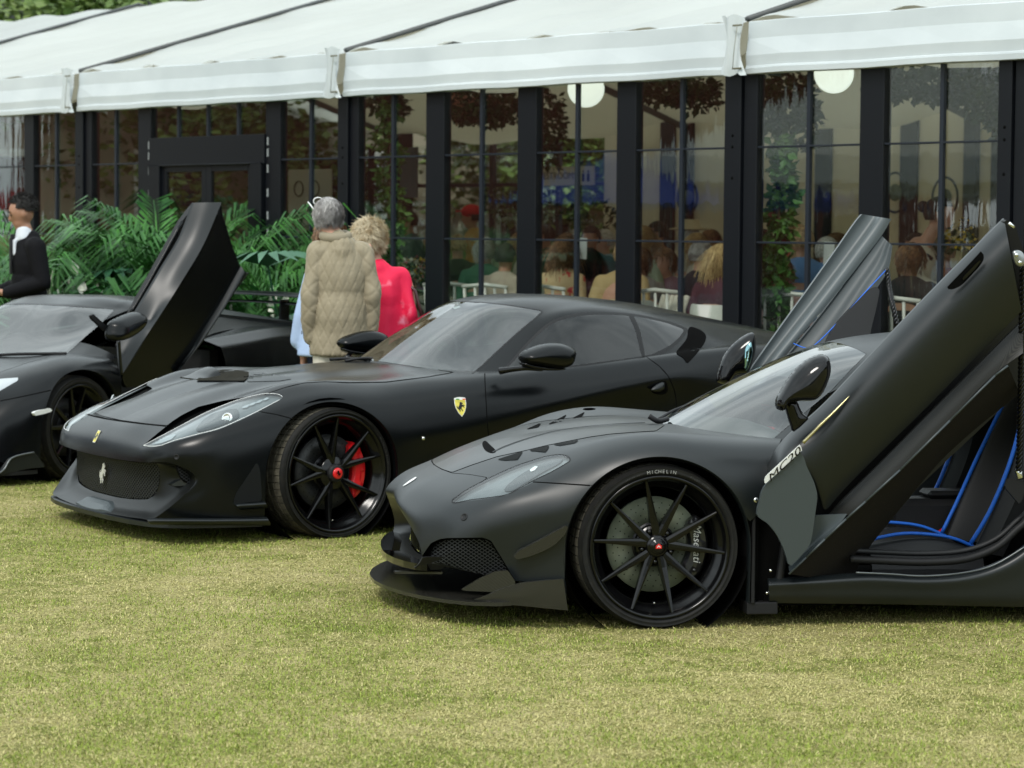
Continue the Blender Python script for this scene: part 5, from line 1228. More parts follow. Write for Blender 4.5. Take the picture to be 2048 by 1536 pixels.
# writing on tyre, rim and caliper
wheel_n = [o for o in K.root.children if o.name.startswith('wheel') and o.type == 'EMPTY' and o.location.y > 0 and o.location.x > -1][0]
def face_text(s, R, adeg, size, y, m, name, parent, space=1.12, th=.0006):
    mb = MB(); adv_ = size * space * .70 / R; n = len(s)
    for i, ch in enumerate(s):
        if ch == ' ': continue
        me = text_mesh(ch, size); am = radians(adeg) + (i - (n - 1) / 2) * adv_ * (1 if R > 0 else 1); V = []
        for v in me.vertices: V.append(((R + v.co.y) * cos(am + v.co.x / R), y, (R + v.co.y) * sin(am + v.co.x / R)))
        mb.add(V, [tuple(p.vertices) for p in me.polygons]); bpy.data.meshes.remove(me)
    # outboard is +y and +x is to the left seen from outboard, so angles run the right way for reading
    return mb.build(name, m, parent)
M_LETTER = mat('raised_rubber_letters', (.30, .30, .29), .7); M_LETTER2 = mat('moulded_letters', (.055, .054, .052), .6)
face_text('MICHELIN', .3125, 90, .020, .0095, M_LETTER, 'sidewall_lettering', wheel_n)
face_text('245/30 20', .3125, 67, .0095, .0095, M_LETTER2, 'sidewall_lettering', wheel_n)
face_text('PILOT SPORT', .3125, 122, .012, .0095, M_LETTER2, 'sidewall_lettering', wheel_n)
def low_text(s, R, adeg, size, y, m, name, parent, space=1.3):
    mb = MB(); adv_ = size * space * .70 / R; n = len(s)
    for i, ch in enumerate(s):
        if ch == ' ': continue
        me = text_mesh(ch, size); am = radians(adeg) - (i - (n - 1) / 2) * adv_; V = []
        for v in me.vertices: V.append(((R - v.co.y) * cos(am - v.co.x / R), y, (R - v.co.y) * sin(am - v.co.x / R)))
        mb.add(V, [tuple(p.vertices) for p in me.polygons]); bpy.data.meshes.remove(me)
    return mb.build(name, m, parent)

# caliper script, rim lettering, second sill, lamp internals
def upright_text(s, x, z0, z1, y, m, name, parent, shear=.25):
    me = text_mesh(s, 1.0, .002, shear); xs = [v.co.x for v in me.vertices]; w = max(xs) - min(xs); c = (max(xs) + min(xs)) / 2; k = (z1 - z0) / w
    V = [(x - v.co.y * k, y, (z0 + z1) / 2 - (v.co.x - c) * k) for v in me.vertices]; mb = MB(); mb.add(V, [tuple(p.vertices) for p in me.polygons]); bpy.data.meshes.remove(me); return mb.build(name, m, parent)
upright_text('Maserati', -.171, -.075, .085, -.060, M_WHITE, 'caliper_script', wheel_n)
low_text('VOSSEN FORGED', .272, -86, .0105, -.0355, M_LETTER2, 'rim_lettering', wheel_n)
for o in [o for o in K.root.children if o.name.startswith('side_sill')][:1]:
    me = o.data.copy(); me.transform(Matrix.Scale(-1, 4, (0, 1, 0))); me.flip_normals(); link('side_sill', me, None, K.root)
kh_tree = K.bvh(offset(klens, -.012))
decal(K, kh_tree, smooth_poly([(1008,980),(1030,958),(1062,938),(1098,922),(1124,916),(1120,927),(1088,944),(1052,966),(1025,982)], 3), 'lamp_bowl', mat('dark_reflector', (.055, .06, .064), .25, metal=.6), lift=.002, mirror=True)
decal(K, kh_tree, [(1060,941),(1070,934),(1077,934),(1070,942),(1062,945)], 'light_cell', M_WHITE, lift=.004, mirror=True, h=1.5)
# ------------------------------------------------------------------ the wedge-shaped supercar at the left
W = Car(165, 855, 310, 60, .95, 'supercar', 'black wedge-shaped supercar at the left edge with a scissor door raised and a rear wing')
WT = [
 [(1.02,0,.24),(.97,0,.34),(.86,0,.46),(.66,0,.56),(.45,0,.635),(.25,0,.695),(.05,0,.74),(-.15,0,.775),(-.35,0,.78)],
 [(1.0,.35,.24),(.95,.35,.34),(.84,.35,.46),(.65,.35,.565),(.45,.37,.64),(.25,.39,.70),(.05,.42,.75),(-.14,.42,.785),(-.35,.42,.79)],
 [(.93,.62,.22),(.87,.62,.33),(.76,.62,.45),(.62,.60,.56),(.44,.60,.645),(.27,.62,.715),(.08,.64,.765),(-.12,.67,.80),(-.35,.67,.80)],
 [(.78,.78,.18),(.74,.76,.33),(.66,.76,.45),(.55,.76,.56),(.42,.77,.64),(.27,.79,.715),(.09,.81,.775),(-.1,.82,.795),(-.35,.82,.785)],
 [(.68,.84,.16),(.66,.83,.33),(.60,.85,.44),(.50,.87,.545),(.40,.89,.61),(.27,.92,.685),(.09,.93,.745),(-.12,.93,.765),(-.35,.93,.745)],
 [(.62,.87,.13),(.60,.87,.30),(.55,.90,.39),(.46,.94,.50),(.385,.96,.555),(.27,.98,.62),(.09,.99,.69),(-.12,.99,.70),(-.35,.985,.68)],
 [(.585,.88,.11),(.575,.89,.26),(.52,.92,.33),(.45,.955,.43),(.40,.98,.47),(.27,1.0,.54),(.09,1.0,.6),(-.12,1.0,.6),(-.35,.99,.55)],
 [(.565,.89,.10),(.555,.90,.20),(.50,.93,.25),(.45,.95,.30),(.41,.975,.33),(.27,.99,.38),(.09,.99,.4),(-.12,.99,.4),(-.35,.97,.35)],
 [(.55,.90,.09),(.54,.91,.14),(.49,.935,.16),(.45,.95,.16),(.41,.965,.16),(.27,.97,.16),(.09,.97,.16),(-.12,.97,.15),(-.35,.96,.15)],
]
wb = net_surface(np.array(WT, float).transpose(1, 0, 2), .02, smooth=1)
wb = clip(wb, arch_val(wb.V, .04, .34, .385))[0]; wtree0 = W.bvh(wb)
arch_flange(W, wtree0, .04, .34, .385, M_PAINT)
WC = [
 [(-.10,0,.755),(-.10,.4,.765),(-.08,.66,.77),(-.13,.76,.775),(-.2,.86,.74)],
 [(-.35,0,.895),(-.36,.38,.895),(-.42,.62,.895),(-.48,.70,.875),(-.55,.84,.77)],
 [(-.62,0,1.06),(-.64,.34,1.06),(-.78,.54,1.04),(-.83,.62,1.01),(-.9,.84,.80)],
 [(-.72,0,1.105),(-.74,.32,1.10),(-.88,.50,1.075),(-.95,.60,1.05),(-1.05,.86,.83)],
 [(-.95,0,1.150),(-.95,.30,1.145),(-1.02,.48,1.12),(-1.08,.58,1.08),(-1.2,.86,.84)],
 [(-1.35,0,1.155),(-1.35,.28,1.145),(-1.38,.45,1.115),(-1.4,.56,1.07),(-1.45,.80,.86)],
 [(-1.8,0,1.125),(-1.8,.28,1.115),(-1.8,.42,1.085),(-1.8,.55,1.03),(-1.8,.72,.90)],
 [(-2.3,0,1.05),(-2.3,.28,1.04),(-2.3,.42,1.02),(-2.3,.55,.98),(-2.3,.68,.92)],
 [(-2.9,0,.965),(-2.9,.28,.96),(-2.9,.42,.95),(-2.9,.55,.93),(-2.9,.66,.91)],
 [(-3.4,0,.92),(-3.4,.28,.92),(-3.4,.42,.92),(-3.4,.55,.91),(-3.4,.64,.90)],
]
wc = net_surface(np.array(WC, float), .025, smooth=0, cu=(3,), cv=(2,))
wws = [(134,707.5),(82,706.5),(0,709.5),(-400,712),(-400,590),(0,608.5),(68,608.5),(164,614.5),(226,618.5),(228,621),(202,647.5),(169.5,675)]
wwin, wc = W.split(wc, wws, .3, lambda V: V[:, 0] > -1.0)
whl, wb = W.split(wb, [(-60,765),(0,757.5),(37,755),(35.5,761),(0,781.5),(-50,815)], 0)
whood, wb = W.split(wb, [(-400,1000),(-200,860),(-60,775),(0,744.5),(54.7,725.5),(98,713.7),(100,700),(-400,690)], .3)
W.part('bonnet', whood, M_PAINT, merged=True); W.part('body_shell', wb, M_PAINT, merged=True); W.part('headlight', whl, mat('pale_lens', (.35, .38, .40), .2, coat=1))
W.part('windscreen', wwin, M_SCREEN, merged=True); wtree = W.bvh(wb, wc)
V = wc.V; op = np.maximum(np.maximum(V[:, 0] + .50 - (V[:, 2] - .78) * -1.6 * -1, -(V[:, 0] + 1.42)), .57 - V[:, 1]); wc = clip(wc, -op)[0]
W.part('roof', wc, M_PAINT, merged=True)
W.part('inner_shell', offset(clip(net_surface(np.array(WT, float).transpose(1, 0, 2), .04), arch_val(net_surface(np.array(WT, float).transpose(1, 0, 2), .04).V, .04, .34, .40))[0], -.04), M_VOID, merged=True)
WR = [
 [(-1.40,.70,.845),(-1.42,.86,.855),(-1.45,.985,.81),(-1.48,1.0,.70),(-1.50,.99,.45),(-1.50,.96,.14)],
 [(-1.75,.66,.885),(-1.75,.88,.885),(-1.75,1.0,.83),(-1.78,1.01,.70),(-1.80,1.0,.45),(-1.80,.965,.14)],
 [(-2.2,.62,.925),(-2.2,.90,.92),(-2.2,1.0,.86),(-2.2,1.015,.72),(-2.2,1.01,.45),(-2.2,.98,.14)],
 [(-2.7,.60,.915),(-2.7,.88,.905),(-2.7,.99,.85),(-2.7,1.015,.72),(-2.7,1.01,.45),(-2.7,.98,.16)],
 [(-3.2,.60,.90),(-3.2,.84,.89),(-3.2,.95,.84),(-3.2,.98,.7),(-3.2,.97,.45),(-3.2,.95,.2)],
 [(-3.62,.60,.87),(-3.62,.80,.86),(-3.60,.90,.82),(-3.58,.92,.7),(-3.54,.90,.45),(-3.5,.88,.25)],
 [(-3.64,.0,.87),(-3.64,.0,.86),(-3.62,.0,.82),(-3.60,.0,.7),(-3.56,.0,.45),(-3.52,.0,.25)],
]
wr = net_surface(np.array(WR, float), .03, smooth=0, cu=(5,), cv=(1, 2)); wr = clip(wr, arch_val(wr.V, -2.70, .355, .40))[0]
W.part('rear_quarter', wr, M_PAINT); arch_flange(W, W.bvh(wr), -2.70, .355, .40, M_PAINT)
for sd in (1, -1):
    make_wheel(W.root, (.04, .965 * sd, .338), 'plain', radians(-2), sd); make_wheel(W.root, (-2.70, .965 * sd, .345), 'plain', 0, sd)
# panel ribs over the engine and the wing on two posts
for sg in (1, -1):
    mb = MB(); mb.add([(-1.75, .34*sg, 1.11), (-2.95, .34*sg, .965), (-2.95, .60*sg, .93), (-1.75, .56*sg, 1.04), (-1.75, .34*sg, 1.09), (-2.95, .34*sg, .94), (-2.95, .60*sg, .90), (-1.75, .56*sg, 1.01)], [(0,1,2,3),(7,6,5,4),(0,4,5,1),(1,5,6,2),(2,6,7,3),(3,7,4,0)]); mb.build('engine_cover_panel', M_PAINT2, W.root)
    mb = MB(); mb.tube([(-2.95, .60*sg, .935), (-2.96, .62*sg, .88)], .008, 6); mb.build('panel_edge', M_SILVER, W.root)
    mb = MB(); mb.box(-3.05, -2.93, .44*sg - .008, .44*sg + .008, .90, 1.10, ch=.004); mb.build('wing_post', M_PAINT, W.root)
prof = [(-.16, .0), (-.10, .022), (0, .034), (.10, .026), (.17, .006), (.10, .004), (0, .008), (-.10, .002)]
def wing(x0, z0, half, k, nm):
    V = []; F = []; n = len(prof); ys = np.linspace(-half, half, 13)
    for y_ in ys:
        for px_, pz_ in prof: V.append((x0 - .10 * (y_ / half) ** 2 * -1 - px_ * k * -1, y_, z0 + pz_ * k - .03 * (y_ / half) ** 2))
    for i in range(len(ys) - 1):
        for q in range(n): F.append((i * n + q, i * n + (q + 1) % n, (i + 1) * n + (q + 1) % n, (i + 1) * n + q))
    F += [tuple(range(n)), tuple(len(ys) * n - 1 - q for q in range(n))]
    mb = MB(); mb.add(V, F, True); mb.build(nm, M_PAINT2, W.root)
wing(-3.15, 1.125, .86, 1.0, 'rear_wing'); wing(-3.10, 1.07, .80, .6, 'wing_flap')
# scissor door
wd = empty('door'); wd.parent = W.root
Yw = lambda py: 1.0 + (750 - py) * .0006
def wk(a, b, dy): return ('p', a, b, Yw(b) + dy)
loft(W, 'door_shoulder', [[wk(273,624,-.16),wk(300,640,-.07),wk(318,634,.0)],[wk(322,541,-.16),wk(341,556,-.07),wk(362,565,.0)],[wk(364,470,-.16),wk(385,480,-.07),wk(408,487,.0)],[wk(387.5,406,-.16),wk(416,405,-.07),wk(443,404.7,.0)]], M_PAINT2, .02, wd, step=.03, smooth=0)
loft(W, 'door_shoulder_lower', [[wk(238,690,-.10),wk(240,720,-.04),wk(243,750,0)],[wk(255,650,-.14),wk(270,672,-.05),wk(281,690,0)],[wk(273,624,-.155),wk(300,640,-.065),wk(318,634,.0)]], M_PAINT2, .02, wd, step=.03, smooth=0)
panel(W, 'door_lower_panel', [(243.5,751),(282,691),(356,573),(403,492.5),(443.5,405.5),(445,430),(460,479),(477.5,526),(482,534),(420,636),(364,730),(352,770),(250,775)], lambda a, b: Yw(b) - .012, M_PAINT, .03, wd, h=10)
loft(W, 'door_sill_strip', [[wk(352,752,-.01),wk(360,740,.03),wk(367,729,.0)],[wk(395,678,-.01),wk(402,684,.03),wk(408,680,.0)],[wk(440,607,-.01),wk(448,616,.03),wk(454,606,.0)],[wk(482,532,-.01),wk(490,544,.03),wk(499,545,.0)]], M_PAINT2, .02, wd, step=.03, smooth=0)
tube_px(W, 'window_channel', [(262,625,.86),(300,560,.9),(364,443,.97)], .012, M_PAINT, wd)
panel(W, 'door_inner', [(265,622),(364,443),(392,406),(440,410),(476,530),(360,740),(250,750),(240,690)], lambda a, b: Yw(b) - .22, M_LEATHER, .04, wd, h=12)
inflate(W, 'mirror_housing', smooth_poly([(215.6,661),(220,645),(238,634),(265,624),(278,627),(284,638),(280.7,653),(265,669),(241.7,681),(219.5,682),(214,671.6)], 3), 1.17, .10, .06, M_PAINT, wd)
panel(W, 'mirror_arm', [(183.8,625.6),(216,654),(215,667),(181,634)], lambda a, b: 1.10, M_BLACK, .02, wd)
tube_px(W, 'mirror_post', [(238,682,1.08),(240,715,1.04),(243,748,1.0)], .010, M_PAINT2, wd)
panel(W, 'side_marker', [(65.6,824),(86,819),(104,815.5),(106,822.5),(88,828),(71,831.5)], lambda a, b: .965 + .0006 * (a - 65), M_WHITE, .02)
panel(W, 'bumper_blade', [(0,943),(5.5,941.5),(24.6,915.5),(68,904.5),(72,908),(92,934),(60,937),(20,945),(0,952)], lambda a, b: .88 + .0011 * a, M_PAINT2, .03)
tube_px(W, 'blade_edge', [(-30,960,.84),(5.5,941.5,.89),(24.6,915.5,.91),(68,904.5,.96)], .006, M_SILVER)
ribbon(W, wtree0, [(0,802),(54.7,791),(117,777)], 'bumper_crease', M_VOID, w=.004)
tube_px(W, 'wiper_arm', [(-20,711,.1),(40,708,.35),(132,707,.72)], .010, M_BLACK)
mb = MB(); mb.box(-1.5, -.3, -.85, .85, .12, .17); mb.build('floor_pan', M_VOID, W.root)
mb = MB(); mb.box(-1.6, -1.5, -.85, .85, .12, .78); mb.build('rear_bulkhead', M_LEATHER, W.root)
mb = MB(); mb.box(-.55, -.3, -.8, .8, .35, .74, ch=.04); mb.build('dashboard', M_LEATHER, W.root)
plan_solid(W, 'front_splitter', [(1.06,0),(1.02,.4),(.93,.66),(.76,.84),(.6,.92),(.42,.96),(.42,.5),(.42,0)], .07, .095, M_BLACK)
W.root['category'] = 'car'
# ------------------------------------------------------------------ coupe: nose, lamps, mirrors, badges, cabin
# mouth surround and grille
go = [tuple(GT[k][0]) for k in range(10)] + [(.985,.60,.118),(1.01,.35,.112),(1.02,.15,.11),(1.022,0,.11)]
gi = [(.930,0,.386),(.925,.27,.390),(.905,.46,.396),(.885,.56,.402),(.875,.60,.395),(.868,.612,.365),(.866,.613,.33),(.868,.60,.28),(.875,.57,.235),(.89,.52,.208),(.905,.43,.196),(.92,.30,.188),(.93,.15,.184),(.93,0,.183)]
P = np.array([[np.array(a) * (1 - t) + np.array(b) * t + np.array([-.02 * 4 * t * (1 - t), 0, 0]) for t in (0, .35, 1)] for a, b in zip(go, gi)]); sfm = net_surface(P, .02, smooth=0)
G.part('mouth_surround', sfm, mat('satin_inner_nose', (.006, .0065, .006), .36, spec=.4), merged=True)
def gx(y, z): return .922 - .058 * (abs(y) / .60) ** 2.2
gp = [(y, z) for _, y, z in gi] + [(-y, z) for _, y, z in reversed(gi)]
lattice('grille_mesh', gp, .0165, lambda u, v, d: Vector((gx(u, v) + .004 - d, u, v)), M_WIRE, G.root, w=.0038, depth=.006, ang=38)
V = [(gx(y, z) - .03, y, z) for y in np.linspace(-.60, .60, 17) for z in (.15, .42)]
mb = MB(); mb.add(V, [(2 * i, 2 * i + 1, 2 * i + 3, 2 * i + 2) for i in range(16)], True); mb.build('radiator', M_VOID, G.root)
# side duct mesh and the fin beneath it
inx = smooth_poly([(355,927),(372,933),(388,946),(392,959),(388,968),(372,966),(362,955),(356,942)], 3)
panel(G, 'side_duct', inx, .80, M_VOID, .02)
lattice('duct_mesh', inx, 5.2, lambda u, v, d: Vector(tuple(G.at(u, v, y=.806 - d))), M_WIRE, G.root, w=1.1, depth=.004, ang=35)
panel(G, 'duct_fin', [(334,974),(362,959),(366,962),(384,966),(386,969),(360,972)], lambda a, b: .70 + .0022 * (a - 334), M_PAINT2, .05)
# chrome horse on the grille, enamel badge on the nose, shield on the wing
def emblem(car, pos, nrm, poly, size, name, m, th=.003, up=(0, 0, 1), parent=None, flipx=False):
    n = Vector(nrm).normalized(); u = Vector(up); u = (u - n * u.dot(n)).normalized(); r = u.cross(n)
    V, F = fill_poly([((-x if flipx else x) * size, y * size) for x, y in poly], 0, th); mb = MB(); Mx = frame(Vector(pos), r, u, n)
    mb.add([Mx @ Vector(v) for v in V], F); return mb.build(name, m, parent or car.root)
emblem(G, (.945, 0, .30), (1, 0, .1), [(x * .8, y) for x, y in horse_outline()], .115, 'grille_emblem', M_EMBLEM, .004, flipx=True)
tree_g2 = tree_g
p, n = G.hit(tree_g, 194, 873); rect = [(-.27,-.5),(.27,-.5),(.27,.5),(-.27,.5)]
emblem(G, p + n * .001, n, rect, .072, 'nose_badge', M_EMBLEM, .002); emblem(G, p + n * .0032, n, [(x * .86, y * .93) for x, y in rect], .070, 'nose_badge_field', M_YELLOW, .0006); emblem(G, p + n * .004, n, horse_outline(), .042, 'nose_badge_horse', M_GLOSS, .0006, flipx=True)
p, n = G.hit(tree_g, 921, 814); shield = [(-.36,.5),(-.18,.545),(0,.56),(.18,.545),(.36,.5),(.37,.2),(.32,-.05),(.2,-.32),(0,-.56),(-.2,-.32),(-.32,-.05),(-.37,.2)]
emblem(G, p + n * .001, n, shield, .098, 'wing_shield', M_EMBLEM, .0025)
emblem(G, p + n * .0036, n, [(x * .88, y * .86 - .035) for x, y in shield], .098, 'shield_field', M_YELLOW, .0008); emblem(G, p + n * .0050, n, horse_outline(), .055, 'shield_horse', M_GLOSS, .0006, flipx=True)
for a, b, m_ in ((-.5,-.17,mat('green_enamel', (.02, .25, .06), .4)), (-.17,.17,M_WHITE), (.17,.5,M_RED)): emblem(G, p + n * .0040 + Vector((0, 0, .041)), n, [(a*.6,-.03),(b*.6,-.03),(b*.6,.035),(a*.6,.035)], .098, 'shield_stripe', m_, .0006)
for a, b in ((847,877),):
    p, n = G.hit(tree_g, a, b); q = MB(); q.ball(tuple(p), (.010, .005, .010)); q.build('wing_screw', M_CHROME, G.root)
p, n = G.hit(tree_g, 353, 914); q = MB(); q.lathe([(0, .0), (.010, 0), (.011, .0015), (.014, .0015), (.015, 0)], 20, axis='z'); me = q.mesh('parking_sensor'); me.transform(Matrix.Translation(p + n * .001) @ n.to_track_quat('Z', 'Y').to_matrix().to_4x4()); link('parking_sensor', me, M_BLACK, G.root)
# splitter plate, keel piece and skirts
plan_solid(G, 'front_splitter', [(1.05,0),(1.045,.3),(1.02,.55),(.975,.74),(.90,.84),(.80,.89),(.60,.95),(.42,.975),(.42,.5),(.6,0)], .085, .108, M_PAINT2)
plan_solid(G, 'splitter_keel', [(1.030,0),(1.028,.12),(1.018,.20),(1.00,.28),(.92,.28),(.92,0)], .104, lambda x, y: .112 + .050 * min(1, max(0, (.285 - abs(y)) / .13)) * min(1, max(0, (1.034 - x) / .045)), M_SILL)
loft(G, 'side_winglet', [[kp(468,1008,.955),kp(473,1011,.985),kp(478,1017,.975),kp(482,1020,.955)],[kp(500,1006,.965),kp(505,1009,1.0),kp(508,1015,.99),kp(510,1018,.97)],[kp(530,1004,.97),kp(532,1007,1.015),kp(535,1012,1.005),kp(536,1016,.975)]], M_PAINT2, .01, step=.02, smooth=0)
loft(G, 'skirt_blade', [[kp(293,1037,.86),kp(296,1041,.90),kp(300,1047,.89),kp(303,1049,.87)],[kp(360,1037,.90),kp(362,1041,.945),kp(364,1047,.935),kp(366,1050,.91)],[kp(440,1037,.94),kp(442,1041,.985),kp(443,1047,.975),kp(444,1050,.95)],[kp(500,1036,.965),kp(502,1040,1.01),kp(503,1047,1.0),kp(504,1050,.97)],[kp(534,1034,.975),kp(537,1040,1.02),kp(541,1046,1.01),kp(541,1051,.98)]], M_PAINT2, .012, step=.03, smooth=0)
decal(G, tree_g, smooth_poly([(513,926),(505,937),(487,964),(473,985),(467,1004),(474,1009),(498,1004),(521,1002),(523,985),(521,955),(519,938)], 3), 'side_channel_shade', mat('dark_gill', (.008, .009, .009), .8, spec=.15), lift=.002)  # flat patch; the side channel's shade is put into its dark colour
# lamp internals
hl_tree = G.bvh(offset(lens, -.012))
decal(G, hl_tree, [(294,888.5),(324,875),(354,867.5),(344,879),(322,887),(303,889.5)], 'daylight_strip', mat('pale_diffuser', (.30, .33, .345), .35), lift=.002, mirror=True)
decal(G, hl_tree, smooth_poly([(392,862),(405,842),(430,826),(470,818),(478,826),(474,838),(440,852),(412,861)], 3), 'lamp_bowl', mat('dark_reflector', (.055, .06, .064), .25, metal=.6), lift=.002, mirror=True)
for sd in (1, -1):
    p, n = G.hit(hl_tree, 455, 838)
    if p is not None:
        q = MB(); q.lathe([(.0, .002), (.010, .004), (.018, .001), (.022, .006), (.030, .007), (.033, .0)], 24, axis='z'); me = q.mesh('projector_lens'); nn = Vector((.75, .5 * sd, .3)).normalized()
        me.transform(Matrix.Translation(Vector((p.x, p.y * sd, p.z)) + nn * .006) @ nn.to_track_quat('Z', 'Y').to_matrix().to_4x4()); link('projector_lens', me, M_CHROME, G.root)
for i in range(4): decal(G, hl_tree, [(480+i*14,818-i*5),(490+i*14,812-i*5.3),(503+i*13,808-i*4.5),(494+i*13,816-i*5)], 'light_cell', mat('pale_diffuser', (.42, .45, .47), .35), lift=.003, mirror=True)
# bonnet scoops: mesh outlet with a raised lip
decal(G, tree_g, [(392,763),(404,752),(424,745),(446,741),(470,741),(498,746),(497,756),(488,763.5),(440,763)], 'bonnet_outlet', mat('outlet_mesh', (.010, .0095, .007), .9, spec=.1, noise=(260, (.04, .036, .025), .50, .62)), lift=.006, mirror=False, h=1.5)
for sg in (-1,):
    zs_ = lambda x: .800 + (.22 - x) * .14
    rows_ = [[(x, sg * y, zs_(x) - .004 + h_ * s_) for y, s_ in ((.15, 0), (.19, .62), (.25, .93), (.31, 1), (.37, .93), (.43, .62), (.47, 0))] for x, h_ in ((.30, .0), (.26, .016), (.225, .036), (.195, .046), (.185, .047))]
    sfs = net_surface(np.array(rows_, float), .015, smooth=0, flip=(sg == 1)); solid(None, 'scoop_roof', sfs.V, sfs.F, M_PAINT, .007, G.root, d=(0, 0, -1))
decal(G, tree_g, [(500,744),(530,746),(560,752),(590,757),(560,762),(492,764),(498,757)], 'bonnet_flute', M_PAINT2, lift=.002)
ribbon(G, tree_g, [(172,828),(200,835),(238,841.5),(290,848),(333,851.5)], 'shut_line', M_VOID, w=.006, lift=.001, mirror=False)
for pts in ([(771,765),(700,766),(650,764),(607,766.5),(570,775),(529,789.5)], [(898,747),(850,755),(771,765)], [(565,795)], [(516,822.5),(550,828.5),(581,836.5)], [(969.5,747),(970,765),(972,800),(975,850),(981,905)], [(1296,716),(1318,732),(1336,752),(1348,778),(1352,800),(1353,850)]):
    if len(pts) > 1: ribbon(G, tree_g, pts, 'shut_line', M_VOID, w=.0028, lift=.0008, mirror=True)
# door mirrors
Yg = lambda a: 1.06
def gmirror(parent):
    inflate(G, 'mirror_housing', smooth_poly([(1039,716),(1044,705),(1060,696),(1085,688),(1110,685.5),(1130,689),(1143,697),(1146,707),(1143,722),(1136,732),(1122,737),(1100,736),(1070,731),(1048,727)], 3), 1.07, .10, .07, M_PAINT, parent)
    inflate(G, 'mirror_base', smooth_poly([(1042,724),(1070,729),(1105,734),(1130,736),(1120,741),(1085,741),(1050,735)], 3), 1.06, .05, .04, M_GLOSS, parent)
    tube_px(G, 'mirror_arm', [(1000,742,.90),(1020,739,.95),(1050,736,1.02),(1085,737,1.06)], [.020,.016,.014,.016], M_GLOSS, parent)
gmirror(doors[0])
for o in list(doors[0].children):      # the far mirror is the same shape mirrored
    me = o.data.copy(); me.transform(Matrix.Scale(-1, 4, (0, 1, 0))); me.flip_normals(); me.transform(Matrix.Translation((.06, .04, -.01))); link(o.name.split('.')[0], me, None, doors[1])
# door handle recess
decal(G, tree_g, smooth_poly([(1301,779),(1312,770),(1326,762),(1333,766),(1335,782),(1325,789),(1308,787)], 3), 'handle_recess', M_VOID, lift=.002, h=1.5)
inflate(G, 'door_handle', smooth_poly([(1302,779),(1312,770),(1325,764),(1329,770),(1327,779),(1316,784),(1304,782)], 3), .985, .018, .02, M_PAINT2, doors[0])
# buttress hollow's shade as a flat dark patch behind the side glass, rear wing haunch edge
decal(G, tree_g, smooth_poly([(1378,655),(1395,658),(1408,666),(1412,675),(1408,688),(1396,704),(1382,720),(1374,726),(1366,716),(1352,706),(1362,692),(1374,676)], 3), 'buttress_shade', M_VOID, lift=.003)
# wipers
tube_px(G, 'wiper_arm', [(690,722,-.2),(735,716,-.15),(790,724,-.05)], .008, M_BLACK); tube_px(G, 'wiper_blade', [(660,719,-.35),(700,717,-.25),(760,722,-.1),(788,727,0)], .009, M_BLACK)
tube_px(G, 'wiper_arm', [(790,726,.12),(840,729,.3),(905,740,.52)], .009, M_BLACK); tube_px(G, 'wiper_blade', [(775,728,.08),(830,731,.25),(880,737,.42),(909,743,.54)], .010, M_BLACK)
# cabin
mb = MB(); mb.box(-2.3, -1.0, -.80, .80, .2, .3); mb.build('floor_pan', M_VOID, G.root)
mb = MB(); mb.box(-1.25, -.95, -.72, .72, .68, .86, ch=.05); mb.build('dashboard', M_LEATHER, G.root)
for yy in (.38, -.38):
    s_ = empty('seat'); s_.parent = G.root; s_.location = (0, yy, 0)
    mb = MB(); mb.box(-1.95, -1.45, -.25, .25, .35, .55, ch=.06); mb.build('seat_cushion', M_LEATHER, s_)
    mb = MB(); mb.box(-.09, .09, -.25, .25, 0, .55, ch=.08, M=Matrix.Translation((-1.98, 0, .5)) @ Matrix.Rotation(radians(-18), 4, 'Y')); mb.box(-.06, .06, -.12, .12, .53, .70, ch=.05, M=Matrix.Translation((-1.98, 0, .5)) @ Matrix.Rotation(radians(-18), 4, 'Y')); mb.build('backrest', M_LEATHER, s_)
mb = MB(); R_ = Matrix.Translation((-1.33, -.38, .84)) @ Matrix.Rotation(radians(68), 4, 'Y'); ring = [R_ @ Vector((.17 * cos(a), .18 * sin(a), 0)) for a in np.linspace(0, 2 * pi, 33)]; mb.tube([tuple(v) for v in ring], .014, 8, caps=False); mb.tube([tuple(R_ @ Vector((0, -.17, 0))), tuple(R_ @ Vector((0, .17, 0)))], .02, 6); mb.build('steering_wheel', M_LEATHER, G.root)
decal(G, tree_g, [(904,614),(918,610.5),(921,613),(908,617)], 'windscreen_sticker', M_WHITE, lift=-.004, h=1.5)
decal(G, tree_g, smooth_poly([(872,632),(880,622),(900,617),(920,619),(925,625),(905,632)], 3), 'sensor_housing', M_BLACK, lift=-.01, h=2)
mb = MB(); mb.box(-3.70, -.4, -.88, .88, .10, .13); mb.build('undertray', M_VOID, G.root)
wheel_g = [o for o in G.root.children if o.name.startswith('wheel') and o.type == 'EMPTY' and o.location.y > 0 and o.location.x > -1][0]
wheel_g.rotation_euler.z = radians(8)
face_text('MICHELIN PILOT', .319, 160, .015, .0085, M_LETTER2, 'sidewall_lettering', wheel_g)
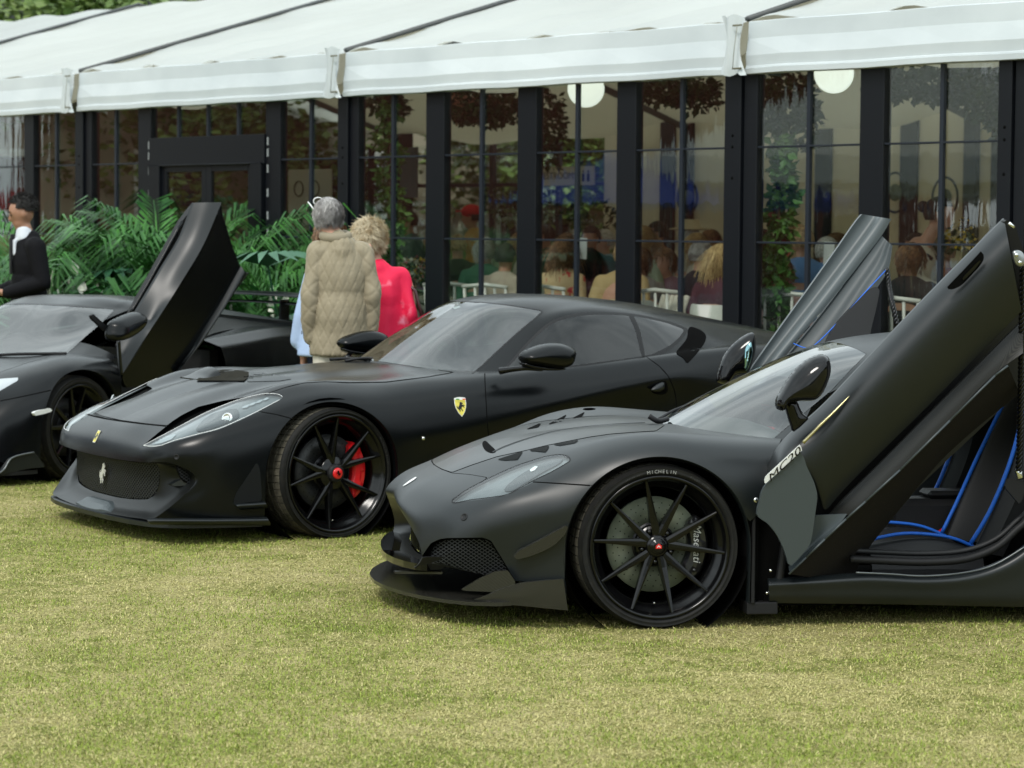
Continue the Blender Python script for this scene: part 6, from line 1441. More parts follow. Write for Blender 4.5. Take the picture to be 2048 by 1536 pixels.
# ------------------------------------------------------------------ people: continuous skins grown by voxel remeshing of tapered limbs
def _ev(mb, voxel, smooth, name):
    me = mb.mesh(name); o = bpy.data.objects.new(name, me); COL.objects.link(o)
    r = o.modifiers.new('r', 'REMESH'); r.mode = 'VOXEL'; r.voxel_size = voxel; r.adaptivity = 0; r.use_smooth_shade = True
    if smooth: s_ = o.modifiers.new('s', 'SMOOTH'); s_.iterations = smooth; s_.factor = .5
    bpy.context.view_layer.update(); dg = bpy.context.evaluated_depsgraph_get(); out = bpy.data.meshes.new_from_object(o.evaluated_get(dg)); bpy.data.objects.remove(o); bpy.data.meshes.remove(me)
    out.name = name; return out
def limb(mb, pts, rs, n=10):
    for p, r in zip(pts, rs): mb.ball(p, r if not isinstance(r, tuple) else r, n, 7)
    for a, b, r0, r1 in zip(pts[:-1], pts[1:], rs[:-1], rs[1:]):
        mb.tube([a, b], [r0, r1], n, caps=True)
def ell(mb, c, r, R=None): mb.ball(c, r, 14, 10, R)
def skin(name, c): return mat(name, c, .5, sss=.15)
SKIN1 = skin('light_skin', (.50, .27, .19)); SKIN2 = skin('tan_skin', (.36, .19, .12)); SKIN3 = skin('brown_skin', (.20, .10, .055))
def head_mb(mb, c, yaw, sc=1.0, tilt=0.0):
    """head with face features looking along +x rotated by yaw"""
    R = Matrix.Rotation(yaw, 3, 'Z') @ Matrix.Rotation(tilt, 3, 'Y'); C = Vector(c)
    def P(x, y, z): return tuple(C + R @ Vector((x, y, z)) * sc)
    Rm = Matrix.Rotation(yaw, 3, 'Z') @ Matrix.Rotation(tilt, 3, 'Y')
    mb.ball(P(0, 0, .02), (.098 * sc, .076 * sc, .105 * sc), 16, 12, Rm); mb.ball(P(.028, 0, -.055), (.062 * sc, .055 * sc, .06 * sc), 12, 8, Rm)
    mb.ball(P(.098, 0, -.012), (.020 * sc, .013 * sc, .022 * sc), 8, 6, Rm); mb.tube([P(.090, 0, .025), P(.112, 0, -.018)], [.008 * sc, .012 * sc], 6)
    mb.ball(P(.082, 0, -.055), (.016 * sc, .024 * sc, .010 * sc), 8, 6, Rm); mb.ball(P(.072, 0, -.092), (.020 * sc, .022 * sc, .018 * sc), 8, 6, Rm)
    for sg in (1, -1): mb.ball(P(-.008, .077 * sg, .0), (.020 * sc, .010 * sc, .032 * sc), 8, 6, Rm); mb.ball(P(.068, .034 * sg, .035), (.014 * sc, .024 * sc, .010 * sc), 8, 6, Rm)
    return P
def hand_mb(mb, wrist, dirn, palm_n, sc=1.0, curl=.5):
    """palm, four unequal bent fingers and a thumb from the side"""
    w = Vector(wrist); d = Vector(dirn).normalized(); n = Vector(palm_n); n = (n - d * n.dot(d)).normalized(); s_ = d.cross(n)
    mb.ball(tuple(w + d * .045 * sc), (.030 * sc, .030 * sc, .030 * sc), 8, 6); mb.tube([tuple(w), tuple(w + d * .085 * sc)], [.024 * sc, .034 * sc], 8, flat=.55, up=tuple(n))
    for i, (o, l) in enumerate(((-.027, .070), (-.009, .078), (.009, .074), (.026, .058))):
        a = w + d * .085 * sc + s_ * o * sc; b = a + (d * cos(curl) + n * sin(curl)) * l * .55 * sc; c = b + (d * cos(curl * 2.3) + n * sin(curl * 2.3)) * l * .45 * sc
        mb.tube([tuple(a - d * .02), tuple(a), tuple(b), tuple(c)], [.0095 * sc, .0095 * sc, .009 * sc, .007 * sc], 6); mb.ball(tuple(c), .0072 * sc, 6, 5)
    a = w + d * .03 * sc - s_ * .026 * sc; b = a + (d * .6 - s_ * .75 + n * .3).normalized() * .038 * sc; c = b + (d * .9 - s_ * .1 + n * .4).normalized() * .030 * sc
    mb.tube([tuple(a), tuple(b), tuple(c)], [.013 * sc, .011 * sc, .008 * sc], 6)
def strands(name, c, r, m, n, length, parent, seed=1, spiky=0.0, droop=1.0, zmin=-.4, yaw=0.0, back=True, w=.006, face=.45):
    """hair as many thin locks growing from the skull (face direction +x rotated by yaw)"""
    rr = random.Random(seed); V = []; F = []; C = Vector(c); R = Matrix.Rotation(yaw, 3, 'Z')
    for i in range(n):
        while True:
            v = Vector((rr.gauss(0, 1), rr.gauss(0, 1), rr.gauss(0, 1))).normalized()
            if v.z < zmin or (v.x > face and v.z < .35): continue
            break
        p = Vector((v.x * r[0], v.y * r[1], v.z * r[2])); d = (v * (.3 + spiky) + Vector((rr.gauss(0, .25), rr.gauss(0, .25), -droop * (.6 + .4 * rr.random())))).normalized()
        if spiky < .5: d = (d - v * d.dot(v) * .75).normalized()
        L_ = length * rr.uniform(.6, 1.1); s_ = d.cross(v); s_ = s_.normalized() * w if s_.length > 1e-4 else Vector((w, 0, 0)); pts = [p * .93]; q = p * 1.02
        for k in range(3):
            pts.append(q); q = q + d * L_ / 3; d = (d + Vector((0, 0, -.25 * droop))).normalized()
        b = len(V)
        for k, q in enumerate(pts + [q]):
            f = 1 - .24 * k; V += [C + R @ (q - s_ * f), C + R @ (q + s_ * f + v * w * .5)]
        for k in range(4): F.append((b + 2 * k, b + 2 * k + 1, b + 2 * k + 3, b + 2 * k + 2))
    mb = MB(); mb.add(V, F, True); mb.ball(c, (r[0] * .99, r[1] * .99, r[2] * .99), 16, 12, R) if False else None
    return mb.build(name, m, parent)
def hair_cap(name, c, r, m, parent, yaw=0.0, cut=.42, low=-.35):
    """close-fitting hair mass, open over the face"""
    mb = MB(); n, k = 28, 18; V = []; F = []; R = Matrix.Rotation(yaw, 3, 'Z'); rr = random.Random(3)
    for i in range(k + 1):
        t = pi * i / k
        for j in range(n):
            a = 2 * pi * j / n; v = Vector((sin(t) * cos(a), sin(t) * sin(a), cos(t))); f = 1 + .03 * rr.random(); V.append(Vector(c) + R @ Vector((v.x * r[0] * f, v.y * r[1] * f, v.z * r[2] * f)))
    for i in range(k):
        for j in range(n):
            t = pi * (i + .5) / k; a = 2 * pi * (j + .5) / n; v = Vector((sin(t) * cos(a), sin(t) * sin(a), cos(t)))
            if v.z < low or (v.x > cut and v.z < .42) or (v.x > .1 and v.z < -.05): continue
            F.append((i * n + j, (i + 1) * n + j, (i + 1) * n + (j + 1) % n, i * n + (j + 1) % n))
    mb.add(V, F, True); return mb.build(name, m, parent)

def person_root(px, Y, top_px, height, label, yaw, cat='person', z0=0.0, group=None):
    """standing figure at forward distance Y; yaw = world heading of its front in degrees (0 = +x)"""
    X = at_depth(px, 500, Y)[0]; return empty('person', (X, Y, z0), radians(yaw), label, cat, group)

# --- man in the quilted jacket (back to the camera)
p1 = person_root(681, 16.3, 385, 1.86, 'grey-haired man in a beige quilted jacket and cream trousers, seen from behind', 100)
b = MB(); P = head_mb(b, (0.03, .075, 1.70), radians(14)); limb(b, [(-.01, .02, 1.50), (.01, .06, 1.62)], [.068, .062]); ell(b, (0, 0, 1.25), (.12, .19, .30)); ell(b, (0, 0, .95), (.13, .17, .14))
for sg in (1, -1):
    limb(b, [(0, .095 * sg, .92), (.015, .10 * sg, .50), (-.02, .105 * sg, .09)], [.085, .058, .042]); limb(b, [(-.02, .105 * sg, .05), (.13, .115 * sg, .035)], [.045, .035])
    limb(b, [(0, .18 * sg, 1.49), (-.05, .24 * sg, 1.20), (.04, .22 * sg, .94)], [.055, .045, .034]); hand_mb(b, (.04, .23 * sg, .94), (.25, -.25 * sg, -.9), (0, -sg, 0), 1.0, .4)
bm_ = _ev(b, .011, 4, 'body')
for v_ in bm_.vertices:
    k_ = min(1, max(0, (1.56 - v_.co.z) / .08)); v_.co.y *= 1 - .22 * k_
link('body', bm_, SKIN1, p1)
j = MB(); limb(j, [(-.01, .03, 1.545), (-.01, 0, 1.47)], [.085, .13])
limb(j, [(-.01, .165, 1.478), (-.01, -.165, 1.478)], [.075, .075]); limb(j, [(-.01, .09, 1.505), (-.01, -.06, 1.505)], [.075, .075]); ell(j, (-.015, 0, 1.34), (.140, .215, .23)); ell(j, (-.01, 0, 1.08), (.158, .225, .26)); j.tube([(-.0, 0, 1.44), (0, 0, 1.20), (0, 0, .845)], [.165, .205, .235], 24, flat=.70, up=(1, 0, 0))
for sg in (1, -1): limb(j, [(-.01, .185 * sg, 1.475), (-.05, .248 * sg, 1.21), (.0, .238 * sg, .965)], [.074, .066, .056], 14)
jm = _ev(j, .0085, 6, 'quilted_jacket')
V = np.zeros(len(jm.vertices) * 3); jm.vertices.foreach_get('co', V); V = V.reshape(-1, 3); Nn = np.zeros(len(jm.vertices) * 3); jm.vertices.foreach_get('normal', Nn); Nn = Nn.reshape(-1, 3)
ang = np.arctan2(V[:, 1], -V[:, 0] + .02) * .20 + V[:, 1] * .25; u = (ang + V[:, 2] * .78) / .098; v = (ang - V[:, 2] * .78) / .098
du = np.abs(u - np.round(u)); dv = np.abs(v - np.round(v)); seam = np.minimum(du, dv); puff = np.clip(seam / .16, 0, 1) ** .6
fold = .006 * np.sin(V[:, 2] * 31 + V[:, 1] * 22) * (np.abs(V[:, 1]) > .17) + .005 * np.sin(V[:, 2] * 17 + 4 * V[:, 1])
V += Nn * (puff * .0062 + fold * .7)[:, None]; keep = V[:, 2] > .835; V[:, 2] = np.where(keep, V[:, 2], .835 + (V[:, 2] - .835) * .05)
V[:, 1] = V[:, 1] * .80; V[:, 0] *= .92; jm.vertices.foreach_set('co', V.ravel()); jm.update()
M_JKT = mat('beige_quilting', (.31, .265, .185), .62, spec=.25, noise=(5, (.25, .21, .14), .35, .7), bump=(60, .4, .003), sheen=.1)
jk = link('quilted_jacket', jm, M_JKT, p1)
c = MB(); c.tube([(.01 + .078 * cos(a), .03 + .080 * sin(a), 1.585 + .012 * cos(a)) for a in np.linspace(radians(40), radians(320), 24)], .026, 8, flat=1.35); c.build('collar', mat('collar_cloth', (.27, .23, .16), .7), jk)
t = MB()
for sg in (1, -1): limb(t, [(0, .070 * sg, .95), (.02, .085 * sg, .50), (-.015, .09 * sg, .10)], [.105, .080, .070], 14)
ell(t, (0, 0, .93), (.135, .155, .13)); link('trousers', _ev(t, .012, 5, 'trousers'), mat('cream_cotton', (.60, .56, .47), .8, bump=(20, .5, .006)), p1)
for sg in (1, -1):
    t = MB(); limb(t, [(-.04, .105 * sg, .045), (.05, .11 * sg, .045), (.16, .12 * sg, .032)], [.048, .05, .038]); link('shoe', _ev(t, .009, 2, 'shoe'), mat('brown_leather', (.08, .04, .02), .4), p1)
M_GREY = mat('grey_hair', (.17, .16, .155), .6, noise=(22, (.36, .345, .335), .4, .6))
hair_cap('hair', (.022, .075, 1.726), (.108, .089, .106), M_GREY, p1, radians(14), low=-.62); strands('hair_locks', (.022, .075, 1.728), (.104, .086, .102), M_GREY, 2200, .050, p1, 5, .22, .9, zmin=-.62, yaw=radians(14), w=.0028)
g_ = MB(); g_.tube([tuple(P(.03 + .0 * k, .088, .055 + .0 * k)) if k == 0 else tuple(P(.03 + .05 * k, .088, .06 + .02 * k)) for k in (0, 1, 2)], .005, 5)
for sg in (1, -1): g_.tube([tuple(P(.085 + .006 * cos(a), .036 * sg + .030 * cos(a), .105 + .024 * sin(a))) for a in np.linspace(0, 2 * pi, 17)], .004, 5, caps=False)
g_.build('spectacles', M_WHITE, p1)
for sg in (1,):
    t = MB(); t.lathe([(0, .004), (.010, .004), (.011, 0)], 12, c=(-.02, .240, .985)); t.build('cuff_button', mat('dark_button', (.03, .02, .015), .4), jk)

# --- woman in pink with a brown shoulder bag
p2 = person_root(762, 16.75, 443, 1.66, 'blonde short-haired woman in a bright pink tie-dye top with a maroon shoulder bag', 95)
b = MB(); P = head_mb(b, (.03, .075, 1.565), radians(20), .95); limb(b, [(-.01, .02, 1.34), (.01, .05, 1.46)], [.058, .052]); ell(b, (0, 0, 1.12), (.11, .16, .26)); ell(b, (0, 0, .88), (.13, .17, .14))
for sg in (1, -1):
    limb(b, [(0, .09 * sg, .85), (.01, .09 * sg, .46), (-.02, .09 * sg, .08)], [.08, .055, .04]); limb(b, [(-.02, .09 * sg, .045), (.11, .10 * sg, .03)], [.04, .03])
    limb(b, [(0, .165 * sg, 1.27), (-.02, .20 * sg, 1.04), (.12, .17 * sg, .96)], [.048, .040, .030]); hand_mb(b, (.12, .17 * sg, .96), (.9, -.1 * sg, .1), (0, 0, -1), .9)
link('body', _ev(b, .011, 4, 'body'), SKIN1, p2)
t = MB(); limb(t, [(-.01, .01, 1.36), (0, .0, 1.34)], [.09, .10]); limb(t, [(0, .15, 1.33), (0, -.15, 1.33)], [.066, .066]); ell(t, (-.01, 0, 1.21), (.13, .19, .20)); t.tube([(0, 0, 1.15), (-.01, 0, .74)], [.19, .25], 20, flat=.68, up=(1, 0, 0))
for sg in (1, -1): limb(t, [(0, .16 * sg, 1.33), (-.03, .215 * sg, 1.09), (.04, .225 * sg, .95)], [.066, .066, .064], 12)
pm = _ev(t, .011, 5, 'pink_top'); V = np.zeros(len(pm.vertices) * 3); pm.vertices.foreach_get('co', V); V = V.reshape(-1, 3); V[:, 0] += .010 * np.sin(V[:, 1] * 34 + V[:, 2] * 6); V[:, 1] += .006 * np.sin(V[:, 2] * 23 + V[:, 0] * 20); V[:, 1] *= .84; pm.vertices.foreach_set('co', V.ravel()); pm.update()
link('pink_top', pm, mat('pink_tie_dye', (.74, .008, .062), .7, noise=(9, (.80, .22, .32), .60, .74), bump=(18, .4, .006)), p2)
t = MB()
for sg in (1, -1): limb(t, [(0, .09 * sg, .88), (.01, .09 * sg, .46), (-.02, .09 * sg, .12)], [.11, .075, .05], 12)
link('trousers', _ev(t, .013, 4, 'trousers'), mat('white_cotton', (.62, .61, .58), .8), p2)
M_BLOND = mat('blonde_hair', (.60, .52, .37), .6, noise=(20, (.38, .29, .17), .45, .6))
hair_cap('hair', (.022, .075, 1.585), (.112, .096, .112), M_BLOND, p2, radians(20), low=-.75); strands('hair_locks', (.022, .075, 1.585), (.110, .093, .110), M_BLOND, 2200, .058, p2, 8, .48, .35, zmin=-.75, yaw=radians(20), w=.0034)
t = MB(); t.box(-.13, .10, -.31, -.22, .83, 1.00, ch=.03); link('shoulder_bag', t.mesh('shoulder_bag'), mat('maroon_leather', (.045, .012, .014), .4), p2)
t = MB(); t.tube([(-.08, -.285, .99), (-.05, -.22, 1.24), (0, -.14, 1.31)], .012, 6); t.build('bag_strap', MATS['maroon_leather'], p2)

# --- woman behind the quilted jacket: brown hair with sunglasses, pale blue shirt
p3 = person_root(672, 17.0, 430, 1.66, 'woman with sunglasses on her brown hair, mostly hidden behind the quilted jacket', 80)
b = MB(); P = head_mb(b, (.02, .04, 1.57), radians(-20), .95); limb(b, [(0, .02, 1.34), (.01, .03, 1.47)], [.056, .052]); ell(b, (0, 0, 1.1), (.11, .16, .26)); ell(b, (0, 0, .88), (.13, .16, .14))
for sg in (1, -1):
    limb(b, [(0, .09 * sg, .85), (.01, .09 * sg, .46), (-.02, .09 * sg, .08)], [.08, .055, .04]); limb(b, [(-.02, .09 * sg, .045), (.11, .10 * sg, .03)], [.04, .03])
    limb(b, [(0, .165 * sg, 1.27), (-.02, .22 * sg, 1.02), (.02, .22 * sg, .80)], [.048, .040, .030]); hand_mb(b, (.02, .22 * sg, .80), (0, 0, -1), (0, -sg, 0), .9)
link('body', _ev(b, .012, 4, 'body'), SKIN1, p3)
t = MB(); limb(t, [(0, .02, 1.35), (0, 0, 1.32)], [.09, .10]); ell(t, (-.01, 0, 1.21), (.125, .18, .20)); t.tube([(0, 0, 1.18), (0, 0, .80)], [.18, .26], 18, flat=.7, up=(1, 0, 0))
for sg in (1, -1): limb(t, [(0, .155 * sg, 1.32), (-.02, .22 * sg, 1.06), (.01, .25 * sg, .90)], [.062, .058, .06], 12)
link('blue_shirt', _ev(t, .013, 4, 'blue_shirt'), mat('pale_blue_cotton', (.40, .52, .74), .8, bump=(16, .5, .006)), p3)
t = MB()
for sg in (1, -1): limb(t, [(0, .09 * sg, .88), (.01, .09 * sg, .46), (-.02, .09 * sg, .12)], [.11, .07, .05], 12)
link('trousers', _ev(t, .013, 4, 'trousers'), mat('navy_cotton', (.012, .02, .05), .8), p3)
M_BROWN = mat('brown_hair', (.11, .055, .025), .55, noise=(40, (.24, .13, .06), .45, .6))
hair_cap('hair', (.01, .04, 1.59), (.112, .098, .115), M_BROWN, p3, radians(-20), low=-.8); strands('hair_locks', (.01, .04, 1.59), (.112, .098, .115), M_BROWN, 600, .06, p3, 9, .2, 1.0, zmin=-.8, yaw=radians(-20))
g_ = MB()
for sg in (1, -1): g_.ball(tuple(P(.062, .04 * sg, .115)), (.014, .028, .020), 10, 6)
g_.tube([tuple(P(.062, .07, .115)), tuple(P(-.03, .10, .08))], .005, 5); g_.tube([tuple(P(.062, -.07, .115)), tuple(P(-.03, -.10, .08))], .005, 5); g_.build('sunglasses', M_GLOSS, p3)

# --- man in the dark suit at the left edge, looking down at what he holds
p4 = person_root(57, 20.4, 392, 1.86, 'young man in a black suit with white collar, looking down at the left edge', 205)
b = MB(); P = head_mb(b, (.05, 0, 1.73), radians(-8), 1.0, radians(18)); limb(b, [(0, 0, 1.48), (.03, 0, 1.62)], [.062, .058]); ell(b, (0, 0, 1.24), (.12, .18, .28)); ell(b, (0, 0, .95), (.12, .16, .14))
for sg in (1, -1):
    limb(b, [(0, .09 * sg, .92), (.0, .10 * sg, .50), (-.02, .10 * sg, .09)], [.08, .056, .04]); limb(b, [(-.02, .10 * sg, .05), (.13, .11 * sg, .035)], [.045, .035])
    limb(b, [(0, .18 * sg, 1.46), (-.05, .245 * sg, 1.20), (.23, .13 * sg, 1.12)], [.052, .045, .032]); hand_mb(b, (.23, .13 * sg, 1.12), (.8, -.5 * sg, .1), (0, 0, 1), 1.0, .6)
link('body', _ev(b, .011, 4, 'body'), SKIN2, p4)
t = MB(); limb(t, [(-.01, 0, 1.52), (0, 0, 1.46)], [.095, .12]); limb(t, [(-.01, .175, 1.475), (-.01, -.175, 1.475)], [.08, .08]); ell(t, (-.01, 0, 1.34), (.14, .215, .22)); t.tube([(0, 0, 1.25), (-.01, 0, .80)], [.19, .225], 20, flat=.68, up=(1, 0, 0))
for sg in (1, -1): limb(t, [(-.01, .19 * sg, 1.475), (-.05, .245 * sg, 1.20), (.20, .14 * sg, 1.12)], [.080, .066, .052], 12)
M_SUIT = mat('black_suit_cloth', (.004, .004, .0055), .8, spec=.2, bump=(14, .5, .008)); link('suit_jacket', _ev(t, .012, 5, 'suit_jacket'), M_SUIT, p4)
t = MB(); limb(t, [(.03, 0, 1.55), (.035, 0, 1.60)], [.074, .064], 14); t.box(.095, .128, -.035, .035, 1.40, 1.54, ch=.015); link('shirt', _ev(t, .009, 3, 'shirt'), mat('white_shirt', (.66, .70, .76), .7), p4)
t = MB(); t.box(.132, .150, -.022, .022, 1.26, 1.55, ch=.006); t.box(.11, .145, -.02, .02, 1.53, 1.575, ch=.008); t.build('tie', mat('black_silk', (.008, .008, .01), .4), p4)
t = MB()
for sg in (1, -1): limb(t, [(0, .09 * sg, .92), (0, .10 * sg, .50), (-.02, .10 * sg, .10)], [.12, .085, .065], 12)
link('trousers', _ev(t, .013, 4, 'trousers'), M_SUIT, p4)
M_DARKH = mat('black_hair', (.008, .007, .006), .7); hair_cap('hair', (.038, 0, 1.775), (.112, .088, .112), M_DARKH, p4, radians(-8), low=-.15, cut=.55)
t = MB()
for sg in (1, -1): t.ball(tuple(P(.092, .034 * sg, .045)), (.008, .020, .005), 8, 5); t.ball(tuple(P(.088, .034 * sg, .018)), (.008, .013, .006), 8, 5)
t.build('brow', M_DARKH, p4)
strands('hair_locks', (.038, 0, 1.782), (.108, .084, .106), M_DARKH, 1400, .022, p4, 12, .5, .2, zmin=-.1, yaw=radians(-8), w=.003)
t = MB(); t.box(.34, .355, -.035, .035, 1.10, 1.24, ch=.005); t.build('phone', M_GLOSS, p4)

# --- seated guests inside the marquee
def guest(px, top, off, yaw, skinm, hair_m, top_m, label, hair='short', lean=.12, seed=0, sc=.95, arm=.35, female=False, extra=None):
    p = inside(px, 470, off); d = p[1]; ztop = float(inside(px, top, off)[2]); root = empty('person', (p[0], p[1], FLOOR), radians(yaw), label, 'person', 'guests seated inside the marquee')
    k = sc; H = (ztop - FLOOR) / k; dz = H - 1.33              # hips and seat follow the head height
    def q(x, y, z): return (x * k, y * k, (z + dz) * k)
    b = MB(); hx = lean * .55; limb(b, [q(hx * .8, 0, 1.02), q(hx + .02, 0, 1.14)], [.06 * k, .055 * k], 8); hp = head_mb(b, q(hx + .03, 0, 1.215), 0, k * .98, radians(8)); ell(b, q(hx * .4, 0, .78), (.11 * k, .16 * k, .27 * k)); ell(b, q(0, 0, .53), (.13 * k, .17 * k, .11 * k))
    for sg in (1, -1):
        limb(b, [q(0, .10 * sg, .50), q(.42, .11 * sg, .50), (.40 * k, .11 * sg * k, .08)], [.085 * k, .06 * k, .045 * k], 8); limb(b, [(.40 * k, .11 * sg * k, .05), (.52 * k, .12 * sg * k, .04)], [.04 * k, .032 * k], 8)
        limb(b, [q(hx * .7, .18 * sg, .99), q(hx * .2 - .02, .24 * sg, .70), q(arm, .14 * sg, .72)], [.05 * k, .042 * k, .032 * k], 8); hand_mb(b, q(arm, .14 * sg, .72), (1, -.3 * sg, 0), (0, 0, -1), k * .95)
    link('body', _ev(b, .017, 3, 'body'), skinm, root)
    t = MB(); ell(t, q(hx * .75, 0, .94), (.13 * k, .195 * k, .17 * k)); ell(t, q(hx * .3, 0, .68), (.14 * k, .19 * k, .24 * k))
    if female: limb(t, [q(hx * .7, .15, .95), q(hx * .7, -.15, .95)], [.06 * k, .06 * k], 8)
    for sg in (1, -1): limb(t, [q(hx * .7, .17 * sg, .99), q(hx * .2 - .03, .245 * sg, .70), q(arm * .8, .16 * sg, .715)], [.078 * k, .062 * k, .05 * k] if not female else [.066 * k, .055 * k, .045 * k], 9)
    link('top', _ev(t, .017, 4, 'top'), top_m, root)
    t = MB()
    for sg in (1, -1): limb(t, [q(0, .10 * sg, .50), q(.42, .11 * sg, .50), (.41 * k, .11 * sg * k, .12)], [.115 * k, .08 * k, .065 * k], 9)
    link('trousers', _ev(t, .02, 3, 'trousers'), MATS['navy_cotton'] if seed % 2 else M_SUIT, root)
    hc = q(hx + .022, 0, 1.238)
    if hair != 'bald':
        hair_cap('hair', hc, (.112 * k, .09 * k, .112 * k), hair_m, root, 0, low=-.45 if hair == 'short' else -.8)
        if hair == 'long': strands('hair_locks', hc, (.112 * k, .095 * k, .112 * k), hair_m, 520, .26 * k, root, seed + 3, .05, 1.5, zmin=-.6, w=.0055)
        elif hair == 'bun': t = MB(); t.ball((hc[0] - .10, 0, hc[2] + .04), .05, 12, 8); t.build('hair_bun', hair_m, root)
        elif hair == 'bob': strands('hair_locks', hc, (.112 * k, .095 * k, .112 * k), hair_m, 420, .10 * k, root, seed + 3, .1, 1.3, zmin=-.6, w=.0055)
    if extra == 'cap' : t = MB(); t.ball((hc[0], 0, hc[2] + .035), (.118 * k, .098 * k, .085 * k), 16, 10); t.box(hc[0] + .06, hc[0] + .17, -.06, .06, hc[2] + .035, hc[2] + .05, ch=.006); t.build('cap', mat('red_cotton', (.55, .01, .015), .8), root)
    if extra == 'hat': t = MB(); t.lathe([(0, .10), (.08, .10), (.10, .03), (.19, .015), (.19, .008), (.09, .0)], 24, axis='z', c=(hc[0], 0, hc[2] + .03)); t.build('straw_hat', mat('pale_straw', (.45, .38, .25), .8), root)
    if extra == 'flower':
        t = MB()
        for i in range(7): t.ball((hc[0] - .02 + .035 * cos(i * .9), .07 + .035 * sin(i * .9), hc[2] + .08), (.028, .028, .014), 8, 5)
        t.build('hair_flower', mat('ivory_petal', (.66, .58, .44), .6), root)
    return root
C_ = lambda n, c, **k: mat(n, c, .75, bump=(15, .4, .006), **k)
M_FLOR = mat('floral_print', (.50, .36, .20), .75, noise=(17, (.45, .03, .03), .60, .66)); M_WHH = mat('white_hair', (.50, .49, .46), .6, noise=(50, (.3, .29, .27), .4, .6))
M_LBROWN = mat('light_brown_hair', (.22, .14, .07), .6, noise=(40, (.42, .29, .15), .4, .6)); M_LONGB = mat('long_blonde_hair', (.50, .36, .17), .55, noise=(40, (.33, .22, .10), .4, .6))
gl = [
 (1002, 490, .75, 60, SKIN2, M_DARKH, C_('stone_jacket', (.33, .28, .22)), 'man with short black hair in a stone jacket against the clear wall', 'short', .1, False, None),
 (965, 478, 1.5, 70, SKIN1, M_WHH, C_('green_check_cloth', (.05, .16, .10)), 'white-haired woman with a cream hair flower and green checked dress beside the stone jacket', 'bob', .1, True, 'flower'),
 (918, 472, 2.6, 100, SKIN1, M_LBROWN, C_('charcoal_jacket', (.03, .03, .035)), 'man in a charcoal jacket sitting farther in, left of the white-haired woman', 'short', .1, False, None),
 (1120, 480, .75, 55, SKIN1, M_BROWN, M_FLOR, 'dark-haired woman in a tan floral print dress with red and blue flowers', 'long', .1, True, None),
 (1175, 500, 1.3, 75, SKIN2, M_DARKH, C_('plum_knit', (.08, .02, .03)), 'dark-haired woman in plum sitting between the floral dress and the yellow jacket', 'long', .1, True, None),
 (1235, 486, .8, 70, SKIN1, M_LBROWN, C_('sand_jacket', (.40, .29, .14)), 'broad man in a sand yellow jacket leaning over his table behind a frame post', 'short', .3, False, None),
 (1300, 455, 2.1, 200, SKIN1, M_LONGB, C_('pale_green_blouse', (.30, .36, .26)), 'fair-haired woman in a pale green blouse facing out, left of the grey-haired navy suit', 'long', .1, True, None),
 (1345, 500, 2.2, 230, SKIN1, M_BROWN, C_('mauve_blouse', (.22, .12, .17)), 'brown-haired woman in a mauve blouse turned towards the table', 'bob', .15, True, None),
 (1385, 486, 1.3, 10, SKIN1, M_GREY, C_('navy_suit', (.012, .016, .028)), 'grey-haired man in a navy suit with a white shirt collar, seen in profile', 'short', .1, False, None),
 (1432, 492, .5, 50, SKIN1, M_LONGB, C_('plum_dress', (.06, .015, .028)), 'woman with long blonde hair in a plum sleeveless dress against the clear wall', 'long', .1, True, None),
 (1378, 448, 3.2, 80, SKIN1, M_WHH, C_('cream_shirt', (.5, .46, .38)), 'guest in a wide straw hat deep inside the marquee', 'short', .1, False, 'hat'),
 (1425, 462, 3.8, 250, SKIN1, M_BROWN, C_('scarlet_top', (.5, .015, .02)), 'guest in a scarlet top at the far table right of the straw hat', 'bob', .1, True, None),
 (1604, 456, .9, 80, SKIN2, M_LBROWN, C_('denim_shirt', (.10, .20, .40)), 'stout man in a light blue denim shirt beside the ivy column', 'short', .15, False, None),
 (1640, 478, 1.3, 50, SKIN1, M_WHH, C_('crimson_jumper', (.30, .012, .02)), 'white-haired man in a crimson jumper next to the denim shirt', 'short', .15, False, None),
 (1572, 520, .6, 120, SKIN1, M_LBROWN, C_('pale_pink_top', (.62, .38, .38)), 'guest in a pale pink top low in front of the denim shirt', 'bob', .1, True, None),
 (1812, 490, .7, 60, SKIN2, M_BROWN, C_('black_leather_jacket', (.015, .014, .014)), 'guest in a black jacket with brown hair between the raised doors', 'bob', .15, False, None),
 (1900, 480, 2.5, 120, SKIN1, M_BROWN, C_('rust_top', (.35, .10, .05)), 'guest in a rust top behind the near raised door', 'short', .1, False, None),
 (957, 414, 4.2, 180, SKIN2, M_DARKH, C_('amber_top', (.4, .2, .05)), 'guest in a red cap far inside, under the hanging flowers', 'short', .1, False, 'cap'),
 (830, 424, 3.6, 200, SKIN2, M_DARKH, C_('slate_shirt', (.05, .06, .08)), 'man in a slate shirt sitting far inside behind the flower table', 'short', .1, False, None),
 (1190, 455, 2.8, 240, SKIN2, M_DARKH, C_('teal_shirt', (.05, .14, .18)), 'dark-haired man facing out with a teal shirt beside the white menu card', 'short', .1, False, None),
]
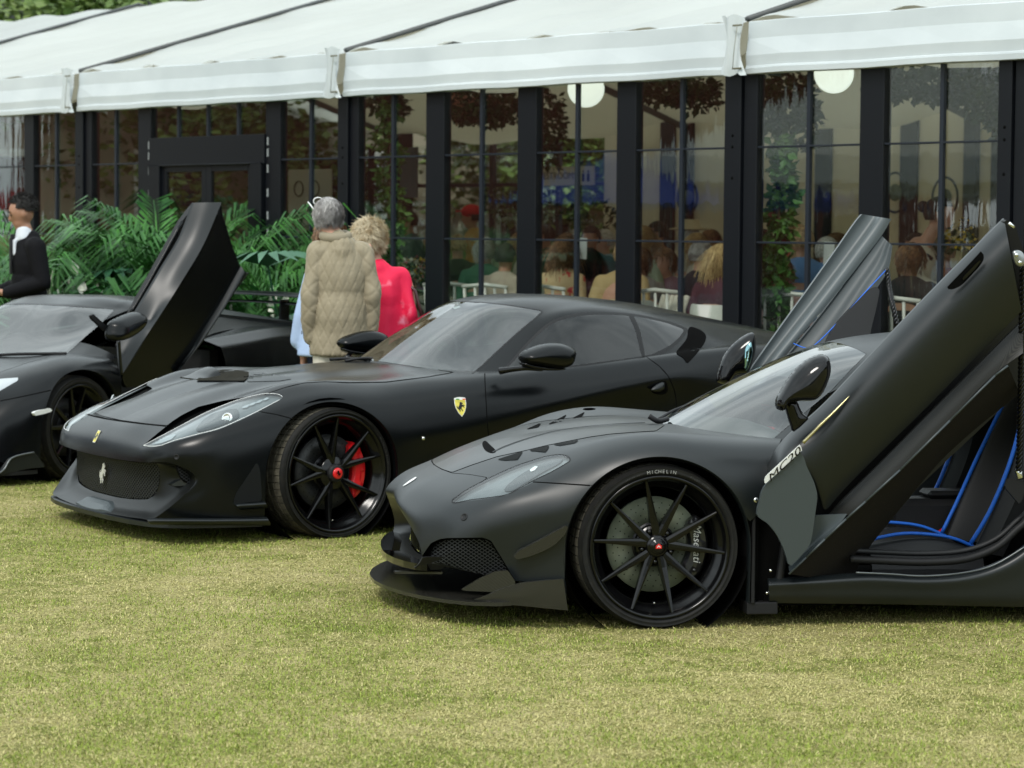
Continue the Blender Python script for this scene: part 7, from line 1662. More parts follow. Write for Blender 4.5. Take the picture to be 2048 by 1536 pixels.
gl += [
 (1060, 466, 3.0, 190, SKIN1, M_LBROWN, C_('ivory_blouse', (.5, .47, .40)), 'guest in an ivory blouse facing out, between the stone jacket and the floral dress', 'long', .1, True, None),
 (1105, 452, 4.3, 170, SKIN2, M_DARKH, C_('bottle_green_jacket', (.02, .08, .04)), 'guest in a bottle green jacket at a far table behind the floral dress', 'short', .1, False, None),
 (1150, 470, 2.3, 150, SKIN1, M_BROWN, C_('coral_top', (.5, .14, .09)), 'guest in a coral top just left of the white menu card', 'bob', .1, True, None),
 (1222, 462, 3.6, 200, SKIN1, M_WHH, C_('powder_blue_shirt', (.28, .38, .5)), 'white-haired guest in powder blue seen past the frame post', 'short', .1, False, None),
 (1292, 498, 1.2, 120, SKIN1, M_BROWN, C_('striped_grey_top', (.25, .24, .24)), 'guest in a grey top beside the sand jacket', 'bob', .15, True, None),
 (1330, 446, 4.4, 185, SKIN2, M_DARKH, C_('wine_red_jacket', (.14, .01, .02)), 'guest in a wine red jacket at the back, left of the straw hat', 'short', .1, False, None),
 (1410, 470, 3.0, 160, SKIN1, M_LONGB, C_('white_dress', (.6, .58, .54)), 'fair guest in a white dress behind the navy suit', 'long', .1, True, None),
 (1540, 462, 3.2, 200, SKIN2, M_DARKH, C_('black_polo', (.02, .02, .02)), 'guest in a black polo deep behind the ivy column', 'short', .1, False, None),
 (1612, 452, 3.8, 170, SKIN1, M_LBROWN, C_('tan_linen', (.4, .3, .18)), 'guest in tan linen at the back between denim and crimson', 'short', .1, False, None),
 (1690, 470, 2.6, 150, SKIN1, M_BROWN, C_('orange_scarf_top', (.5, .2, .04)), 'guest in an orange top behind the far raised door', 'long', .1, True, None),
 (880, 456, 3.0, 200, SKIN1, M_WHH, C_('lilac_cardigan', (.32, .24, .42)), 'guest in a lilac cardigan in the pane left of the stone jacket', 'bob', .1, True, None),
 (1850, 470, 3.2, 190, SKIN2, M_DARKH, C_('grey_waistcoat', (.10, .10, .11)), 'guest in a grey waistcoat past the waitress', 'short', .1, False, None),
]
for i, (px, top, off, yaw, sk, hm, tm, lb, hs, ln, fe, ex) in enumerate(gl): guest(px, top, off, yaw, sk, hm, tm, lb, hs, ln, i, .95, .35, fe, ex)
# waitress bending, dark cap of hair, standing behind the black jacket
pw = inside(1828, 405, 1.6); p5 = empty('person', (pw[0], pw[1], FLOOR), radians(-25), 'waitress with dark hair tied back, bending over a table', 'person')
hz = float(inside(1838, 432, 1.6)[2]) - FLOOR
b = MB(); P = head_mb(b, (.20, 0, hz), 0, 1.0, radians(28)); limb(b, [(.08, 0, hz - .22), (.16, 0, hz - .09)], [.056, .052]); ell(b, (.03, 0, hz - .42), (.11, .16, .27)); ell(b, (0, 0, .92), (.12, .16, .14))
for sg in (1, -1): limb(b, [(0, .09 * sg, .88), (.0, .09 * sg, .48), (0, .09 * sg, .08)], [.08, .055, .04]); limb(b, [(.06, .17 * sg, hz - .28), (.12, .22 * sg, hz - .50), (.38, .14 * sg, hz - .58)], [.048, .04, .03]); hand_mb(b, (.38, .14 * sg, hz - .58), (1, 0, -.2), (0, 0, -1)); limb(b, [(0, .09 * sg, .05), (.12, .09 * sg, .035)], [.04, .03])
link('body', _ev(b, .014, 3, 'body'), SKIN1, p5)
t = MB(); ell(t, (.04, 0, hz - .36), (.13, .19, .18)); t.tube([(.04, 0, hz - .38), (0, 0, .90)], [.17, .17], 16, flat=.7, up=(1, 0, 0))
for sg in (1, -1): limb(t, [(.06, .165 * sg, hz - .28), (.10, .22 * sg, hz - .48), (.22, .19 * sg, hz - .53)], [.07, .058, .052])
link('shirt', _ev(t, .014, 4, 'shirt'), mat('pale_linen', (.50, .47, .40), .8, bump=(15, .4, .005)), p5)
t = MB()
for sg in (1, -1): limb(t, [(0, .09 * sg, .92), (.0, .09 * sg, .48), (0, .09 * sg, .1)], [.11, .075, .06])
link('trousers', _ev(t, .018, 3, 'trousers'), M_SUIT, p5)
hair_cap('hair', (.19, 0, hz + .03), (.115, .092, .115), M_DARKH, p5, 0, low=-.5); t = MB(); t.ball((.07, 0, hz + .07), .045, 10, 8); t.build('hair_bun', M_DARKH, p5)
for sg in (1, -1): t = MB(); t.tube([(-.05, .09 * sg, hz - .62), (-.08, .09 * sg, hz - .40), (.03, .09 * sg, hz - .20), (.17, .08 * sg, hz - .32)], .014, 6); t.build('brace', M_SUIT, p5)
# ------------------------------------------------------------------ tables, chairs, flowers, ivy and plants
def leaf_quads(mb, c, R, n, size, rr, squash=1.0, up=.3):
    V = []; F = []
    for i in range(n):
        while True:
            v = Vector((rr.uniform(-1, 1), rr.uniform(-1, 1), rr.uniform(-1, 1)))
            if v.length < 1: break
        v = v.normalized() * (v.length ** .5); p = Vector(c) + Vector((v.x * R[0], v.y * R[1], v.z * R[2])); s = size * rr.uniform(.6, 1.3)
        d = Vector((rr.gauss(0, 1), rr.gauss(0, 1), rr.gauss(0, .6) - .3)).normalized(); u = d.cross(Vector((rr.gauss(0, 1), rr.gauss(0, 1), rr.gauss(0, 1) + up))).normalized(); b = len(V); n_ = u.cross(d)
        V += [p, p + d * s * .5 + u * s * .3 + n_ * s * .08, p + d * s, p + d * s * .5 - u * s * .3 + n_ * s * .08]; F += [(b, b + 1, b + 2), (b, b + 2, b + 3)]
    mb.add(V, F); return mb
def leafmat(name, c, c2): return mat(name, c, .45, spec=.4, noise=(3.5, c2, .4, .62))
M_IVY = leafmat('ivy_leaves', (.035, .12, .022), (.10, .21, .045)); M_DKLEAF = leafmat('dark_leaves', (.012, .035, .012), (.03, .06, .02)); M_PALM = leafmat('palm_leaflets', (.013, .070, .012), (.052, .185, .028)); M_BROAD = leafmat('broad_leaves', (.012, .085, .014), (.03, .16, .03))
rr = random.Random(11)
def ivy(px, y0, y1, off, r, lb, n=900, size=.07, m=M_IVY, red=False):
    a = inside(px, y0, off); b = inside(px, y1, off); o = empty('climbing_ivy', (b[0], b[1], b[2]), 0, lb, 'plant'); mb = MB(); H_ = a[2] - b[2]
    V = []
    for i in range(10):
        t = i / 9; leaf_quads(mb, (rr.gauss(0, .03), rr.gauss(0, .03), H_ * t), (r * rr.uniform(.7, 1.2), r, H_ / 12), n // 10, size, rr)
    mb.build('ivy_leaves', m, o); q = MB(); q.tube([(0, 0, -.2), (0, 0, H_)], .02, 6); q.build('stem', mat('bark', (.06, .04, .025), .9), o)
    if red: mb = MB(); leaf_quads(mb, (0, 0, H_ * .4), (r, r, H_ * .3), 60, size * .8, rr); mb.build('red_leaves', mat('red_leaves', (.14, .03, .02), .5), o)
ivy(1552, 300, 668, .35, .085, 'column of green ivy right of the main post, full height of the clear wall', 1400, .085, red=True)
ivy(778, 232, 600, .5, .10, 'ivy column left of a frame post near the quilted jacket', 900, .075)
def garland(px, py, off, R, lb, m=M_DKLEAF, n=700, size=.08, flowers=None):
    p = inside(px, py, off); o = empty('hanging_garland', p, atan2(FT[1], FT[0]), lb, 'garland', 'garlands under the marquee ceiling'); mb = MB(); leaf_quads(mb, (0, 0, 0), R, n, size, rr)
    leaf_quads(mb, (R[0] * .5, 0, -R[2] * .6), (R[0] * .3, R[1], R[2]), n // 3, size, rr); mb.build('leaves', m, o)
    if flowers: mb = MB(); leaf_quads(mb, (-.1, -.05, -.02), (R[0] * .7, R[1], R[2] * .8), n // 4, size * .9, rr); mb.build('blossom', flowers, o)
M_BLOS = mat('dusty_blossom', (.42, .20, .15), .6); M_CREAMF = mat('cream_blossom', (.55, .45, .30), .6)
garland(960, 205, 2.2, (.55, .3, .14), 'dark garland with dusty pink blossom over the red cap guest', flowers=M_BLOS); garland(940, 222, 2.0, (.3, .2, .10), 'small cream and rust garland below the pink blossom', flowers=M_CREAMF, n=300)
garland(1350, 180, 2.4, (.5, .3, .12), 'garland of dark foliage left of the tall main post', n=600); garland(1560, 200, 1.8, (.35, .25, .26), 'drooping grey-green garland above the ivy column', n=800); garland(1880, 165, 1.8, (.75, .3, .13), 'long garland of dark foliage over the waitress', n=1100); garland(1985, 195, 1.5, (.2, .2, .2), 'end tuft of foliage beside the right-hand main post', n=400)
garland(1090, 240, 3.0, (.2, .2, .3), 'dark trailing foliage left of the globe lamp', n=400); garland(770, 205, 2.5, (.25, .2, .12), 'foliage tuft in the pane right of the quilted jacket', n=300)
# tables with cloths, chairs, flowers, glasses
M_CLOTH = mat('white_tablecloth', (.55, .55, .52), .8, bump=(9, .4, .01)); M_CHAIR = mat('white_chair_paint', (.58, .58, .55), .4)
def table(px, off, lb, r=.72):
    p = inside(px, 470, off); o = empty('round_table', (p[0], p[1], FLOOR), 0, lb, 'table', 'round tables inside the marquee'); mb = MB(); mb.lathe([(0, .75), (r, .75), (r + .01, .73)], 32, axis='z')
    V = [( (r + .012 + .02 * k * abs(sin(9 * a))) * cos(a), (r + .012 + .02 * k * abs(sin(9 * a))) * sin(a), .73 - .55 * k) for k in (0, .5, 1) for a in np.linspace(0, 2 * pi, 73)[:-1]]; F = [(i * 72 + j, i * 72 + (j + 1) % 72, (i + 1) * 72 + (j + 1) % 72, (i + 1) * 72 + j) for i in range(2) for j in range(72)]
    mb.add(V, F, True); mb.build('tablecloth', M_CLOTH, o); q = MB(); q.tube([(0, 0, 0), (0, 0, .73)], .04, 8); q.lathe([(.28, .0), (.28, .03), (0, .05)], 16, axis='z'); q.build('pedestal', M_FRAME, o)
    return o
TB = [(860, 2.6, 'table with a yellow and pink flower bowl left of the white-haired woman'), (1060, 2.2, 'table behind the stone jacket guest'), (1290, 1.9, 'table in front of the sand jacket guest'), (1480, 2.3, 'table behind the tall main post'), (1690, 2.2, 'table with wine glasses between ivy and raised door'), (1900, 2.2, 'table with yellow flowers beside the waitress'), (640, 2.6, 'table behind the quilted jacket man'), (330, 3.0, 'table inside the doorway')]
for a, b_, c in TB: table(a, b_, c)
def chair(px, off, yaw, lb, curved=False, zb=.0):
    p = inside(px, 470, off); o = empty('dining_chair', (p[0], p[1], FLOOR), radians(yaw), lb, 'chair', 'white chairs inside the marquee')
    mb = MB(); mb.box(-.21, .21, -.21, .21, .44, .48, ch=.01); mb.build('seat', M_CHAIR, o)
    for sx in (1, -1):
        for sy in (1, -1): mb = MB(); mb.tube([(.19 * sx, .19 * sy, 0), (.18 * sx, .18 * sy, .45)], .014, 6); mb.build('leg', M_CHAIR, o)
    V = []; 
    mb = MB()
    if curved:
        rows = [[(-.20 - .05 * (z - .5) + .12 * abs(y / .25) ** 2, y, z + (.0 if abs(y) < .2 else -.05)) for y in np.linspace(-.26, .26, 9)] for z in (.52, .62, .74, .86)]; sf = net_surface(np.array(rows, float), .04, smooth=0); solid(None, 'backrest', sf.V, sf.F, M_CHAIR, .02, o, d=(-1, 0, 0))
    else:
        for y in (-.19, -.09, 0, .09, .19): mb.tube([(-.20, y, .46), (-.235, y * 1.02, .93)], .012, 6)
        mb.tube([(-.235, -.21, .93), (-.245, 0, .95), (-.235, .21, .93)], .016, 6); mb.build('backrest', M_CHAIR, o)
CH = [(920, .55, 60, 'white chair behind the charcoal jacket, near the frame post'), (1000, .42, 60, 'chair of the stone jacket guest'), (1330, .45, 70, 'white slatted chair with a striped shawl in the sand jacket pane'), (1265, .5, 70, 'curved white chair back of the sand jacket guest'), (1455, .25, 45, 'curved white chair back beside the blonde in plum'), (1120, .45, 55, 'chair of the floral dress guest'), (1590, .55, 80, 'chair of the denim shirt guest'), (1810, .4, 60, 'chair of the black jacket guest')]
for i, (a, b_, y_, lb) in enumerate(CH): chair(a, b_, y_, lb, i in (3, 4))
p = inside(1345, 618, .40); sh = MB()
for i in range(6): sh.tube([(-.13 + i * .052, 0, -.13), (-.125 + i * .05, -.01, .0), (-.12 + i * .05, .03, .10)], .021, 8)
o = sh.build('striped_shawl', mat('ivory_wool', (.55, .52, .45), .9), None, loc=tuple(p), rot=(0, 0, atan2(FT[1], FT[0]))); tag(o, 'ivory ribbed shawl hung over the slatted white chair', 'shawl')
def flowers(px, py, off, lb, cols, R=.14, vase=True):
    p = inside(px, py, off); o = empty('flower_bowl', p, 0, lb, 'flowers'); mb = MB(); leaf_quads(mb, (0, 0, 0), (R, R, R * .8), 120, .06, rr); mb.build('leaves', M_DKLEAF, o)
    for nm, c in cols:
        mb = MB(); leaf_quads(mb, (rr.gauss(0, .02), rr.gauss(0, .02), .03), (R, R, R * .8), 90, .045, rr); mb.build(nm, mat(nm, c, .6), o)
    if vase: q = MB(); q.lathe([(.0, -.30), (.06, -.30), (.05, -.2), (.07, -.1), (.065, -.06)], 14, axis='z'); q.build('vase', M_CLEAR2, o)
M_CLEAR2 = glass_mat('drinking_glass', (.9, .92, .9), ior=1.45)
flowers(825, 545, 1.1, 'bowl of yellow, white and pink flowers on the table right of the pink top', [('yellow_petals', (.6, .42, .03)), ('pink_petals', (.6, .2, .22)), ('white_petals', (.6, .58, .5))])
flowers(1905, 475, 1.9, 'spray of yellow flowers behind the near raised door', [('yellow_petals', (.6, .42, .03))], .17)
flowers(1090, 410, 3.2, 'bushy table plant right of the red cap guest', [], .22); flowers(1000, 405, 3.5, 'spiky table plant behind the red cap guest', [], .2); flowers(1185, 425, 3.0, 'dark table plant under the globe lamp', [], .22)
for i, (px, py) in enumerate([(1545, 600), (1562, 604), (1580, 598), (1600, 602), (1850, 600), (1866, 606), (1880, 598)]):
    p = inside(px, py, .95); q = MB(); q.lathe([(.028, -.13), (.004, -.125), (.004, -.05), (.030, -.02), (.034, .04), (.028, .09)], 14, axis='z'); o = q.build('wine_glass', M_CLEAR2, None, loc=tuple(p)); tag(o, ['leftmost wine glass beside the ivy column', 'tall wine glass just right of the leftmost one by the ivy', 'wine glass in front of the pale pink top', 'wine glass nearest the raised far door', 'leftmost wine glass between the two raised doors', 'middle wine glass between the two raised doors', 'rightmost wine glass between the two raised doors'][i], 'glass', 'glasses left of the raised doors' if i < 4 else 'glasses between the raised doors')
for px, py, off, lb in ((1165, 498, .9, 'white menu card standing between the floral dress and the teal shirt'), (1658, 508, .9, 'white menu card beside the crimson jumper')):
    p = inside(px, py, off); mb = MB(); mb.box(-.05, .05, -.004, .004, -.08, .09); o = mb.build('menu_card', M_WHITE, None, loc=tuple(p), rot=(0, .05, atan2(FT[1], FT[0]))); tag(o, lb, 'menu card')
p = inside(818, 345, .9); mb = MB(); mb.box(-.12, .12, -.01, .01, -.22, .22, ch=.004); o = mb.build('wall_speaker', mat('slate_panel', (.045, .05, .05), .6), None, loc=tuple(p), rot=(0, 0, atan2(FT[1], FT[0]))); tag(o, 'slate grey panel hung beside the ivy column', 'panel')
p = inside(625, 420, 1.2); mb = MB(); mb.box(-.38, .30, -.01, .01, -.45, .38, ch=.02); o = mb.build('welcome_board', mat('beige_board', (.36, .34, .26), .7), None, loc=tuple(p), rot=(0, 0, atan2(FT[1], FT[0]))); tag(o, 'beige rounded board with circular crests inside, behind the quilted jacket man', 'board')
for dx, dz in ((-.2, .2), (.05, .2), (-.22, -.08), (.08, -.08)): q = MB(); q.tube([(dx + .07 * cos(a), -.015, dz + .07 * sin(a)) for a in np.linspace(0, 2 * pi, 25)], .008, 5, caps=False); q.build('crest', mat('olive_crest', (.10, .11, .06), .6), o)

# --- palms, peace lilies and ground foliage in front of the marquee
def frond_mesh(L_, n, droop, leaflet, w, seed, fan=False):
    r = random.Random(seed); V = []; F = []
    if fan:
        for i in range(n):
            a = -1.9 + 3.8 * i / (n - 1); l = L_ * .42 * (1 - .12 * abs(a)) * r.uniform(.9, 1.05); d = Vector((cos(a), sin(a) * .9, .1)).normalized(); u = Vector((-sin(a), cos(a), .2)); base = Vector((L_ * .55, 0, L_ * .55)); b = len(V)
            p1 = base + d * l * .45 + Vector((0, 0, .03)); p2 = base + d * l + Vector((0, 0, -.12 * l)); V += [base, p1 + u * w, p1 - u * w, p2]; F += [(b, b + 1, b + 2), (b + 1, b + 3, b + 2)]
        mb = MB(); mb.add(V, F); mb.tube([(0, 0, 0), (L_ * .25, 0, L_ * .35), (L_ * .55, 0, L_ * .55)], [.008, .006, .004], 5); return mb.mesh('frond')
    def rach(t): return Vector((L_ * (.10 * t + .50 * t ** 1.8), 0, L_ * (1.15 * t - droop * .75 * t ** 2.8)))
    for i in range(n):
        t = .22 + .78 * i / (n - 1); p = rach(t); tg = (rach(min(1, t + .02)) - rach(t - .02)).normalized()
        for sg in (1, -1):
            l = leaflet * (1 - .62 * abs(t - .5) * 1.4) * r.uniform(.7, 1.1); d = (tg * r.uniform(.7, 1.25) + Vector((0, sg, r.uniform(-.05, .45)))).normalized(); e = (d + Vector((0, 0, -1.1))).normalized(); u = tg.cross(d).cross(d).normalized(); b = len(V)
            a0 = p; a1 = p + d * l * .5; a2 = a1 + e * l * .5; V += [a0, a1 + u * w, a1 - u * w, a2]; F += [(b, b + 1, b + 2), (b + 1, b + 3, b + 2)]
    mb = MB(); mb.add(V, F); mb.tube([tuple(rach(t)) for t in np.linspace(0, 1, 8)], [.009, .009, .008, .007, .006, .005, .004, .003], 5, caps=False); return mb.mesh('frond')
FR = [frond_mesh(1.0, 46, .42, .44, .0072, 1), frond_mesh(1.05, 50, .55, .46, .0072, 2), frond_mesh(.95, 42, .30, .40, .0078, 3)]; FF_ = [frond_mesh(.9, 17, 0, .3, .020, 4, True), frond_mesh(.8, 15, 0, .3, .020, 5, True)]
M_PALM2 = leafmat('pale_palm_leaflets', (.05, .16, .045), (.14, .30, .09)); M_FAN = leafmat('blue_green_fan_leaf', (.02, .10, .045), (.05, .17, .08))
def palm(px, Y, h, lb, kind='kentia', n=13, seed=0, m=None, z=.0):
    h *= 1.04
    r = random.Random(seed); X = at_depth(px, 500, Y)[0]; o = empty('potted_palm', (X, Y, 0), 0, lb, 'palm', 'potted palms in front of the marquee')
    q = MB(); q.lathe([(0, 0), (.15, 0), (.19, .30), (.18, .31), (.0, .29)], 18, axis='z'); q.build('pot', M_BLACK, o)
    for i in range(n):
        a = 2 * pi * (i + r.random() * .7) / n * 2.6; lib = FR if kind == 'kentia' else FF_; s = (h - .28) * r.uniform(.65, 1.05) / (.86 if kind == 'kentia' else .62); tl = r.uniform(-.12, .62)
        link('frond', lib[i % len(lib)], None, o, loc=(0, 0, .28), rot=(r.uniform(-.2, .2), tl, a), scale=(s, s, s))
        if not lib[i % len(lib)].materials: lib[i % len(lib)].materials.append(m or M_PALM)
    return o
for me_ in FR: me_.materials.append(M_PALM)
for me_ in FF_: me_.materials.append(M_FAN)
PL = [(30, 22.6, 1.65, 'palm behind the suited man, at the left edge', 'kentia'), (112, 22.3, 1.75, 'palm with upright fronds just right of the suited man', 'kentia'), (70, 21.6, 1.25, 'low palm at the shoulder of the suited man', 'kentia'), (210, 22.6, 1.62, 'blue-green fan palm left of the doorway', 'fan'), (165, 21.8, 1.30, 'fan palm over the white lilies', 'fan'), (262, 21.6, 1.40, 'arching feathery palm left of the raised scissor door', 'kentia'), (300, 22.4, 1.95, 'tallest palm with upright fronds before the doorway', 'kentia'), (345, 21.9, 1.65, 'palm touching the left edge of the raised scissor door', 'kentia'), (395, 22.0, 1.7, 'palm mostly hidden by the raised scissor door', 'kentia'), (455, 21.7, 1.60, 'palm directly right of the tip of the scissor door', 'kentia'), (500, 22.0, 1.50, 'fan-leaved palm right of the scissor door', 'fan'), (545, 21.4, 1.35, 'leafy palm between the scissor door and the quilted jacket man', 'kentia'), (575, 21.2, 1.50, 'dark fan palm at the right end of the planting', 'fan')]
for i, (px, Y, h, lb, kd) in enumerate(PL): palm(px, Y, h, lb, kd, 20 if kd == 'kentia' else 14, i)
def shrub(px, Y, w, h, lb, lily=False, seed=0):
    r = random.Random(seed); X = at_depth(px, 500, Y)[0]; o = empty('leafy_plant', (X, Y, 0), 0, lb, 'plant', 'leafy plants at the foot of the palms'); mb = MB(); V = []; F = []
    for i in range(190):
        a = r.uniform(0, 2 * pi); rad = w * sqrt(r.random()); z = h * r.random() ** .7; s = r.uniform(.10, .20); p = Vector((rad * cos(a), rad * sin(a), z)); d = Vector((cos(a) + r.gauss(0, .5), sin(a) + r.gauss(0, .5), r.uniform(-.3, .9))).normalized(); u = d.cross(Vector((0, 0, 1))).normalized(); b = len(V); e = (d + Vector((0, 0, -.6))).normalized()
        V += [p, p + d * s * .5 + u * s * .22, p + d * s * .5 - u * s * .22, p + d * s * .5 + e * s * .5]; F += [(b, b + 1, b + 3), (b, b + 3, b + 2)]
    mb.add(V, F); mb.build('leaves', M_BROAD, o)
    if lily:
        for i in range(7):
            a = r.uniform(0, 2 * pi); rad = w * r.random(); z = h * r.uniform(.75, 1.15); q = MB(); q.tube([(rad * cos(a) * .6, rad * sin(a) * .6, z * .4), (rad * cos(a), rad * sin(a), z)], .005, 5); q.build('flower_stem', M_IVY, o)
            q = MB(); c = Vector((rad * cos(a), rad * sin(a), z)); t_ = Vector((r.gauss(0, .3), r.gauss(0, .3), 1)).normalized(); s_ = t_.cross(Vector((r.gauss(0, 1), r.gauss(0, 1), 0))).normalized(); q.add([c, c + t_ * .07 + s_ * .04, c + t_ * .15, c + t_ * .07 - s_ * .04, c + t_ * .07 + t_.cross(s_) * .02], [(0, 1, 4), (1, 2, 4), (2, 3, 4), (3, 0, 4)]); q.build('white_spathe', mat('white_spathe', (.72, .74, .62), .5), o)
SHR = [(30, 21.6), (90, 21.3), (120, 21.1), (150, 21.2), (185, 21.0), (215, 21.2), (245, 21.0), (280, 21.1), (320, 21.0), (360, 21.2), (430, 21.2), (470, 21.0), (510, 21.1), (550, 20.9), (585, 20.9)]
NM = ['left edge', 'elbow of the suited man', 'first white lilies', 'centre of the lily bed', 'right half of the lily bed', 'last of the lily bed', 'gap before the feathery palm', 'foot of the feathery palm', 'foot of the tallest palm', 'left edge of the scissor door', 'right of the scissor door above its sill strip', 'above the left end of the rear wing', 'above the middle of the rear wing', 'right end of the rear wing', 'back of the quilted jacket man']
for i, ((px, Y), nm) in enumerate(zip(SHR, NM)):
    ly = i in (1, 2, 3, 4, 5, 10, 13); shrub(px, Y, .34, .95 if i % 3 else 1.15, ('white-flowered peace lily by the ' if ly else 'dark green leafy plant by the ') + nm, ly, i)
# ------------------------------------------------------------------ beyond the marquee and behind the camera
M_BARK = mat('bark', (.06, .04, .025), .9); M_CROWN = leafmat('tree_leaves', (.030, .070, .016), (.075, .125, .030)); M_CROWN2 = leafmat('bright_tree_leaves', (.07, .13, .025), (.14, .20, .045))
def crown_mesh(seed, n=9000):
    r = random.Random(seed); mb = MB()
    for i in range(15):
        a = r.uniform(0, 2 * pi); rad = r.uniform(.1, .75); leaf_quads(mb, (rad * cos(a), rad * sin(a), r.uniform(-.55, .75)), (r.uniform(.3, .5),) * 3, n // 15, .075, r)
    return mb.mesh('crown')
CRN = [crown_mesh(1), crown_mesh(2), crown_mesh(3)]
tm = MB(); tm.tube([(0, 0, 0), (.02, 0, .5), (-.01, .02, 1.0)], [.06, .045, .03], 8)
for a in range(5): tm.tube([(0, 0, .75 + a * .04), (.28 * cos(a * 1.3), .28 * sin(a * 1.3), 1.05 + .05 * a)], [.02, .008], 5)
TRK = tm.mesh('trunk'); TRK.materials.append(M_BARK)
def tree(x, y, h, r, lb, v=0, grp=None, m=M_CROWN):
    o = empty('tree', (x, y, 0), v * 1.3, lb, 'tree', grp); link('trunk', TRK, None, o, scale=(h * .8, h * .8, h * .55)); me = CRN[v % 3]
    if m is not M_CROWN: 
        me = me.copy(); me.materials.clear(); me.materials.append(m)
    elif not me.materials: me.materials.append(M_CROWN)
    link('crown', me, None, o, loc=(0, 0, h * .66), scale=(r, r, h * .38)); return o
for i, (x, y, h, r, lb) in enumerate([(-9.5, 41, 5.6, 2.8, 'dark tree rising behind the roof at the top left corner'), (-14, 45, 6.6, 3.4, 'tree behind the marquee just outside the left edge')]): tree(x, y, h, r, lb, i)
for i, (x, y, h, r) in enumerate([(-7, 38, 5.5, 2.8), (-3.5, 37, 4.8, 2.6), (0.5, 36, 4.2, 2.4), (-10.5, 36, 4.5, 2.4), (4, 34, 4.5, 2.6)]):
    tree(x, y, h, r, 'green garden tree seen through both clear walls, number %s from the doorway' % ['one', 'two', 'three', 'four', 'five'][i] if False else ['green garden tree seen through the panes above the doorway', 'garden tree seen through the pane left of the quilted jacket man', 'garden tree seen dimly through the pane behind the ivy', 'garden tree seen through the panes at the far left', 'garden tree behind the middle of the marquee'][i], i, 'garden trees beyond the marquee', M_CROWN2)
def hedge(name, x0, y0, x1, y1, h, w, lb, n=9000, m=M_CROWN, size=.22):
    r = random.Random(5); mb = MB(); V = []; F = []; L_ = sqrt((x1 - x0) ** 2 + (y1 - y0) ** 2)
    for i in range(n):
        t = r.random(); z = h * r.random() ** .8 * (1 + .12 * sin(t * 23) + .08 * sin(t * 61)); p = Vector((x0 + (x1 - x0) * t + r.gauss(0, w / 2), y0 + (y1 - y0) * t + r.gauss(0, w / 2), z)); d = Vector((r.gauss(0, 1), r.gauss(0, 1), r.gauss(0, 1))).normalized(); u = d.orthogonal().normalized(); s = size * r.uniform(.6, 1.4); b = len(V)
        V += [p - d * s - u * s * .5, p + d * s - u * s * .5, p + d * s + u * s * .5, p - d * s + u * s * .5]; F.append((b, b + 1, b + 2, b + 3))
    mb.add(V, F); return tag(mb.build(name, m), lb, 'hedge')
hedge('hedge', -24, 35.5, 6, 31, 1.5, .9, 'low clipped hedge beyond the marquee', 12000, M_CROWN2, .09)
# brick house, white awning and blue parasols: these show only as reflections in the clear walls
M_BRICK = mat('red_brick', (.17, .050, .034), .85, noise=(1.5, (.11, .035, .025), .4, .6)); M_SASH = mat('white_sash', (.70, .72, .72), .5)
def house(x, y, rz, w, h, lb, wm=None, nm='brick_house'):
    o = empty(nm, (x, y, 0), rz, lb, 'house'); mb = MB(); mb.box(0, w, 0, 8, 0, h); mb.build('wall', wm or M_BRICK, o)
    mb = MB(); mb.add([(-.3, -.4, h), (w + .3, -.4, h), (w + .3, 8.4, h), (-.3, 8.4, h), (0, 4, h + 3), (w, 4, h + 3)], [(0, 1, 5, 4), (3, 4, 5, 2), (0, 4, 3), (1, 2, 5)]); mb.build('roof', mat('slate_roof', (.05, .052, .058), .7), o)
    for i in range(int(w / 2.6)):
        for z in ((1.0, 4.2) if h > 5 else (1.0,)):
            f_ = MB(); cx = 1.3 + i * 2.6; f_.box(cx - .55, cx + .55, -.06, .02, z - .05, z + 1.75); f = f_.build('window', M_SASH, o)
            for a in (0, 1):
                for b_ in (0, 1): g = MB(); g.box(cx - .48 + a * .50, cx - .02 + a * .50, -.075, -.062, z + .04 + b_ * .84, z + .80 + b_ * .84); g.build('pane', M_GLOSS, f)
house(-31, 31, radians(-80), 15, 7.0, 'long red brick house with white sash windows, mirrored in the clear walls')
house(-19, 39, radians(-8), 22, 3.6, 'low cream rendered house seen through both clear walls', mat('cream_render', (.40, .36, .28), .85, noise=(.8, (.32, .29, .22), .4, .6)), 'cream_house')
def awning(x, y, rz, lb):
    o = empty('white_gazebo', (x, y, 0), rz, lb, 'gazebo', 'white gazebos mirrored in the clear walls'); mb = MB(); mb.add([(-2.5, -2.5, 2.5), (2.5, -2.5, 2.5), (2.5, 2.5, 2.5), (-2.5, 2.5, 2.5), (0, 0, 3.9)], [(0, 1, 4), (1, 2, 4), (2, 3, 4), (3, 0, 4)]); mb.build('canopy', M_ROOF, o)
    mb = MB()
    for a in range(4):
        p0 = [(-2.5, -2.5), (2.5, -2.5), (2.5, 2.5), (-2.5, 2.5)][a]; p1 = [(-2.5, -2.5), (2.5, -2.5), (2.5, 2.5), (-2.5, 2.5)][(a + 1) % 4]; mb.add([(p0[0], p0[1], 2.5), (p1[0], p1[1], 2.5), (p1[0], p1[1], 2.2), (p0[0], p0[1], 2.2)], [(0, 1, 2, 3)])
    mb.build('valance', M_VAL, o)
    for sx in (1, -1):
        for sy in (1, -1): mb = MB(); mb.tube([(2.45 * sx, 2.45 * sy, 0), (2.45 * sx, 2.45 * sy, 2.5)], .03, 6); mb.build('leg', M_VAL, o)
for i, (x, y, lb) in enumerate([(-11, 17.2, 'white gazebo nearest the cars, left of the frame'), (-17, 15.5, 'second white gazebo out from the cars'), (-24, 13.5, 'third white gazebo out from the cars')]): awning(x, y, .2, lb)
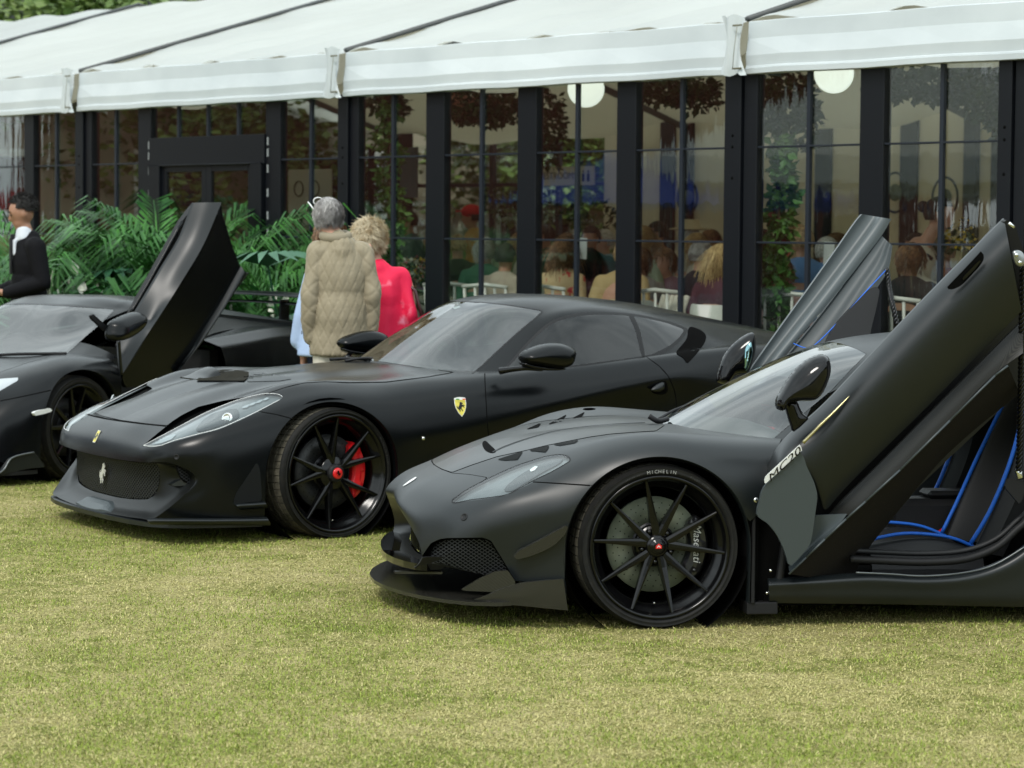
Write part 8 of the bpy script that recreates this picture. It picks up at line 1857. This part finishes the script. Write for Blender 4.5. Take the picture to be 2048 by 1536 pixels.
def parasol(x, y, c, lb):
    o = empty('parasol', (x, y, 0), 0, lb, 'parasol', 'parasols mirrored in the clear walls'); mb = MB(); V = [(0, 0, 2.6)] + [(1.5 * cos(a), 1.5 * sin(a), 1.95) for a in np.linspace(0, 2 * pi, 9)[:-1]]; mb.add(V, [(0, 1 + i, 1 + (i + 1) % 8) for i in range(8)]); mb.build('canopy', c, o); mb = MB(); mb.tube([(0, 0, 0), (0, 0, 2.6)], .025, 6); mb.build('pole', M_FRAME2, o); mb = MB(); mb.lathe([(.3, 0), (.3, .08), (0, .1)], 16, axis='z'); mb.build('base', M_BLACK, o)
M_NAVY = mat('royal_blue_canvas', (.012, .035, .22), .8); M_REDC = mat('red_canvas', (.5, .03, .035), .8)
for x, y, c, lb in [(-9.5, 20.5, M_NAVY, 'royal blue parasol nearest the marquee, left of the frame'), (-13.5, 19.5, M_NAVY, 'second royal blue parasol from the marquee'), (-18, 18.8, M_NAVY, 'third royal blue parasol from the marquee'), (-25.3, 32.6, M_REDC, 'red parasol mirrored beside the doorway')]: parasol(x, y, c, lb)
# unseen tree belt behind the camera, added to darken the car sides' reflections
ORD = 'first second third fourth fifth sixth seventh eighth ninth tenth eleventh twelfth thirteenth fourteenth fifteenth sixteenth seventeenth eighteenth nineteenth twentieth twenty-first twenty-second'.split()
SIDES = ['behind the camera', 'to the right of the lawn', 'to the left of the lawn']
for i, a in enumerate(np.linspace(radians(-155), radians(25), 22)):
    R_ = 52 + 6 * sin(i * 2.3); tree(R_ * cos(a), 4 + R_ * sin(a), 7.0 + 2 * sin(i * 1.7), 4.2 + 1.0 * cos(i * 2.9), '%s unseen tree added in the belt behind the camera, counted clockwise from the brick house' % ORD[i], i, 'unseen trees added round the lawn behind the camera')
for i, (x, y) in enumerate([(-40, 8), (-42, 20), (-45, 32), (-46, 54), (-38, 62), (-26, 66)]): tree(x, y, 11 + (i % 3), 4.8, 'tall tree %s' % ['southernmost beside the gazebos', 'behind the middle gazebo', 'in front of the brick house gable', 'behind the brick house roof', 'beyond the hedge far left', 'farthest behind the marquee end'][i], i, 'tall trees by the brick house')
hedge('added_hedge', -36, -30, 42, -34, 3.0, 1.6, 'tall unseen hedge added along the lawn behind the camera', 9000, size=.35); hedge('added_hedge', 42, -34, 46, 30, 3.0, 1.6, 'tall unseen hedge added along the right side of the lawn', 7000, size=.35)  # unseen hedges, added as dark surroundings for the car paint to reflect
